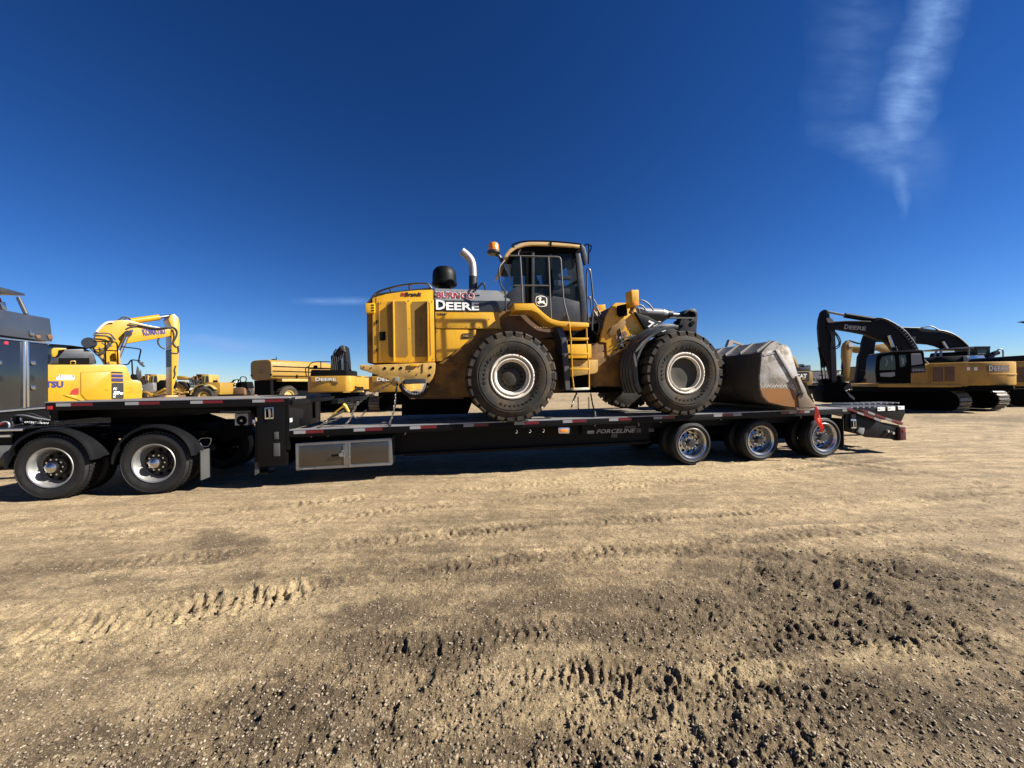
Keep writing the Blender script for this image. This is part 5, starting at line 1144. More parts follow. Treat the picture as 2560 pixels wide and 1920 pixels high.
for x, y in ((160, 1125), (210, 1180), (480, 1150), (540, 1180), (300, 1215), (460, 1110), (100, 1118), (560, 1110)):
    a = F0.pt(*C3(x, y), .29); part('counterweight_bolt', MB().cyl(a, a + Vector((0, .012, 0)), .014, 6), 'rust_brown', cw_)
# ---- bucket
side = [(1640, 742), (1700, 728), (1768, 716), (1800, 672), (1858, 670), (1898, 702), (1938, 830), (1975, 960), (2040, 1100), (2080, 1200), (2060, 1235), (1975, 1250), (1840, 1235), (1700, 1200), (1650, 1150), (1628, 1080), (1620, 960)]
BK0, BK1 = -.22, WID + .22
sp_ = pp(F0, C5, side, BK0)
bk = part('bucket', MB().prism(sp_, BK0, BK0 + .04), 'bucket_side', WL, bev=.004)
part('bucket_side_plate', MB().prism(sp_, BK1 - .04, BK1), 'bucket_side', bk)
shell = [sp_[i] for i in (13, 14, 15, 16, 0)]
bottom = [sp_[i] for i in (10, 11, 12, 13)]
def sheet_along(name, P, th, m, off=0.0):
    n = len(P); a = [Vector((p.x, BK0 + .041, p.z)) for p in P]; nv = []
    for i in range(n):
        d = (P[min(i + 1, n - 1)] - P[max(i - 1, 0)]); d.normalize(); nv.append(Vector((-d.z, 0, d.x)))
    inn = [a[i] + nv[i] * th for i in range(n)]
    mb = MB(); L = BK1 - BK0 - .082; vs = a + inn + [v + Vector((0, L, 0)) for v in a] + [v + Vector((0, L, 0)) for v in inn]
    fs_ = []
    for i in range(n - 1): fs_ += [(i, i + 1, 2 * n + i + 1, 2 * n + i), (n + i, 3 * n + i, 3 * n + i + 1, n + i + 1), (i, n + i, n + i + 1, i + 1), (2 * n + i, 2 * n + i + 1, 3 * n + i + 1, 3 * n + i)]
    fs_ += [(0, 2 * n, 3 * n, n), (n - 1, 2 * n - 1, 4 * n - 1, 3 * n - 1)]
    return part(name, mb.add(vs, fs_), m, bk)
sheet_along('bucket_back', shell, -.03, 'bucket_back'); sheet_along('bucket_floor', bottom, -.03, 'bucket_back')
top = [sp_[0] + Vector((.01, 0, .0)), sp_[2], F0.pt(*C5(1782, 632), BK0)]
tp = sheet_along('spill_guard', [sp_[0], F0.pt(*C5(1775, 632), BK0), F0.pt(*C5(1840, 662), BK0)], -.02, 'bucket_side')
a_, b_ = sp_[0], F0.pt(*C5(1775, 632), BK0)
for k in range(7):
    t_ = BK0 + .12 + k * (BK1 - BK0 - .3) / 6
    part('guard_rib', MB().prism([(a_.x + .02, a_.z + .005), (b_.x - .01, b_.z + .0), (b_.x - .03, b_.z + .02), (a_.x + .05, a_.z + .09), (a_.x - .01, a_.z + .05)], t_, t_ + .03), 'steel_worn', bk)
poly('guard_end', F0, C5, [(1640, 742), (1768, 716), (1800, 672), (1775, 632), (1720, 660), (1655, 720)], BK0 + .002, BK0 + .03, 'bucket_side', bk)
poly('rust_patch', F0, C5, [(1624, 1072), (1700, 1074), (1920, 1078), (1975, 1170), (1985, 1240), (1968, 1248), (1842, 1232), (1704, 1198), (1655, 1148), (1632, 1090)], BK0 - .006, BK0 - .0, 'bucket_rust', bk)
for k in range(22):
    x = 1640 + k * 12.5; dx = 24 if k % 2 else -20
    poly('scratch_weld', F0, C5, [(x, 1066 - (k % 3) * 5), (x + 4, 1068 - (k % 3) * 5), (x + dx + 4, 1030 + (k % 4) * 4), (x + dx, 1028 + (k % 4) * 4)], BK0 - .003, BK0 + .0, 'rim_white', bk)
poly('side_cutter', F0, C5, [(1762, 716), (1800, 722), (1900, 900), (1968, 1000), (2000, 1110), (1985, 1120), (1950, 1040), (1870, 900)], BK0 - .02, BK0 - .001, 'steel_worn', bk, bev=.004)
poly('side_cutter', F0, C5, [(1955, 958), (1982, 958), (2045, 1080), (2060, 1130), (2120, 1210), (2118, 1246), (1985, 1252), (1975, 1150), (2000, 1120), (1970, 1010)], BK0 - .03, BK0 + .0, 'cutter_brown', bk, bev=.006)
poly('wear_bar', F0, C5, [(1958, 960), (1984, 968), (2048, 1110), (2030, 1125), (2010, 1110)], BK0 - .06, BK0 - .03, 'steel_worn', bk, bev=.006)
a = F0.pt(*C5(2025, 1130), BK0 - .05); part('cutter_bolt', MB().cyl(a, a + Vector((0, .03, 0)), .03, 12), 'cutter_brown', bk)
part('cutting_edge', MB().prism(pp(F0, C5, [(1950, 1250), (2120, 1222), (2125, 1246), (2060, 1272), (1955, 1276)], BK0), BK0 - .02, BK1 + .02), 'cutter_brown', bk, bev=.004)
tt_ = poly('bucket_tooth', F0, C5, [(2010, 1215), (2100, 1200), (2120, 1215), (2122, 1240), (2020, 1250)], BK0 - .02, BK0 + .10, 'cutter_brown', bk, bev=.008)
for k in range(1, 8): dup(tt_, (0, k * (BK1 - BK0 - .12) / 7.0, 0))
for k in range(6):
    t_ = BK0 + .25 + k * (BK1 - BK0 - .5) / 5
    part('back_wear_strip', MB().prism([(p.x - .012, p.z) for p in shell[:]] + [(p.x + .002, p.z) for p in reversed(shell)], t_, t_ + .06), 'bucket_back', bk)
for q in ([(1655, 760), (1762, 735), (1768, 748), (1658, 776)],): poly('weld_bead', F0, C5, q, BK0 - .008, BK0, 'steel_worn', bk)
poly('edge_plate', F0, C5, [(2012, 1010), (2050, 1020), (2120, 1200), (2100, 1225)], BK0 + .6, BK0 + .66, 'matt_black', bk)
poly('bucket_hook', F0, C5, [(1320, 690), (1345, 622), (1375, 630), (1470, 665), (1465, 675), (1375, 650), (1370, 680)], 1.9, 2.0, 'steel_worn', bk)
part('bucket_link', MB().prism(pp(F0, C5, [(1200, 760), (1330, 770), (1340, 1050), (1200, 1050)], AT + .3), AT + .2, WID - AT - .2), 'bucket_back', bk)

# ------------------------------------------------------------------ chains, binder, flag
def chain(name, label, pts, r=.0075, pitch=.042, group=None, parent=None, base=None):
    P = [Vector(p) for p in pts]; seg = []; L = 0
    for a, b in zip(P[:-1], P[1:]): seg.append((L, (b - a).length, a, b)); L += (b - a).length
    n = max(3, int(L / pitch)); mb = MB()
    for k in range(n):
        d = (k + .5) * L / n
        for s0, l, a, b in seg:
            if s0 <= d <= s0 + l + 1e-6:
                c = a.lerp(b, (d - s0) / max(l, 1e-6)); dr_ = (b - a).normalized(); break
        up = Vector((0, 1, 0)) if k % 2 else Vector((0, 0, 1))
        y = up - dr_ * up.dot(dr_)
        if y.length < .1: y = Vector((1, 0, 0)) - dr_ * dr_.x
        y.normalize(); hl, hw = pitch * .62, pitch * .34
        ring = [c + dr_ * (hl * math.copysign(abs(math.cos(t)) ** .7, math.cos(t))) + y * (hw * math.sin(t)) for t in [2 * math.pi * i / 8 for i in range(9)]]
        mb.tube(ring, r, 5, cap=False)
    if parent is not None: return part(name, mb, 'chain_steel', parent)
    base = base or tuple(P[-1]); o = bpy.data.objects.new(name, mesh_of(name, mb, 'chain_steel', Vector(base))); COL.objects.link(o)
    o.location = F0.world(base); o.rotation_euler = (0, 0, F0.a); o['label'] = label; o['category'] = 'chain'
    if group: o['group'] = group
    BASE[o.name] = Vector(base); FRM[o.name] = F0; return o
G_CH = 'tie-down chains holding the loader'
cp = p3(F0, CH, [(740, -10, .30), (640, 50, .3), (500, 130, .3), (390, 210, .3), (300, 300, .28), (180, 340, .25)])
chain('tie_down_chain', 'rusty chain rising from the yellow binder to the loader counterweight', smoothpath([F0.pt(*C3(330, 1252), .32)] + cp, 1), group=G_CH)
chain('tie_down_chain', 'slack chain end hanging in a loop beside the yellow binder', smoothpath(p3(F0, CH, [(500, 425, .25), (440, 520, .25), (380, 580, .22), (280, 590, .22), (190, 540, .22), (150, 470, .22)]), 1), group=G_CH)
chain('tie_down_chain', 'chain dropping steeply from the binder end onto the deck edge', smoothpath(p3(F0, CH, [(320, 230, .25), (250, 360, .22), (200, 490, .18), (160, 600, .14), (100, 690, .08), (40, 750, .03)]), 1), group=G_CH)
chain('tie_down_chain', 'short chain between the binder lower end and the deck hook', smoothpath(p3(F0, C2, [(1450, 895, .2), (1400, 925, .16), (1350, 940, .12), (1310, 950, .06), (1280, 975, .03)]), 1), group=G_CH)
chain('tie_down_chain', 'chain bunched over the deck edge below the rear of the counterweight', smoothpath([F0.pt(*C3(375, 1255), .35), F0.pt(*CH(1150, 420), .25), F0.pt(*CH(1110, 560), .2), F0.pt(*CH(1060, 690), .08), F0.pt(*CH(1030, 740), .0), F0.pt(*CH(1080, 765), -.01)], 1), .011, .05, group=G_CH)
chain('tie_down_chain', 'left chain under the ladder running from the frame to the deck', p3(F0, C4, [(870, 1330, .5), (840, 1400, .4), (820, 1475, .3)]), .010, .046, group=G_CH)
chain('tie_down_chain', 'thin chain tail hanging straight down left under the ladder', p3(F0, C4, [(880, 1370, .4), (882, 1480, .4)]), .006, .036, group=G_CH)
chain('tie_down_chain', 'right chain under the ladder ending at the deck edge', p3(F0, C4, [(985, 1340, .5), (1000, 1430, .3), (1020, 1500, .15), (1020, 1530, .03)]), .010, .046, group=G_CH)
chain('tie_down_chain', 'thin chain tail hanging straight down right under the ladder', p3(F0, C4, [(968, 1370, .4), (970, 1470, .4)]), .006, .036, group=G_CH)
bp0 = F0.pt(*C2(1480, 830), .22)
BD = thing('chain_binder', 'yellow ratchet chain binder pulling tight the chain behind the trailer step', 'chain binder', F0, tuple(bp0))
part('binder_handle', MB().tube(p3(F0, C2, [(1368, 888), (1400, 862), (1450, 825), (1478, 812)], .2), [.012, .013, .016, .02], 8), 'binder_yellow', BD)
part('binder_body', MB().tube(p3(F0, C2, [(1462, 800), (1478, 815), (1492, 840), (1505, 862)], .21), [.03, .032, .028, .024], 10), 'binder_yellow', BD)
part('binder_barrel', MB().tube(p3(F0, C2, [(1310, 942), (1380, 895), (1470, 850)], .2), [.014, .022, .022], 10), 'chain_steel', BD)
part('binder_hook', MB().tube(smoothpath(p3(F0, C2, [(1290, 930), (1305, 945), (1325, 950), (1335, 935), (1325, 925)], .1)), .016, 8), 'chain_steel', BD)
a = F0.pt(*C5(2126, 1248), BK0 - .03)
fl = MB(); q = p3(F0, RE, [(-0, 0, 0)], 0)
fpts = [(2128, 1240), (2150, 1245), (2178, 1290), (2184, 1360), (2194, 1420), (2190, 1478), (2170, 1430), (2150, 1395), (2136, 1350), (2140, 1290)]
fp_ = [F0.pt(*C5(*p), BK0 - .04) for p in fpts]
grid = []
rows = 10
L_ = [(2128, 1240), (2138, 1290), (2136, 1345), (2150, 1392), (2168, 1430), (2188, 1478)]; R_ = [(2150, 1243), (2176, 1290), (2183, 1350), (2190, 1395), (2195, 1425), (2192, 1478)]
for i in range(6):
    for j in range(5):
        f_ = j / 4; x = L_[i][0] * (1 - f_) + R_[i][0] * f_; y = L_[i][1] * (1 - f_) + R_[i][1] * f_
        p = F0.pt(*C5(x, y), BK0 - .04); p.y += .03 * math.sin(j * 1.9 + i * .8); grid.append(p)
fl.v = [tuple(p) for p in grid] + [tuple(p + Vector((0, .003, 0))) for p in grid]
fl.f = [(i * 5 + j, i * 5 + j + 1, (i + 1) * 5 + j + 1, (i + 1) * 5 + j) for i in range(5) for j in range(4)] + [(30 + i * 5 + j, 30 + (i + 1) * 5 + j, 30 + (i + 1) * 5 + j + 1, 30 + i * 5 + j + 1) for i in range(5) for j in range(4)]
fo = bpy.data.objects.new('warning_flag', mesh_of('warning_flag', fl, 'flag_red', grid[0])); COL.objects.link(fo)
fo.location = F0.world(grid[0]); fo.rotation_euler = (0, 0, F0.a); tagm(fo, 'bright red warning flag hanging from the loader bucket corner', 'flag')

# ------------------------------------------------------------------ machines parked behind
def track_unit(parent, c, L, hgt, wdt, ang, fr, shoes=True, lower=None):
    """crawler track centred at c (s, t), heading ang in the local frame"""
    ca, sa = math.cos(ang), math.sin(ang); r = hgt / 2; z0 = r + .02
    path = []
    n = 10
    for k in range(n + 1): a = -math.pi / 2 + math.pi * k / n; path.append((L / 2 - r + r * math.cos(a), z0 + r * math.sin(a)))
    for k in range(n + 1): a = math.pi / 2 + math.pi * k / n; path.append((-L / 2 + r + r * math.cos(a), z0 + r * math.sin(a)))
    def w_(x, y, z): return (c[0] + x * ca - y * sa, c[1] + x * sa + y * ca, z)
    mb = MB(); m = len(path)
    vs = [w_(x * .96, -wdt * .36, z0 + (z - z0) * .86) for x, z in path] + [w_(x * .96, wdt * .36, z0 + (z - z0) * .86) for x, z in path]
    mb.add(vs, [tuple(range(m)), tuple(range(2 * m - 1, m - 1, -1))] + [(i, (i + 1) % m, m + (i + 1) % m, m + i) for i in range(m)])
    tr = part('crawler_track', mb, 'matt_black', parent)
    per = 0; seg = []
    for i in range(m):
        a, b = path[i], path[(i + 1) % m]; l = math.hypot(b[0] - a[0], b[1] - a[1]); seg.append((per, l, a, b)); per += l
    ns = int(per / .19); sm = MB()
    for k in range(ns):
        d = (k + .5) * per / ns
        for s0, l, a, b in seg:
            if s0 <= d <= s0 + l + 1e-9 and l > 1e-6:
                f = (d - s0) / l; x, z = a[0] + (b[0] - a[0]) * f, a[1] + (b[1] - a[1]) * f; tx, tz = (b[0] - a[0]) / l, (b[1] - a[1]) / l; break
        nx, nz = tz, -tx; h = .078
        for (u0, u1, o0, o1) in ((-h, h, -.03, .0), (-h, -h + .025, 0, .03), (h - .025, h, 0, .03)):
            q = []
            for y in (-wdt / 2, wdt / 2):
                for u, o in ((u0, o0), (u1, o0), (u1, o1), (u0, o1)): q.append(w_(x + tx * u + nx * o, y, z + tz * u + nz * o))
            sm.add(q, [(0, 1, 2, 3), (7, 6, 5, 4), (0, 4, 5, 1), (1, 5, 6, 2), (2, 6, 7, 3), (3, 7, 4, 0)])
    part('track_shoes', sm, 'track_steel', tr, kind='stuff')
    for k in range(7):
        x = -L / 2 + r + (L - 2 * r) * k / 6; a = w_(x, -wdt * .38, r * .42 + .05); b = w_(x, wdt * .38, r * .42 + .05)
        part('track_roller', MB().cyl(a, b, r * .32, 12), 'matt_black', tr)
    return tr

# ---- the bright yellow excavator
FK = Fr(55, 33.0)
KM = thing('excavator', 'clean bright yellow excavator with purple lettering behind the trailer neck at left', 'excavator', FK, tuple(FK.pt(*KC(700, 1200), 1.3).xy) + (0,))
kb = poly('body', FK, KC, [(-180, 785), (1060, 786), (1100, 796), (1128, 820), (1150, 880), (1180, 960), (1200, 985), (1300, 998), (1318, 1020), (1326, 1060), (1326, 1330), (-180, 1330)], 0, 2.7, 'exc_yellow', KM, bev=.04)
poly('side_door', FK, KC, [(530, 890), (905, 882), (920, 900), (924, 1238), (620, 1246), (590, 1236), (532, 1170)], -.025, .0, 'exc_yellow', kb, bev=.012)
poly('door_gap', FK, KC, [(522, 882), (912, 874), (932, 892), (932, 1244), (612, 1254), (582, 1244), (522, 1176)], -.004, .01, 'exc_yellow_deep', kb)
poly('body_crease', FK, KC, [(300, 1180), (420, 1180), (590, 1245), (540, 1256)], -.03, .0, 'exc_yellow', kb, bev=.01)
poly('stripe', FK, KC, [(930, 874), (1074, 882), (1076, 894), (930, 888)], -.030, -.0255, 'black_letter', kb)
poly('stripe', FK, KC, [(932, 910), (1076, 914), (1078, 944), (934, 940)], -.030, -.0255, 'navy', kb)
poly('stripe', FK, KC, [(934, 960), (1078, 964), (1080, 1000), (936, 997)], -.030, -.0255, 'navy', kb)
mp_ = poly('model_panel', FK, KC, [(938, 1020), (1082, 1022), (1084, 1220), (936, 1224)], -.030, -.0255, 'black_letter', kb)
lettersp(FK, mp_, 'PC', KC, (948, 1115), (998, 1115), 32, -.031, 'white_paint', shear=.3, bold=.03)
lettersp(FK, mp_, '238', KC, (946, 1172), (1030, 1172), 42, -.031, 'white_paint', shear=.3, bold=.05)
lettersp(FK, mp_, 'us', KC, (1036, 1172), (1078, 1172), 28, -.031, 'white_paint', shear=.3, bold=.04)
lettersp(FK, mp_, 'LC', KC, (946, 1212), (984, 1212), 28, -.031, 'white_paint', shear=.3, bold=.04)
lettersp(FK, kb, 'KOMATSU', KC, (-350, 1088), (304, 1086), 92, -.002, 'navy', bold=.06)
poly('danger_decal', FK, KC, [(212, 982), (214, 950), (240, 918), (436, 920), (450, 955), (436, 985)], -.008, -.001, 'white_paint', kb)
poly('danger_band', FK, KC, [(218, 948), (240, 920), (434, 922), (446, 950)], -.011, -.008, 'red_letter', kb)
lettersp(FK, kb, 'DANGER', KC, (272, 945), (424, 947), 18, -.012, 'white_paint', bold=.05)
poly('warning_triangle', FK, KC, [(236, 945), (262, 945), (249, 925)], -.015, -.011, 'white_paint', kb)
poly('red_reflector', FK, KC, [(382, 1172), (410, 1120), (445, 1096), (500, 1088), (502, 1172)], -.01, .0, 'red_paint', kb)
lettersp(FK, kb, '1-1', KC, (842, 1125), (888, 1125), 24, -.028, 'exc_yellow_deep', bold=.04)
for x, y, w2 in ((1130, 1095, 70), (1108, 1150, 100), (1150, 1125, 60)): poly('scribble', FK, KC, [(x, y), (x + w2, y - 14), (x + w2, y - 9), (x, y + 6)], -.006, -.0005, 'exc_yellow_deep', kb)
poly('engine_cover', FK, KC, [(170, 640), (240, 600), (330, 585), (560, 580), (650, 600), (700, 640), (740, 775), (150, 778)], .5, 2.2, 'dark_grey', KM, bev=.05)
poly('cover_vent', FK, KC, [(250, 700), (640, 700), (640, 770), (250, 770)], .47, .5, 'matt_black', KM)
poly('cab_roof', FK, KC, [(130, 515), (400, 535), (620, 566), (622, 580), (400, 552), (130, 535)], 1.9, 2.7, 'matt_black', KM)
poly('cab_body', FK, KC, [(-160, 515), (150, 530), (300, 545), (600, 580), (600, 780), (-160, 780)], 2.0, 2.7, 'glass_opaque', KM)
poly('exhaust_box', FK, KC, [(150, 585), (180, 568), (240, 568), (345, 575), (345, 586), (238, 600), (228, 650), (200, 685), (165, 685), (152, 640)], .2, .5, 'exc_yellow', KM, bev=.02)
poly('lifting_eye', FK, KC, [(392, 780), (394, 742), (406, 734), (456, 734), (466, 744), (466, 782)], .08, .14, 'exc_yellow', KM, bev=.01)
a = FK.pt(*KC(430, 760), .07); part('eye_hole', MB().cyl(a, a + Vector((0, .03, 0)), .05, 14), 'matt_black', KM)
a = FK.pt(*KC(632, 505), .4); part('round_mirror', MB().cyl(a, a + Vector((.03, .06, .0)), .19, 24), 'dark_grey', KM)
tubep('mirror_stalk', FK, KC, [(640, 510), (690, 560), (720, 640)], .5, .02, 'matt_black', KM)
boom = poly('boom', FK, KC, [(850, 785), (800, 700), (720, 610), (690, 540), (700, 470), (735, 370), (800, 290), (880, 232), (960, 215), (1060, 205), (1150, 208), (1350, 262), (1500, 292), (1650, 312), (1765, 330), (1768, 400), (1560, 442), (1300, 482), (1110, 515), (1065, 490), (1010, 600), (985, 680), (1000, 785)], 1.05, 1.40, 'exc_yellow', KM, bev=.03)
kt_l = FK.pt(*KC(1342, 415), 1.045); kt_r = FK.pt(*KC(1632, 390), 1.045)
letters(FK, boom, 'KOMATSU', kt_l, kt_r, .27, 'navy', bold=.05)
poly('boom_plate', FK, KC, [(1165, 335), (1208, 330), (1206, 358), (1190, 372), (1168, 360)], 1.03, 1.05, 'navy', boom)
part('arm_cylinder', MB().cyl(FK.pt(*KC(1180, 222), 1.32), FK.pt(*KC(1545, 172), 1.32), .115, 16), 'exc_yellow', KM)
part('arm_cylinder_rod', MB().cyl(FK.pt(*KC(1540, 173), 1.32), FK.pt(*KC(1710, 150), 1.32), .06, 12), 'chrome', KM)
stk = poly('stick', FK, KC, [(1704, 290), (1665, 200), (1690, 140), (1740, 130), (1795, 175), (1812, 260), (1810, 420), (1798, 700), (1790, 900), (1730, 1080), (1724, 1230), (1706, 1230), (1704, 440)], 1.0, 1.75, 'exc_yellow', KM, bev=.02)
spt = [FK.pt(*KC(x, y), 1.02) for x, y in ((1704, 585), (1704, 840))]
part('stick_patch', MB().box((spt[0].x - .012, 1.03, spt[1].z), (spt[0].x - .003, 1.72, spt[0].z)), 'black_letter', stk)
poly('boom_cylinder', FK, KC, [(975, 600), (1035, 600), (1050, 780), (1000, 780)], .8, .95, 'exc_yellow', KM, bev=.03)
part('boom_cylinder_rod', MB().cyl(FK.pt(*KC(1140, 385), .9), FK.pt(*KC(1015, 690), .9), .062, 14), 'chrome', KM)
part('rod_eye', MB().cyl(FK.pt(*KC(1142, 382), .8), FK.pt(*KC(1142, 382), 1.0), .11, 16), 'dark_grey', KM)
part('white_guard', MB().tube(smoothpath(p3(FK, KC, [(735, 360), (800, 285), (875, 235), (950, 232)], 1.0)), .035, 8), 'rim_white', KM)
for pts, t_, r_ in (([(740, 400), (800, 300), (1000, 225), (1080, 160), (1150, 175), (1170, 220)], 1.2, .03), ([(780, 420), (850, 300), (1040, 230), (1130, 175)], 1.1, .028), ([(1120, 320), (1200, 285), (1400, 290), (1560, 320), (1640, 300)], 1.02, .025),
                    ([(1150, 250), (1350, 285), (1500, 318), (1640, 300), (1720, 290), (1780, 340), (1770, 430), (1700, 530), (1650, 580)], .98, .028), ([(1720, 330), (1745, 420), (1720, 500), (1760, 560), (1800, 545)], .98, .024),
                    ([(1545, 440), (1520, 480), (1550, 550), (1620, 585)], 1.0, .03), ([(1700, 630), (1780, 640), (1800, 620), (1790, 560)], .98, .024), ([(1760, 800), (1740, 860), (1755, 900), (1735, 960)], .98, .022),
                    ([(690, 400), (900, 415), (950, 470), (890, 560), (800, 640)], .9, .028), ([(700, 380), (900, 375), (940, 420), (980, 470)], .95, .026), ([(640, 570), (760, 600), (860, 560), (930, 500)], .8, .025), ([(660, 580), (780, 690), (880, 780)], .7, .028), ([(720, 660), (820, 620), (880, 520), (900, 470)], .7, .022), ([(760, 560), (840, 640), (830, 720)], .75, .022), ([(800, 500), (880, 560), (940, 540)], .75, .022)):
    tubep('hydraulic_hose', FK, KC, pts, t_, r_, 'hose', KM, n=6)
for pts in ([(690, 486), (950, 488), (995, 500), (1004, 560), (1010, 790)], [(845, 490), (850, 785)], [(860, 602), (1004, 606)], [(1050, 552), (1300, 582), (1308, 600), (1280, 720), (1275, 760)], [(1040, 788), (1130, 786), (1150, 770), (1175, 730), (1200, 722), (1300, 738)], [(1190, 730), (1196, 850), (1202, 960)]):
    tubep('guard_rail', FK, KC, pts, .15, .022, 'matt_black', KM, n=6)
poly('mirror', FK, KC, [(1282, 745), (1355, 755), (1335, 775), (1368, 812), (1340, 816), (1290, 780)], .0, .06, 'dark_grey', KM, bev=.01)
poly('mirror', FK, KC, [(1262, 800), (1282, 830), (1290, 870), (1312, 850), (1318, 930), (1300, 968), (1250, 960), (1248, 880)], .0, .06, 'dark_grey', KM, bev=.01)
poly('mirror_base', FK, KC, [(1182, 915), (1200, 905), (1262, 915), (1270, 975), (1200, 978), (1180, 950)], .0, .1, 'matt_black', KM, bev=.02)
poly('boom_foot', FK, KC, [(900, 785), (895, 745), (985, 735), (1000, 785)], .7, 1.0, 'exc_yellow', KM, bev=.02)
bl_ = FK.pt(*KC(1660, 1220), 1.0)
part('bucket', MB().prism([(bl_.x - .1, 1.45), (bl_.x + .25, 1.45), (bl_.x + .4, .9), (bl_.x + .2, .2), (bl_.x - .6, .05), (bl_.x - .9, .5), (bl_.x - .5, .9)], .8, 1.9), 'exc_yellow_deep', KM, bev=.02)
kc_ = FK.pt(*KC(620, 1200), 1.3)
for dt in (.3, 2.4): track_unit(KM, (kc_.x + .2, dt), 4.2, .85, .6, 0, FK)
part('undercarriage', MB().box((kc_.x - 1.2, .6, .4), (kc_.x + 1.5, 2.1, 1.05)), 'matt_black', KM)

# ---- big dark-armed excavators at the right
F1 = Fr(-20, 24.5)

D1 = thing('excavator', 'tan excavator with black arm lettered DEERE parked at right, cab facing left', 'excavator', F1, tuple(F1.pt(*C6(1450, 850), 1.3).xy) + (0,))
ub = poly('engine_bay', F1, C6, [(1168, 692), (1300, 640), (1345, 622), (1560, 614), (1700, 606), (1700, 832), (870, 838), (862, 808), (1168, 802)], 0, 2.7, 'deere_tan', D1, bev=.03)
a = F1.pt(*C6(1690, 606), 0); b = F1.pt(*C6(1690, 830), 0)
e1 = F1.pt(*C6(2040, 700), .28); e2 = F1.pt(*C6(2108, 700), 1.0); zt, zb = F1.pt(*C6(1900, 606), .1).z, F1.pt(*C6(1950, 824), .1).z
plan_ = [(a.x - .02, .0), (a.x + (e1.x - a.x) * .5, .03), (e1.x, .20), (e1.x + (e2.x - e1.x) * .6, .42), (e2.x - .04, .75), (e2.x, 1.35), (e2.x - .04, 1.95), (e1.x + .2, 2.35), (e1.x, 2.55), (a.x - .02, 2.7)]
cwt = part('counterweight', MB().plan(plan_, zb, zt), 'deere_tan', D1, bev=.06)
part('counterweight_lip', MB().plan([(x, t - .03) if t < 1.3 else (x + .02, t) for x, t in plan_[1:7]] + [(plan_[6][0] - .3, 1.9), (plan_[1][0], .2)], zb + (zt - zb) * .42, zb + (zt - zb) * .50), 'deere_tan', cwt, bev=.02)
for q in ([(1372, 655), (1466, 652), (1466, 790), (1372, 790)], [(1482, 652), (1574, 648), (1574, 786), (1482, 788)]): poly('vent_grill', F1, C6, q, -.02, .0, 'rust_brown', ub, bev=.01)
for q in ([(1360, 660), (1368, 660), (1366, 800), (1358, 800)], [(1470, 650), (1478, 650), (1478, 795), (1470, 795)], [(1340, 640), (1346, 640), (1344, 805), (1338, 805)]): poly('panel_rib', F1, C6, q, -.03, .0, 'deere_tan', ub)
poly('side_skirt', F1, C6, [(872, 808), (1330, 812), (1640, 818), (1640, 838), (1500, 842), (872, 840)], -.05, .05, 'deere_tan', D1, bev=.02)
p_l = F1.pt(*C6(1882, 692), .03); p_r = F1.pt(*C6(2064, 692), .16)
for off, m, g, bo in ((0, 'black_letter', .022, .05), (.006, 'white_paint', 0, .03)):
    dd_ = (p_r - p_l).normalized(); L = (p_r - p_l).length; dd_.z = 0; dd_.normalize(); nn_ = dd_.cross(Vector((0, 0, 1)))
    bse = p_l + nn_ * (.02 + off)
    letters(F1, cwt, 'D', bse - Vector((0, 0, g)) - dd_ * g, bse + dd_ * (L * .25 + g) - Vector((0, 0, g)), .25 + 2 * g, m, bold=bo)
    letters(F1, cwt, 'EERE', bse + dd_ * (L * .27 - g) - Vector((0, 0, g)), bse + dd_ * (L + g) - Vector((0, 0, g)), .205 + 2 * g, m, bold=bo)
poly('warning_sticker', F1, C6, [(1686, 656), (1715, 655), (1715, 684), (1688, 685)], -.01, .04, 'white_paint', cwt); poly('warning_sticker', F1, C6, [(1752, 656), (1785, 655), (1785, 685), (1754, 686)], .0, .05, 'white_paint', cwt)
cab = poly('cab_shell', F1, C6, [(858, 560), (892, 522), (1010, 508), (1150, 502), (1270, 502), (1288, 520), (1302, 640), (1168, 692), (1168, 802), (858, 800), (845, 700)], .0, .06, 'matt_black', D1)
cab2 = part('cab_body', MB().prism(pp(F1, C6, [(858, 560), (892, 522), (1150, 502), (1165, 800), (858, 800), (845, 700)], .06), .07, 1.0), 'dark_grey', D1)
poly('cab_roof', F1, C6, [(885, 526), (1010, 506), (1150, 498), (1275, 496), (1282, 508), (1010, 516), (892, 534)], -.03, 1.0, 'dark_grey', D1, bev=.02)
poly('cab_glass', F1, C6, [(905, 560), (1000, 540), (1022, 560), (1028, 680), (880, 684), (884, 600)], -.012, -.002, 'glass_opaque', cab)
poly('cab_glass', F1, C6, [(1058, 545), (1120, 540), (1130, 600), (1112, 650), (1070, 655)], -.012, -.002, 'glass_opaque', cab)
poly('cab_rear_glass', F1, C6, [(1170, 530), (1262, 525), (1280, 625), (1175, 640)], -.012, -.002, 'grey_metal', cab)
lettersp(F1, cab, 'JOHN DEERE', C6, (1175, 542), (1258, 542), 12, -.014, 'white_paint', bold=.02)
poly('lower_door_glass', F1, C6, [(884, 710), (1020, 700), (1024, 735), (990, 746), (890, 742)], -.012, -.002, 'grey_metal', cab)
for q in ([(930, 560), (960, 600), (945, 650), (938, 640), (948, 605)], [(985, 550), (1005, 570), (1000, 600), (985, 585)], [(1078, 560), (1110, 580), (1108, 620), (1090, 640)]): poly('glass_glint', F1, C6, q, -.016, -.0125, 'grey_metal', cab)
lettersp(F1, ub, '290G', C6, (1182, 694), (1294, 692), 24, -.03, 'decal_grey', bold=.03)
poly('model_panel', F1, C6, [(1172, 655), (1300, 640), (1304, 704), (1172, 712)], -.028, -.0, 'black_letter', ub)
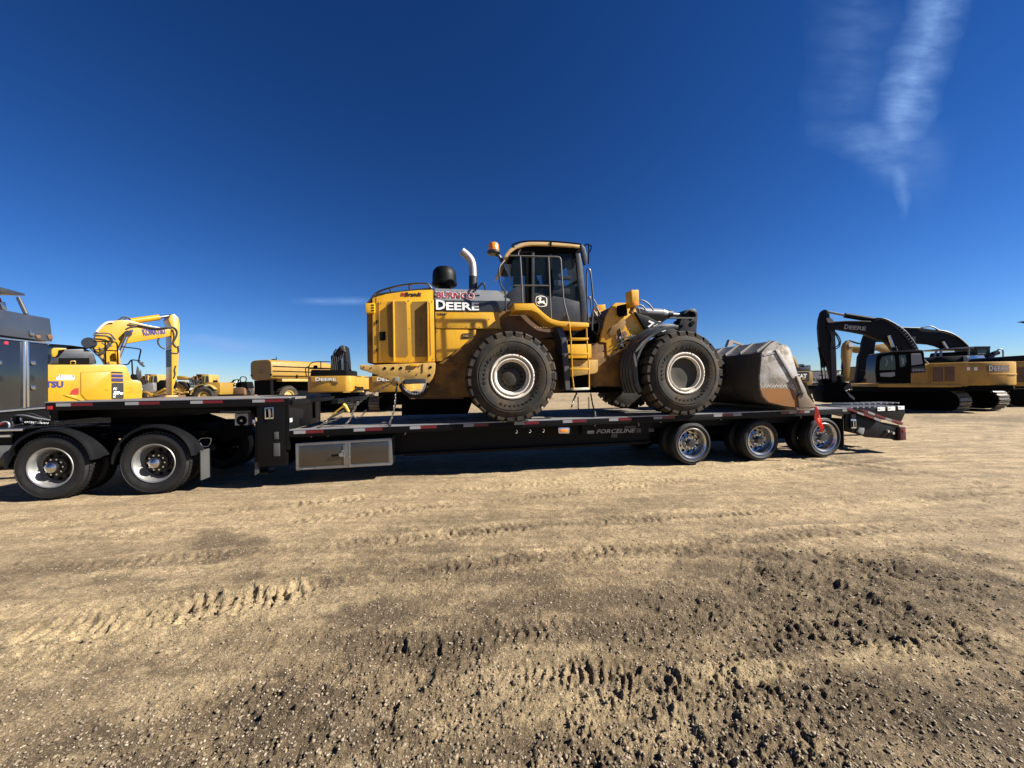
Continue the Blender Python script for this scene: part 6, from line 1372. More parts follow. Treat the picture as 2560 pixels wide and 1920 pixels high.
bm1 = poly('boom', F1, C6, [(395, 262), (420, 240), (460, 234), (800, 238), (835, 205), (870, 198), (935, 212), (1000, 245), (1070, 292), (1140, 350), (1185, 410), (1228, 500), (1012, 502), (985, 460), (950, 425), (880, 400), (800, 372), (750, 350), (620, 326), (470, 302), (420, 318), (396, 300)], 1.1, 1.45, 'charcoal_arm', D1, bev=.015)
for w_, x0, x1, h_ in (('D', 553, 592, 43), ('EERE', 598, 752, 36)):
    a = F1.pt(*C6(x0, 304 + (x0 - 553) * .075), 1.09); b = F1.pt(*C6(x1, 304 + (x1 - 553) * .075), 1.09)
    letters(F1, bm1, w_, a, b, abs(F1.pt(*C6(x0, 304), 1.1).z - F1.pt(*C6(x0, 304 - h_), 1.1).z), 'decal_grey', bold=.03)
st1 = poly('stick', F1, C6, [(318, 290), (326, 210), (345, 145), (372, 124), (400, 130), (418, 165), (428, 215), (462, 262), (472, 310), (480, 560), (485, 780), (440, 800), (405, 650), (370, 560), (334, 470), (326, 400)], 1.15, 1.42, 'charcoal_arm', D1, bev=.015)
poly('stick_lit_side', F1, C6, [(446, 330), (470, 320), (482, 560), (488, 780), (444, 805), (432, 500)], 1.10, 1.15, 'flap_grey', st1)  # lighter grey strip: sunlit right side of the stick painted on
poly('joint_plate', F1, C6, [(392, 205), (430, 200), (456, 215), (460, 245), (410, 245)], 1.05, 1.15, 'decal_grey', D1, bev=.02)
bk1 = poly('bucket', F1, C6, [(352, 895), (372, 848), (440, 800), (500, 795), (545, 840), (590, 900), (640, 935), (655, 955), (600, 985), (380, 985), (358, 930)], .75, 2.1, 'matt_black', D1, bev=.03)
poly('bucket_edge', F1, C6, [(575, 880), (600, 895), (655, 940), (652, 960), (610, 935)], .7, .76, 'grey_metal', bk1)
part('arm_cylinder', MB().cyl(F1.pt(*C6(560, 178), 1.42), F1.pt(*C6(850, 225), 1.42), .13, 14), 'charcoal_arm', D1)
part('arm_cylinder_rod', MB().cyl(F1.pt(*C6(400, 145), 1.42), F1.pt(*C6(565, 178), 1.42), .06, 10), 'grey_metal', D1)
part('bucket_cylinder', MB().cyl(F1.pt(*C6(330, 470), 1.4), F1.pt(*C6(365, 660), 1.4), .09, 12), 'charcoal_arm', D1)
part('bucket_cylinder_rod', MB().cyl(F1.pt(*C6(365, 655), 1.4), F1.pt(*C6(378, 770), 1.4), .05, 10), 'chrome', D1)
tubep('bucket_link', F1, C6, [(330, 470), (345, 700), (360, 790)], 1.2, .03, 'matt_black', D1)
poly('linkage', F1, C6, [(340, 775), (400, 760), (480, 790), (500, 830), (440, 850), (370, 820)], 1.1, 1.7, 'matt_black', D1, bev=.03)
part('boom_cylinder_rod', MB().cyl(F1.pt(*C6(965, 365), 1.0), F1.pt(*C6(1020, 500), 1.0), .07, 12), 'chrome', D1)
part('boom_cylinder', MB().cyl(F1.pt(*C6(1010, 470), 1.0), F1.pt(*C6(1060, 620), 1.0), .12, 12), 'charcoal_arm', D1)
for pts in ([(850, 215), (890, 200), (950, 215), (1060, 275), (1140, 340), (1190, 420), (1225, 495)], [(840, 225), (900, 205), (1000, 260), (1100, 350), (1160, 430), (1200, 500)], [(470, 330), (510, 380), (525, 430), (500, 485), (440, 490)], [(470, 340), (500, 400), (512, 440), (480, 475), (430, 470)], [(460, 240), (600, 230), (800, 236)], [(430, 320), (445, 400), (430, 470)], [(1060, 275), (1120, 330), (1200, 420), (1240, 500)], [(1180, 440), (1230, 500), (1300, 600), (1330, 620)]):
    tubep('hydraulic_hose', F1, C6, pts, 1.06, .028, 'hose', D1, n=6)
for k in range(9):
    x, y = 1080 + k * 17, 300 + k * 24; poly('hose_clip', F1, C6, [(x, y), (x + 16, y - 6), (x + 18, y), (x + 3, y + 7)], 1.0, 1.06, 'decal_grey', D1)
uc = F1.pt(*C6(1500, 850), 1.3)
def loc(fr, X, Y): X -= fr.ox; Y -= fr.oy; return (X * fr.c + Y * fr.s, -X * fr.s + Y * fr.c)
ul_ = loc(F1, 21.0, 20.0); aa = RAD(-55)
for s_ in (-1, 1): track_unit(D1, (ul_[0] - math.sin(aa) * 1.35 * s_, ul_[1] + math.cos(aa) * 1.35 * s_), 4.9, 1.0, .75, aa, F1)
part('undercarriage', MB().cyl((ul_[0], ul_[1], .5), (ul_[0], ul_[1], 1.05), 1.0, 20), 'matt_black', D1)
part('turntable_plate', MB().box((F1.pt(*C6(880, 830), 0).x, .05, .98), (uc.x + 1.5, 2.65, F1.pt(*C6(900, 836), 0).z)), 'matt_black', D1)

F2 = Fr(-12, 27.6)
D2 = thing('excavator', 'second black-armed excavator mostly hidden behind the tan one at right', 'excavator', F2, tuple(F2.pt(*C6(1650, 850), 1.3).xy) + (0,))
bm2 = poly('boom', F2, C6, [(880, 330), (1060, 285), (1262, 292), (1400, 312), (1500, 330), (1580, 360), (1650, 410), (1712, 470), (1480, 486), (1420, 462), (1350, 445), (1250, 438), (1120, 430), (860, 420)], 1.2, 1.5, 'charcoal_arm', D2, bev=.03)
poly('stick', F2, C6, [(745, 370), (800, 300), (850, 320), (850, 420), (832, 500), (800, 600), (760, 700), (720, 800), (690, 870), (650, 885), (672, 740), (690, 620), (692, 560), (720, 500), (728, 420)], 1.2, 1.45, 'charcoal_arm', D2, bev=.03)
poly('bucket', F2, C6, [(655, 870), (720, 800), (775, 760), (840, 770), (900, 830), (905, 900), (850, 960), (700, 970), (650, 930)], .9, 2.2, 'rust_brown', D2, bev=.05)
part('bucket_cylinder', MB().cyl(F2.pt(*C6(685, 570), 1.5), F2.pt(*C6(672, 720), 1.5), .09, 10), 'charcoal_arm', D2)
part('boom_cylinder_rod', MB().cyl(F2.pt(*C6(1460, 420), 1.1), F2.pt(*C6(1505, 490), 1.1), .08, 10), 'chrome', D2)
for pts in ([(1262, 292), (1300, 285), (1340, 278), (1370, 282), (1420, 312)], [(1400, 312), (1500, 325), (1600, 370), (1700, 462)], [(1000, 288), (1262, 296)], [(700, 680), (760, 690), (810, 670)], [(830, 480), (822, 560), (835, 640)]): tubep('hydraulic_hose', F2, C6, pts, 1.15, .04, 'hose', D2, n=6)
lettersp(F2, bm2, 'DEERE', C6, (1010, 412), (1212, 412), 36, 1.19, 'decal_grey', bold=.03)
poly('engine_bay', F2, C6, [(1330, 620), (1700, 610), (2020, 606), (2020, 830), (1330, 830)], .1, 2.7, 'deere_tan', D2, bev=.03)
poly('hood', F2, C6, [(1338, 604), (1400, 566), (1440, 556), (1655, 550), (1700, 604), (1700, 625), (1338, 625)], .2, 2.4, 'black_paint', D2, bev=.03)
poly('silver_cover', F2, C6, [(1714, 548), (1840, 548), (1886, 604), (1888, 625), (1700, 625)], .2, 2.0, 'aluminium', D2, bev=.03)
poly('cover_panel', F2, C6, [(1655, 552), (1705, 550), (1700, 610), (1665, 606)], .15, .3, 'decal_grey', D2, bev=.02)
poly('canopy_roof', F2, C6, [(1408, 488), (1480, 484), (1752, 464), (1762, 478), (1760, 492), (1410, 496)], 1.0, 2.6, 'dark_grey', D2, bev=.02)
poly('canopy_roof', F2, C6, [(1762, 464), (1905, 462), (1906, 478), (1766, 480)], 1.0, 2.6, 'dark_grey', D2, bev=.02)
poly('cab_body', F2, C6, [(1770, 478), (1900, 476), (1900, 604), (1770, 604)], 1.1, 2.5, 'dark_grey', D2)
poly('cab_glass', F2, C6, [(1780, 496), (1860, 490), (1872, 512), (1868, 540), (1782, 540)], 1.07, 1.09, 'glass_opaque', D2)
lettersp(F2, D2, 'JOHN DEERE', C6, (1784, 538), (1856, 538), 10, 1.06, 'white_paint', bold=.02)
for q in ([(1372, 590), (1412, 494), (1422, 494), (1386, 592)], [(1440, 560), (1450, 494), (1462, 494), (1456, 558)], [(1700, 560), (1704, 480), (1716, 480), (1712, 560)]): poly('canopy_post', F2, C6, q, 1.0, 1.1, 'grey_metal', D2)
poly('engine_parts', F2, C6, [(1455, 520), (1690, 510), (1695, 560), (1440, 565)], 1.2, 2.0, 'matt_black', D2)
tubep('exhaust_pipe', F2, C6, [(1900, 610), (1905, 560), (1925, 535), (1970, 520)], 1.0, .14, 'dark_grey', D2, n=10)
tubep('guard_rail', F2, C6, [(1950, 548), (1965, 500), (1985, 490), (2010, 490), (2020, 505), (2020, 600)], .8, .035, 'grey_metal', D2, n=6)
c_ = F2.pt(*C6(1650, 850), 1.3)
for dt in (.3, 2.4): track_unit(D2, (c_.x, dt), 4.6, .95, .7, 0, F2)
part('undercarriage', MB().box((c_.x - 2.0, .5, .4), (c_.x + 1.6, 2.2, 1.15)), 'matt_black', D2)

F3 = Fr(-15, 27.1)
D3 = thing('excavator', 'rear part of a tan excavator with black hood cut by the right picture edge', 'excavator', F3, tuple(F3.pt(*C6(2250, 850), 1.3).xy) + (0,))
d3b = poly('engine_bay', F3, C6, [(2060, 606), (2700, 590), (2700, 832), (2060, 832)], .0, 2.7, 'deere_tan', D3, bev=.03)
poly('hood', F3, C6, [(1995, 602), (2030, 568), (2060, 556), (2212, 546), (2700, 540), (2700, 612), (1995, 612)], .1, 2.5, 'black_paint', D3, bev=.04)
poly('vent_grill', F3, C6, [(2120, 660), (2400, 652), (2400, 790), (2124, 796)], -.02, .0, 'rust_brown', d3b)
c_ = F3.pt(*C6(2330, 850), 1.3)
for dt in (.3, 2.4): track_unit(D3, (c_.x, dt), 4.6, .95, .7, 0, F3)
part('undercarriage', MB().box((c_.x - 1.8, .5, .4), (c_.x + 1.6, 2.2, 1.15)), 'matt_black', D3)
poly('track_guard', F3, C6, [(2050, 840), (2130, 836), (2130, 848), (2052, 852)], -.1, .2, 'decal_grey', D3)
part('boom', MB().prism(pp(F3, C6, [(2192, 233), (2240, 230), (2600, 250), (2760, 420), (2820, 600), (2680, 600), (2560, 300), (2240, 241)], 1.2), 1.2, 1.5), 'charcoal_arm', D3)

# ---- small tan excavator between the dark arms
F4 = Fr(-4, 33.0)
D4 = thing('excavator', 'small tan excavator far back, seen between the two black arms', 'excavator', F4, tuple(F4.pt(*C6(850, 850), 1.0).xy) + (0,))
poly('boom', F4, C6, [(605, 470), (640, 460), (720, 468), (850, 450), (920, 438), (990, 455), (1060, 500), (1100, 640), (1000, 640), (960, 540), (880, 500), (690, 526), (610, 508)], .9, 1.2, 'old_yellow', D4, bev=.03)
poly('stick', F4, C6, [(545, 470), (560, 436), (590, 408), (612, 418), (640, 455), (625, 560), (612, 660), (598, 790), (560, 790), (556, 640), (542, 560)], .9, 1.15, 'old_yellow', D4, bev=.03)
poly('joint_plate', F4, C6, [(596, 440), (618, 420), (640, 450), (640, 466), (606, 470)], .85, .95, 'white_paint', D4)
tubep('arm_cylinder', F4, C6, [(600, 412), (690, 440), (760, 446)], 1.1, .07, 'matt_black', D4)
part('bucket_cylinder', MB().cyl(F4.pt(*C6(545, 560), 1.1), F4.pt(*C6(535, 670), 1.1), .09, 10), 'navy', D4)
part('cylinder_rod', MB().cyl(F4.pt(*C6(535, 665), 1.1), F4.pt(*C6(530, 730), 1.1), .05, 8), 'matt_black', D4)
poly('bucket', F4, C6, [(512, 735), (556, 735), (560, 790), (598, 800), (640, 870), (660, 930), (560, 960), (500, 900), (520, 800)], .7, 1.7, 'matt_black', D4, bev=.04)
poly('body', F4, C6, [(820, 640), (1200, 620), (1200, 820), (820, 820)], 0, 2.4, 'old_yellow', D4, bev=.05)
c_ = F4.pt(*C6(960, 840), 1)
for dt in (.3, 2.1): track_unit(D4, (c_.x, dt), 3.6, .8, .5, 0, F4)
poly('boxy_steps', F2, C6, [(808, 792), (900, 840), (905, 860), (810, 862)], .2, .9, 'rust_brown', D2)

# ---- rear-view excavators at centre left
F5 = Fr(3, 25.0)
def rear_excavator(label, xs, arm, full=True):
    x0, x1 = xs
    R_ = thing('excavator', label, 'excavator', F5, tuple(F5.pt(*TK((x0 + x1) / 2, 640), 1.0).xy) + (0,), 'excavators seen from behind past the trailer')
    a, b = F5.pt(*TK(x0, 465), 0), F5.pt(*TK(x1, 465), 0); zt = a.z; zb = F5.pt(*TK(x0, 650), 0).z; w_ = b.x - a.x
    pl = [(a.x, .5), (a.x + .06, .2), (a.x + .3, .04), (a.x + w_ * .5, -.03), (b.x - .3, .04), (b.x - .06, .2), (b.x, .5), (b.x, 1.2), (a.x, 1.2)]
    c = part('counterweight', MB().plan(pl, zb, zt), 'deere_tan', R_, bev=.07)
    part('upper_body', MB().box((a.x + .08, 1.2, zb + .1), (b.x - .08, 4.6, zt - .06)), 'deere_tan', R_, bev=.04)
    pa = F5.pt(*TK(x0 + 120, 520), -.05); pc = F5.pt(*TK(x0 + 360, 520), -.05)
    h = abs(F5.pt(*TK(x0, 520), 0).z - F5.pt(*TK(x0, 476), 0).z); W_ = pc.x - pa.x
    for off, m, g, bo in ((0, 'black_letter', .018, .04), (-.006, 'white_paint', 0, .02)):
        p = Vector((pa.x, pa.y + off, pa.z))
        letters(F5, c, 'D', p + Vector((-g, 0, -g)), p + Vector((W_ * .24 + g, 0, -g)), h + 2 * g, m, bold=bo)
        letters(F5, c, 'EERE', p + Vector((W_ * .26 - g, 0, -g)), p + Vector((W_ + g, 0, -g)), h * .82 + 2 * g, m, bold=bo)
    for xx in (x0 + 115, x0 + 322): poly('lift_slot', F5, TK, [(xx, 530), (xx + 56, 530), (xx + 54, 547), (xx + 4, 547)], -.05, .0, 'rust_brown', c)
    poly('side_door', F5, TK, [(x1 - 12, 480), (x1 + 24, 486), (x1 + 26, 628), (x1 - 10, 640)], .6, 1.2, 'old_yellow_pale', R_)
    c_ = (a.x + b.x) / 2
    for sx in (-1.15, 1.15): track_unit(R_, (c_ + sx + .1, 2.6), 4.6, .95, .65, math.pi / 2, F5)
    part('undercarriage', MB().box((c_ - 1.0, 1.2, .4), (c_ + 1.0, 4.0, 1.25)), 'matt_black', R_)
    part('hood', MB().prism(pp(F5, TK, [(x0 + 62, 470), (x0 + 70, 400), (x0 + 84, 388), (x0 + 470, 392), (x0 + 486, 405), (x0 + 488, 470)], .5), .45, 2.4), 'black_paint', R_, bev=.04)
    if arm:
        bm_ = poly('boom', F5, TK, [(1775, 400), (1785, 300), (1780, 235), (1830, 190), (1860, 150), (1885, 115), (1920, 105), (1945, 130), (1955, 200), (1965, 300), (1970, 395)], 4.3, 5.2, 'charcoal_arm', R_, bev=.04)
        for k in range(6):
            x = 1795 + k * 22; tubep('hydraulic_hose', F5, TK, [(x, 395), (x + 4, 300), (x + 22, 190), (x + 50, 150)], 4.2, .045, 'hose', R_, n=6)
        poly('boom_cylinder_rod', F5, TK, [(1905, 260), (1925, 250), (1930, 390), (1908, 390)], 4.1, 4.2, 'chrome', R_)
        poly('joint', F5, TK, [(1880, 120), (1930, 110), (1946, 180), (1900, 170)], 4.05, 4.3, 'flap_grey', R_, bev=.03)
        for pts in ([(1525, 460), (1528, 292), (1780, 296)], [(1668, 292), (1668, 380)], [(1525, 378), (1780, 380)], [(1500, 460), (1490, 380), (1500, 360), (1540, 350)], [(1950, 295), (1985, 310), (1996, 400)], [(2000, 470), (2008, 400), (2000, 385), (2024, 390), (2026, 560)]):
            tubep('guard_rail', F5, TK, pts, 1.5, .03, 'matt_black', R_, n=6)
        a = F5.pt(*TK(1605, 360), 1.6); part('round_mirror', MB().cyl(a, a + Vector((0, .05, 0)), .14, 16), 'matt_black', R_)
    return R_
rear_excavator('tan excavator seen from behind beside the water truck, black boom raised', (1487, 2010), True)
r2 = rear_excavator('tan excavator seen from behind, half covered by the wheel loader rear', (2195, 2700), False)

# ---- yellow tracked machine between them
F6 = Fr(0, 36)
DZ = thing('bulldozer', 'small yellow machine far back between the two rear-view excavators', 'bulldozer', F6, tuple(F6.pt(*TK(2090, 600), 1.0).xy) + (0,))
poly('engine_hood', F6, TK, [(2030, 470), (2060, 458), (2130, 458), (2150, 475), (2150, 560), (2035, 560)], 0, 1.4, 'exc_yellow', DZ, bev=.04)
poly('lower_frame', F6, TK, [(2010, 560), (2150, 560), (2150, 620), (2120, 690), (2010, 680)], .1, 1.3, 'old_yellow', DZ, bev=.04)
poly('cab_post', F6, TK, [(2155, 480), (2170, 470), (2185, 640), (2160, 640)], .2, 1.2, 'matt_black', DZ)
for q in ([(2080, 630), (2150, 630), (2165, 680), (2085, 690)], [(2030, 660), (2070, 640), (2080, 690), (2036, 700)]): poly('push_arm', F6, TK, q, -.3, .0, 'old_yellow_pale', DZ, bev=.03)
for k in range(5): tubep('hydraulic_hose', F6, TK, [(2060 + k * 14, 560), (2090 + k * 16, 600), (2070 + k * 18, 640)], -.1, .05, 'hose', DZ, n=6)
c_ = F6.pt(*TK(2090, 680), 1)
for dt in (.2, 1.6): track_unit(DZ, (c_.x, dt), 3.0, .9, .5, 0, F6)

# ---- articulated water truck
FW = Fr(68, 0); 

Zw = 33.5; uw = ur(679, 925)[0]
FW = Fr(68, Zw, uw * Zw)             # origin: near right bottom corner of the tank end
WT = thing('water_truck', 'old yellow articulated water tank truck with large rear wheel behind the neck', 'water truck', FW, (2.5, 1.2, 0))
zt_, zb_ = H + (969.5 - 897) / 965 * Zw, H + (969.5 - 949) / 965 * Zw
wtk = 2.75
sec = []
for k in range(28):
    a = 2 * math.pi * k / 28; ca, sa = math.cos(a), math.sin(a); p_ = .38
    sec.append(((abs(ca) ** p_) * math.copysign(1, ca) * wtk / 2 + wtk / 2, (abs(sa) ** p_) * math.copysign(1, sa) * (zt_ - zb_) / 2 + (zt_ + zb_) / 2))
mbk = MB(); TLn = 6.6
def ring(s_, k=1.0): return [(s_, wtk / 2 + (y - wtk / 2) * k, (zt_ + zb_) / 2 + (z - (zt_ + zb_) / 2) * k) for y, z in sec]
rings_ = [ring(-.0, .96), ring(.08, 1.0), ring(TLn - .3, 1.0), ring(TLn, .9)]
for r_ in rings_: mbk.v += r_
m_ = len(sec); mbk.f = [(i * m_ + j, i * m_ + (j + 1) % m_, (i + 1) * m_ + (j + 1) % m_, (i + 1) * m_ + j) for i in range(3) for j in range(m_)] + [tuple(range(m_)), tuple(range(4 * m_ - 1, 3 * m_ - 1, -1))]
tank = part('water_tank', mbk, 'old_yellow', WT)
for k in range(3):
    z = zt_ - .60 - k * .42; part('tank_pipe', MB().cyl((.1, -.03, z), (TLn, -.03, z - .0), .035, 6), 'matt_black', tank)
part('side_step', MB().box((.6, -.5, zb_ - .15), (4.6, .25, zb_ + .1)), 'old_yellow_pale', WT, bev=.04)
part('tank_bracket', MB().box((2.4, -.06, zb_ + .1), (2.5, .0, zb_ + .5)), 'matt_black', tank)
for y in (.1, 2.6): part('tail_light', MB().cyl((-.03, y, zb_ + .45), (.06, y, zb_ + .45), .09, 10), 'matt_black', tank)
part('hatch', MB().cyl((1.2, 1.3, zt_ - .02), (1.2, 1.3, zt_ + .12), .2, 12).cyl((.9, .6, zt_ - .05), (.9, .6, zt_ + .3), .03, 6), 'matt_black', tank)

part('end_plate', MB().box((-.012, 1.1, (zt_ + zb_) / 2 - .25), (.0, 1.6, (zt_ + zb_) / 2 - .18)).box((-.012, 1.15, (zt_ + zb_) / 2 - .05), (.0, 1.55, (zt_ + zb_) / 2 + .0)), 'rust_brown', tank)
part('chassis', MB().box((.3, .6, .75), (9.0, 2.1, zb_ - .02)).box((.1, .3, 1.1), (.35, 2.4, zb_)), 'matt_black', WT)
def big_wheel(parent, c, R, wdt, rimr, mt='old_yellow_pale'):
    wr = part('wheel', MB().lathe([(rimr, .04), (rimr + .03, .0), (rimr * .86, .03), (rimr * .8, .14), (rimr * .55, .10), (rimr * .5, .04), (0, .03)], c, 't', 28), mt, parent, at=c)
    tm = MB().lathe([(rimr, .05), (rimr + .05, 0), (R * .8, -.03), (R - .07, .04), (R - .03, .10), (R - .03, wdt - .1), (R * .8, wdt), (rimr, wdt - .04)], c, 't', 40)
    for k in range(26):
        a = 2 * math.pi * k / 26; w2 = math.pi / 26 * .6; q = []
        for rr_ in (R - .08, R + .01):
            for a_ in (a - w2, a + w2):
                for t_ in (.03, wdt * .9): q.append((c[0] + rr_ * math.cos(a_), c[1] + t_, c[2] + rr_ * math.sin(a_)))
        tm.add(q, [(0, 1, 3, 2), (4, 6, 7, 5), (0, 2, 6, 4), (1, 5, 7, 3), (0, 4, 5, 1), (2, 3, 7, 6)])
    part('tyre', tm, 'rubber', wr, at=c); return wr
# rear wheels: placed so that the near one shows right of the tank end
pw = FW.pt(*TK(1305, 640), -.15); w_a = big_wheel(WT, (pw.x, -.15, .93), .93, .62, .48)
dup(w_a, (0, wtk + .3, 0), rot=(0, 0, math.pi)); 
part('cab_unit', MB().box((8.2, .3, 1.0), (11.0, 2.4, 2.6)), 'old_yellow', WT, bev=.1)

# ---- motor scrapers
F7 = Fr(6, 38.2)
def scraper(label, dx, simple=False, fr=F7, sc=1.0):
    cf = lambda x, y: SL(x + dx, y)
    S_ = thing('motor_scraper', label, 'scraper', fr, tuple(fr.pt(*cf(1240, 670), 1.2).xy) + (0,), 'old yellow scrapers parked at the back')
    h = poly('engine_hood', fr, cf, [(1270, 425), (1330, 412), (1500, 412), (1545, 418), (1552, 560), (1545, 640), (1440, 640), (1400, 560), (1340, 480), (1270, 460)], .3, 2.3, 'old_yellow', S_, bev=.05)
    pw_ = fr.pt(*cf(1243, 675), -.1); big_wheel(S_, (pw_.x, -.1, .98), .96, .7, .46)
    fw = MB(); n_ = 14; c_ = (pw_.x, 0, .98)
    for k in range(n_ + 1):
        a = RAD(35) + RAD(135) * k / n_
        for r_, t_ in ((1.10, -.1), (1.17, -.1), (1.17, .7), (1.10, .7)): fw.v.append((c_[0] + r_ * math.cos(a), t_, c_[2] + r_ * math.sin(a)))
    fw.f = [(k * 4 + j, k * 4 + (j + 1) % 4, (k + 1) * 4 + (j + 1) % 4, (k + 1) * 4 + j) for k in range(n_) for j in range(4)]
    part('fender', fw, 'old_yellow_pale', S_)
    cb_ = poly('cab', fr, cf, [(1205, 290), (1225, 275), (1330, 268), (1345, 285), (1352, 410), (1330, 430), (1270, 460), (1205, 460)], .4, 1.8, 'old_yellow_pale', S_, bev=.03)
    poly('cab_window', fr, cf, [(1228, 300), (1330, 296), (1342, 405), (1230, 440)], .38, .41, 'glass_opaque', cb_)
    poly('window_post', fr, cf, [(1262, 296), (1278, 296), (1268, 420), (1254, 420)], .36, .38, 'old_yellow_pale', cb_)
    poly('air_stack', fr, cf, [(1380, 430), (1405, 400), (1408, 375), (1450, 372), (1462, 400), (1445, 420), (1420, 432)], .9, 1.3, 'matt_black', S_, bev=.03)
    tubep('antenna', fr, cf, [(1490, 415), (1492, 345)], .6, .02, 'matt_black', S_, n=5)
    poly('gooseneck', fr, cf, [(745, 300), (800, 290), (900, 318), (960, 340), (1060, 300), (1150, 280), (1160, 330), (1060, 380), (940, 370), (760, 368)], .7, 1.4, 'old_yellow', S_, bev=.04)
    for x0, y0, x1, y1, m in ((1050, 290, 1080, 460, 'old_yellow_pale'), (1110, 270, 1130, 440, 'rust_brown'), (1150, 280, 1175, 430, 'old_yellow_pale'), (1030, 330, 1050, 420, 'rust_brown'), (970, 380, 1050, 400, 'decal_grey'), (960, 430, 1200, 460, 'rust_brown'), (1110, 260, 1210, 276, 'rust_brown'), (985, 490, 1040, 510, 'old_yellow'), (880, 575, 960, 610, 'old_yellow_pale')):
        poly('steering_frame', fr, cf, [(x0, y0), (x1, y0), (x1, y1), (x0, y1)], .3 + random.random() * .4, 1.2, m, S_, bev=.02)
    for k in range(7):
        x = 960 + k * 30; tubep('hydraulic_hose', fr, cf, [(x, 330 + 9 * k), (x + 50, 380), (x + 20, 440), (x + 60, 500)], .3, .04, 'hose', S_, n=6)
    if not simple:
        pw2 = fr.pt(*cf(805, 490), .2); a = Vector((pw2.x, .2, pw2.z)); part('drive_drum', MB().lathe([(.42, .0), (.36, -.06), (.3, .0), (.12, .0), (0, -.03)], tuple(a), 't', 24).cyl(tuple(a + Vector((0, .02, 0))), tuple(a + Vector((0, .6, 0))), .5, 20), 'old_yellow', S_)
        poly('drum_cover', fr, cf, [(770, 400), (830, 395), (900, 430), (940, 500), (900, 520), (880, 470), (800, 440)], .1, .5, 'charcoal_arm', S_, bev=.03)
        poly('push_arm', fr, cf, [(670, 560), (740, 570), (840, 600), (880, 590), (850, 625), (760, 612), (690, 600)], .0, .3, 'old_yellow_pale', S_, bev=.03)
        poly('apron_post', fr, cf, [(780, 620), (810, 620), (800, 690), (768, 690)], .0, .2, 'exc_yellow', S_)
    poly('lower_frame', fr, cf, [(880, 560), (1060, 600), (1100, 640), (1080, 700), (700, 700), (700, 640)], .4, 1.8, 'matt_black', S_)
    poly('rear_frame', fr, cf, [(1400, 640), (1800, 640), (1800, 700), (1400, 700)], .3, 2.0, 'matt_black', S_)
    return S_
scraper('old yellow scraper with dark cab and one big front wheel right of the upright stick', 0)
F7b = Fr(6, 47)
scraper('far yellow scraper cab seen left of the upright yellow excavator stick', -950, True, F7b)
F8 = Fr(4, 44)
S3 = thing('motor_scraper', 'pale yellow scraper front with black hoses beside the water tank', 'scraper', F8, tuple(F8.pt(*SL(1720, 640), 1).xy) + (0,), 'old yellow scrapers parked at the back')
poly('engine_hood', F8, SL, [(1555, 425), (1600, 412), (1790, 418), (1800, 445), (1800, 480), (1640, 480), (1555, 520)], .3, 2.2, 'old_yellow_pale', S3, bev=.05)
poly('lower_body', F8, SL, [(1770, 515), (1920, 505), (1990, 520), (2000, 640), (1770, 635)], .0, 1.8, 'rust_brown', S3, bev=.03)
poly('raised_flap', F8, SL, [(1690, 420), (1760, 400), (1790, 362), (1860, 355), (1840, 410), (1800, 440)], .5, 1.0, 'matt_black', S3, bev=.02)
poly('flap_face', F8, SL, [(1800, 410), (1820, 382), (1858, 375), (1850, 420), (1820, 425)], .4, .5, 'white_paint', S3)
poly('pusher_block', F8, SL, [(1840, 430), (1920, 400), (2030, 400), (2060, 520), (1840, 540)], .3, 1.5, 'matt_black', S3)
tubep('mirror_ring', F8, SL, [(1925, 400), (1918, 340), (1935, 312), (1980, 308), (2025, 316), (2034, 345), (2026, 400), (1980, 412), (1930, 404)], .1, .05, 'matt_black', S3, n=6)
for q in ([(1600, 540), (1660, 520), (1665, 550), (1740, 550), (1740, 572), (1660, 575), (1650, 600), (1600, 590)], [(1570, 560), (1600, 550), (1620, 630), (1580, 635)], [(1640, 600), (1690, 605), (1690, 630), (1640, 630)]): poly('linkage', F8, SL, q, .0, .3, 'old_yellow_pale', S3, bev=.03)
for k in range(5): tubep('hydraulic_hose', F8, SL, [(1570 + 18 * k, 440), (1580 + 14 * k, 500), (1565 + 20 * k, 600)], .1, .05, 'hose', S3, n=6)
part('wheel', MB().cyl(tuple(F8.pt(*SL(1960, 640), .4)), tuple(F8.pt(*SL(1960, 640), .4) + Vector((0, .7, 0))), .9, 24), 'rubber', S3)
part('wheel', MB().cyl(tuple(F8.pt(*SL(1650, 700), .6)), tuple(F8.pt(*SL(1650, 700), .6) + Vector((0, .7, 0))), .9, 24), 'rubber', S3)
# grader blade and arms left of the stick
F9 = Fr(8, 30)
GB = thing('push_blade', 'dark curved dozer blade on long yellow push arms behind the trailer deck', 'dozer blade', F9, tuple(F9.pt(*SL(300, 640), .6).xy) + (0,))
poly('blade', F9, SL, [(120, 480), (200, 430), (300, 418), (322, 440), (325, 560), (300, 600), (120, 600)], .2, .5, 'steel_worn', GB, bev=.03)
poly('dark_body', F9, SL, [(320, 470), (440, 370), (530, 370), (530, 520), (330, 575)], .8, 2.0, 'matt_black', GB, bev=.04)
for q in ([(290, 640), (510, 515), (530, 540), (320, 665)], [(120, 570), (200, 580), (300, 640), (300, 680), (250, 680), (180, 620), (120, 610)], [(330, 640), (520, 600), (620, 640), (620, 655), (520, 625), (330, 670)]): poly('push_arm', F9, SL, q, .1, .4, 'old_yellow', GB, bev=.03)
part('skid_base', MB().prism(pp(F9, SL, [(100, 680), (640, 650), (640, 760), (100, 760)], .5), .4, 2.0), 'rust_brown', GB)
part('stand', MB().box((F9.pt(*SL(120, 600), 0).x, .3, .0), (F9.pt(*SL(600, 600), 0).x, 1.8, .5)), 'rust_brown', GB)

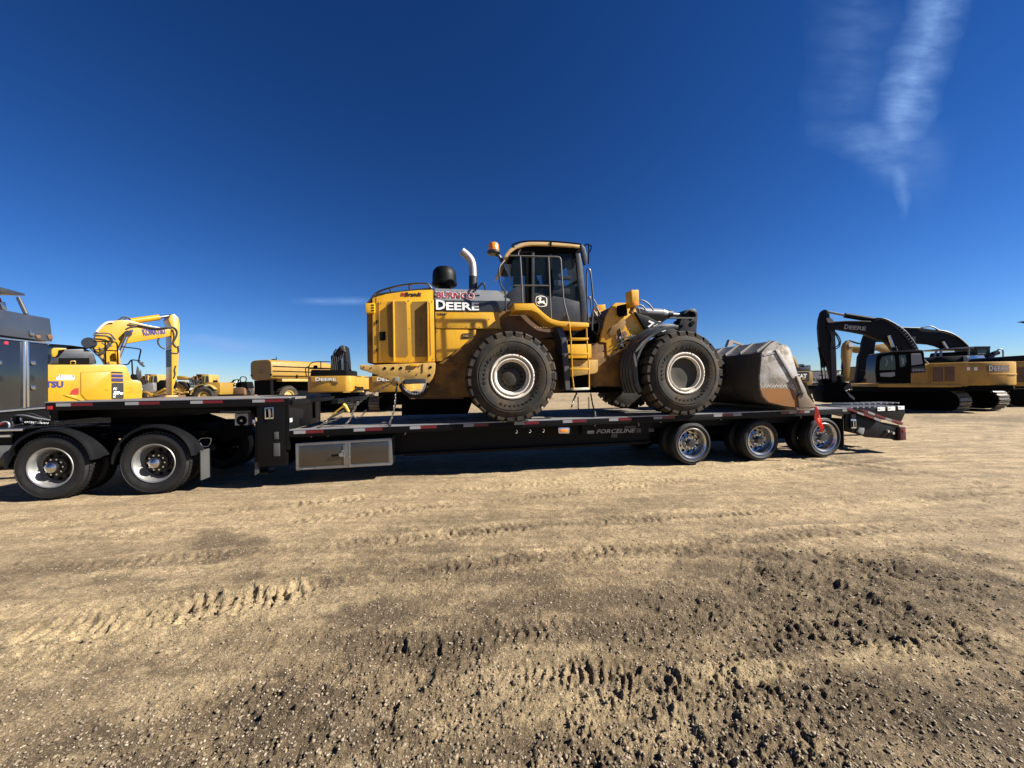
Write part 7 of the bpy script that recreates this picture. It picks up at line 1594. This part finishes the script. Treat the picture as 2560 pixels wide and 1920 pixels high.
# ---- far right: machine with CAT decal, building, vehicles, fence
FA = Fr(0, 42)
CA = thing('excavator', 'far yellow and black excavator counterweight marked CAT beside the loader bucket', 'excavator', FA, tuple(FA.pt(*FR_(250, 1100), 1.2).xy) + (0,))
cb2 = poly('counterweight', FA, FR_, [(60, 905), (110, 898), (360, 898), (425, 905), (432, 1150), (400, 1190), (100, 1185), (60, 1170)], 0, 2.8, 'old_yellow', CA, bev=.06)
poly('decal_panel', FA, FR_, [(60, 915), (120, 908), (352, 906), (362, 930), (362, 1100), (340, 1108), (60, 1108)], -.02, .0, 'black_letter', cb2)
lettersp(FA, cb2, 'CAT', FR_, (80, 1040), (310, 1040), 90, -.03, 'white_paint', bold=.05)
poly('triangle_mark', FA, FR_, [(190, 1072), (286, 1072), (238, 1022)], -.05, -.032, 'exc_yellow', cb2)
poly('hood', FA, FR_, [(90, 900), (95, 830), (140, 812), (300, 812), (360, 815), (375, 860), (372, 900)], .4, 2.5, 'dark_grey', CA, bev=.05)
poly('exhaust', FA, FR_, [(215, 812), (225, 785), (255, 770), (262, 785), (250, 812)], .8, 1.1, 'matt_black', CA)
poly('boom', FA, FR_, [(-60, 560), (0, 560), (70, 600), (142, 800), (120, 830), (80, 800), (10, 640), (-60, 640)], 2.8, 3.4, 'old_yellow_pale', CA, bev=.04)
c_ = FA.pt(*FR_(240, 1200), 1)
for dt in (.3, 2.3): track_unit(CA, (c_.x, dt), 4.2, .95, .6, 0, FA)
part('undercarriage', MB().box((c_.x - 1.5, .5, .4), (c_.x + 1.5, 2.2, 1.2)), 'matt_black', CA)
FB = Fr(-3, 95)
WB = thing('warehouse', 'long low white building with a dark window band on the horizon at right', 'building', FB, tuple(FB.pt(*FR_(700, 1160), 8).xy) + (0,))
wz = FB.pt(*FR_(500, 905), 0).z; xs0, xs1 = FB.pt(*FR_(100, 1000), 0).x, FB.pt(*FR_(985, 1000), 0).x
part('wall', MB().box((xs0, 0, 0), (xs1, 18, wz)), 'building_white', WB)
part('roof_trim', MB().box((xs0 - .2, -.2, wz), (xs1 + .2, 18.2, wz + .25)), 'dark_grey', WB)
z0_, z1_ = FB.pt(*FR_(500, 1088), 0).z, FB.pt(*FR_(500, 1038), 0).z
xw = FB.pt(*FR_(440, 1000), 0).x; nwn = 9; wws = (xs1 - .5 - xw) / nwn
w1 = part('window', MB().box((xw, -.06, z0_), (xw + wws - .25, .02, z1_)), 'glass_opaque', WB)
for k in range(1, nwn): dup(w1, (k * wws, 0, 0))
z2_, z3_ = FB.pt(*FR_(500, 998), 0).z, FB.pt(*FR_(500, 972), 0).z
xw2 = FB.pt(*FR_(560, 1000), 0).x
w2_ = part('upper_window', MB().box((xw2, -.06, z2_), (xw2 + 1.6, .02, z3_)), 'glass_opaque', WB)
for k in range(1, 6): dup(w2_, (k * 2.1, 0, 0))
ru = part('roof_unit', MB().box((FB.pt(*FR_(400, 880), 0).x, 3, wz + .2), (FB.pt(*FR_(440, 880), 0).x, 6, wz + 2.0)), 'grey_metal', WB)
dup(ru, (2.2, 1, -.3)); dup(ru, (-1.5, 2, -.6))
FC = Fr(0, 62)
def far_vehicle(name, label, cat, x0, x1, yb, yt, m, fr=FC):
    V = thing(name, label, cat, fr, tuple(fr.pt(*FR_((x0 + x1) / 2, yb), .8).xy) + (0,))
    a, b = fr.pt(*FR_(x0, yb), 0), fr.pt(*FR_(x1, yb), 0); h = fr.pt(*FR_(x0, yt), 0).z; L = b.x - a.x
    part('body', MB().prism([(a.x, .4), (b.x, .4), (b.x, h * .55), (b.x - L * .12, h * .58), (b.x - L * .25, h), (a.x + L * .3, h), (a.x + L * .15, h * .6), (a.x, h * .55)], 0, 1.8), m, V, bev=.06)
    part('window', MB().prism([(a.x + L * .22, h * .62), (b.x - L * .18, h * .62), (b.x - L * .27, h * .93), (a.x + L * .32, h * .93)], -.02, 0), 'glass_opaque', V)
    for f in (.2, .8): c = (a.x + L * f, -.03, .36); part('wheel', MB().cyl(c, (c[0], .25, .36), .36, 16), 'rubber', V)
far_vehicle('pickup_truck', 'tiny red pickup truck parked far away under the white building', 'pickup', 440, 640, 1285, 1170, 'red_paint')
far_vehicle('car', 'tiny white car far away left of the red pickup', 'car', 250, 420, 1275, 1195, 'white_paint', Fr(0, 66))
FP = Fr(0, 34)
po = thing('marker_post', 'thin dark post standing on the dirt left of the black bucket', 'post', FP, tuple(FP.pt(*FR_(584, 1330), 0).xy) + (0,))
part('post', MB().box((FP.pt(*FR_(576, 1300), 0).x, 0, 0), (FP.pt(*FR_(592, 1300), 0).x, .1, FP.pt(*FR_(584, 1125), 0).z)), 'matt_black', po)
FF = Fr(-6, 52)
fe = thing('rail_fence', 'pale rail fence on the horizon between the black excavator arms', 'fence', FF, tuple(FF.pt(*FR_(1270, 1240), 0).xy) + (0,))
xa, xb = FF.pt(*FR_(1195, 1200), 0).x, FF.pt(*FR_(1345, 1200), 0).x
p0_ = None; npost = 14; stepx = 1.9
post = part('fence_post', MB().box((xa - 9.5, 0, 0), (xa - 9.4, .1, 1.9)), 'grey_metal', fe)
for k in range(1, npost): dup(post, (k * stepx, 0, 0))
rl = part('fence_rail', MB().box((xa - 9.5, -.04, 1.75), (xa - 9.5 + stepx * (npost - 1), -.01, 1.83)), 'decal_grey', fe)
for z in (-.5, -1.0, -1.4): dup(rl, (0, 0, z))
# crate glimpsed under the trailer neck
FX = Fr(0, 14.5)
a, b = FX.pt(*C2(120, 935), 0), FX.pt(*C2(196, 888), 0)
cr_ = thing('timber_block', 'brown timber block lying on the ground seen under the trailer neck', 'timber', FX, ((a.x + b.x) / 2, .4, 0))
part('block', MB().box((a.x - .6, 0, 0), (b.x, .6, b.z)), 'rust_brown', cr_, bev=.02)
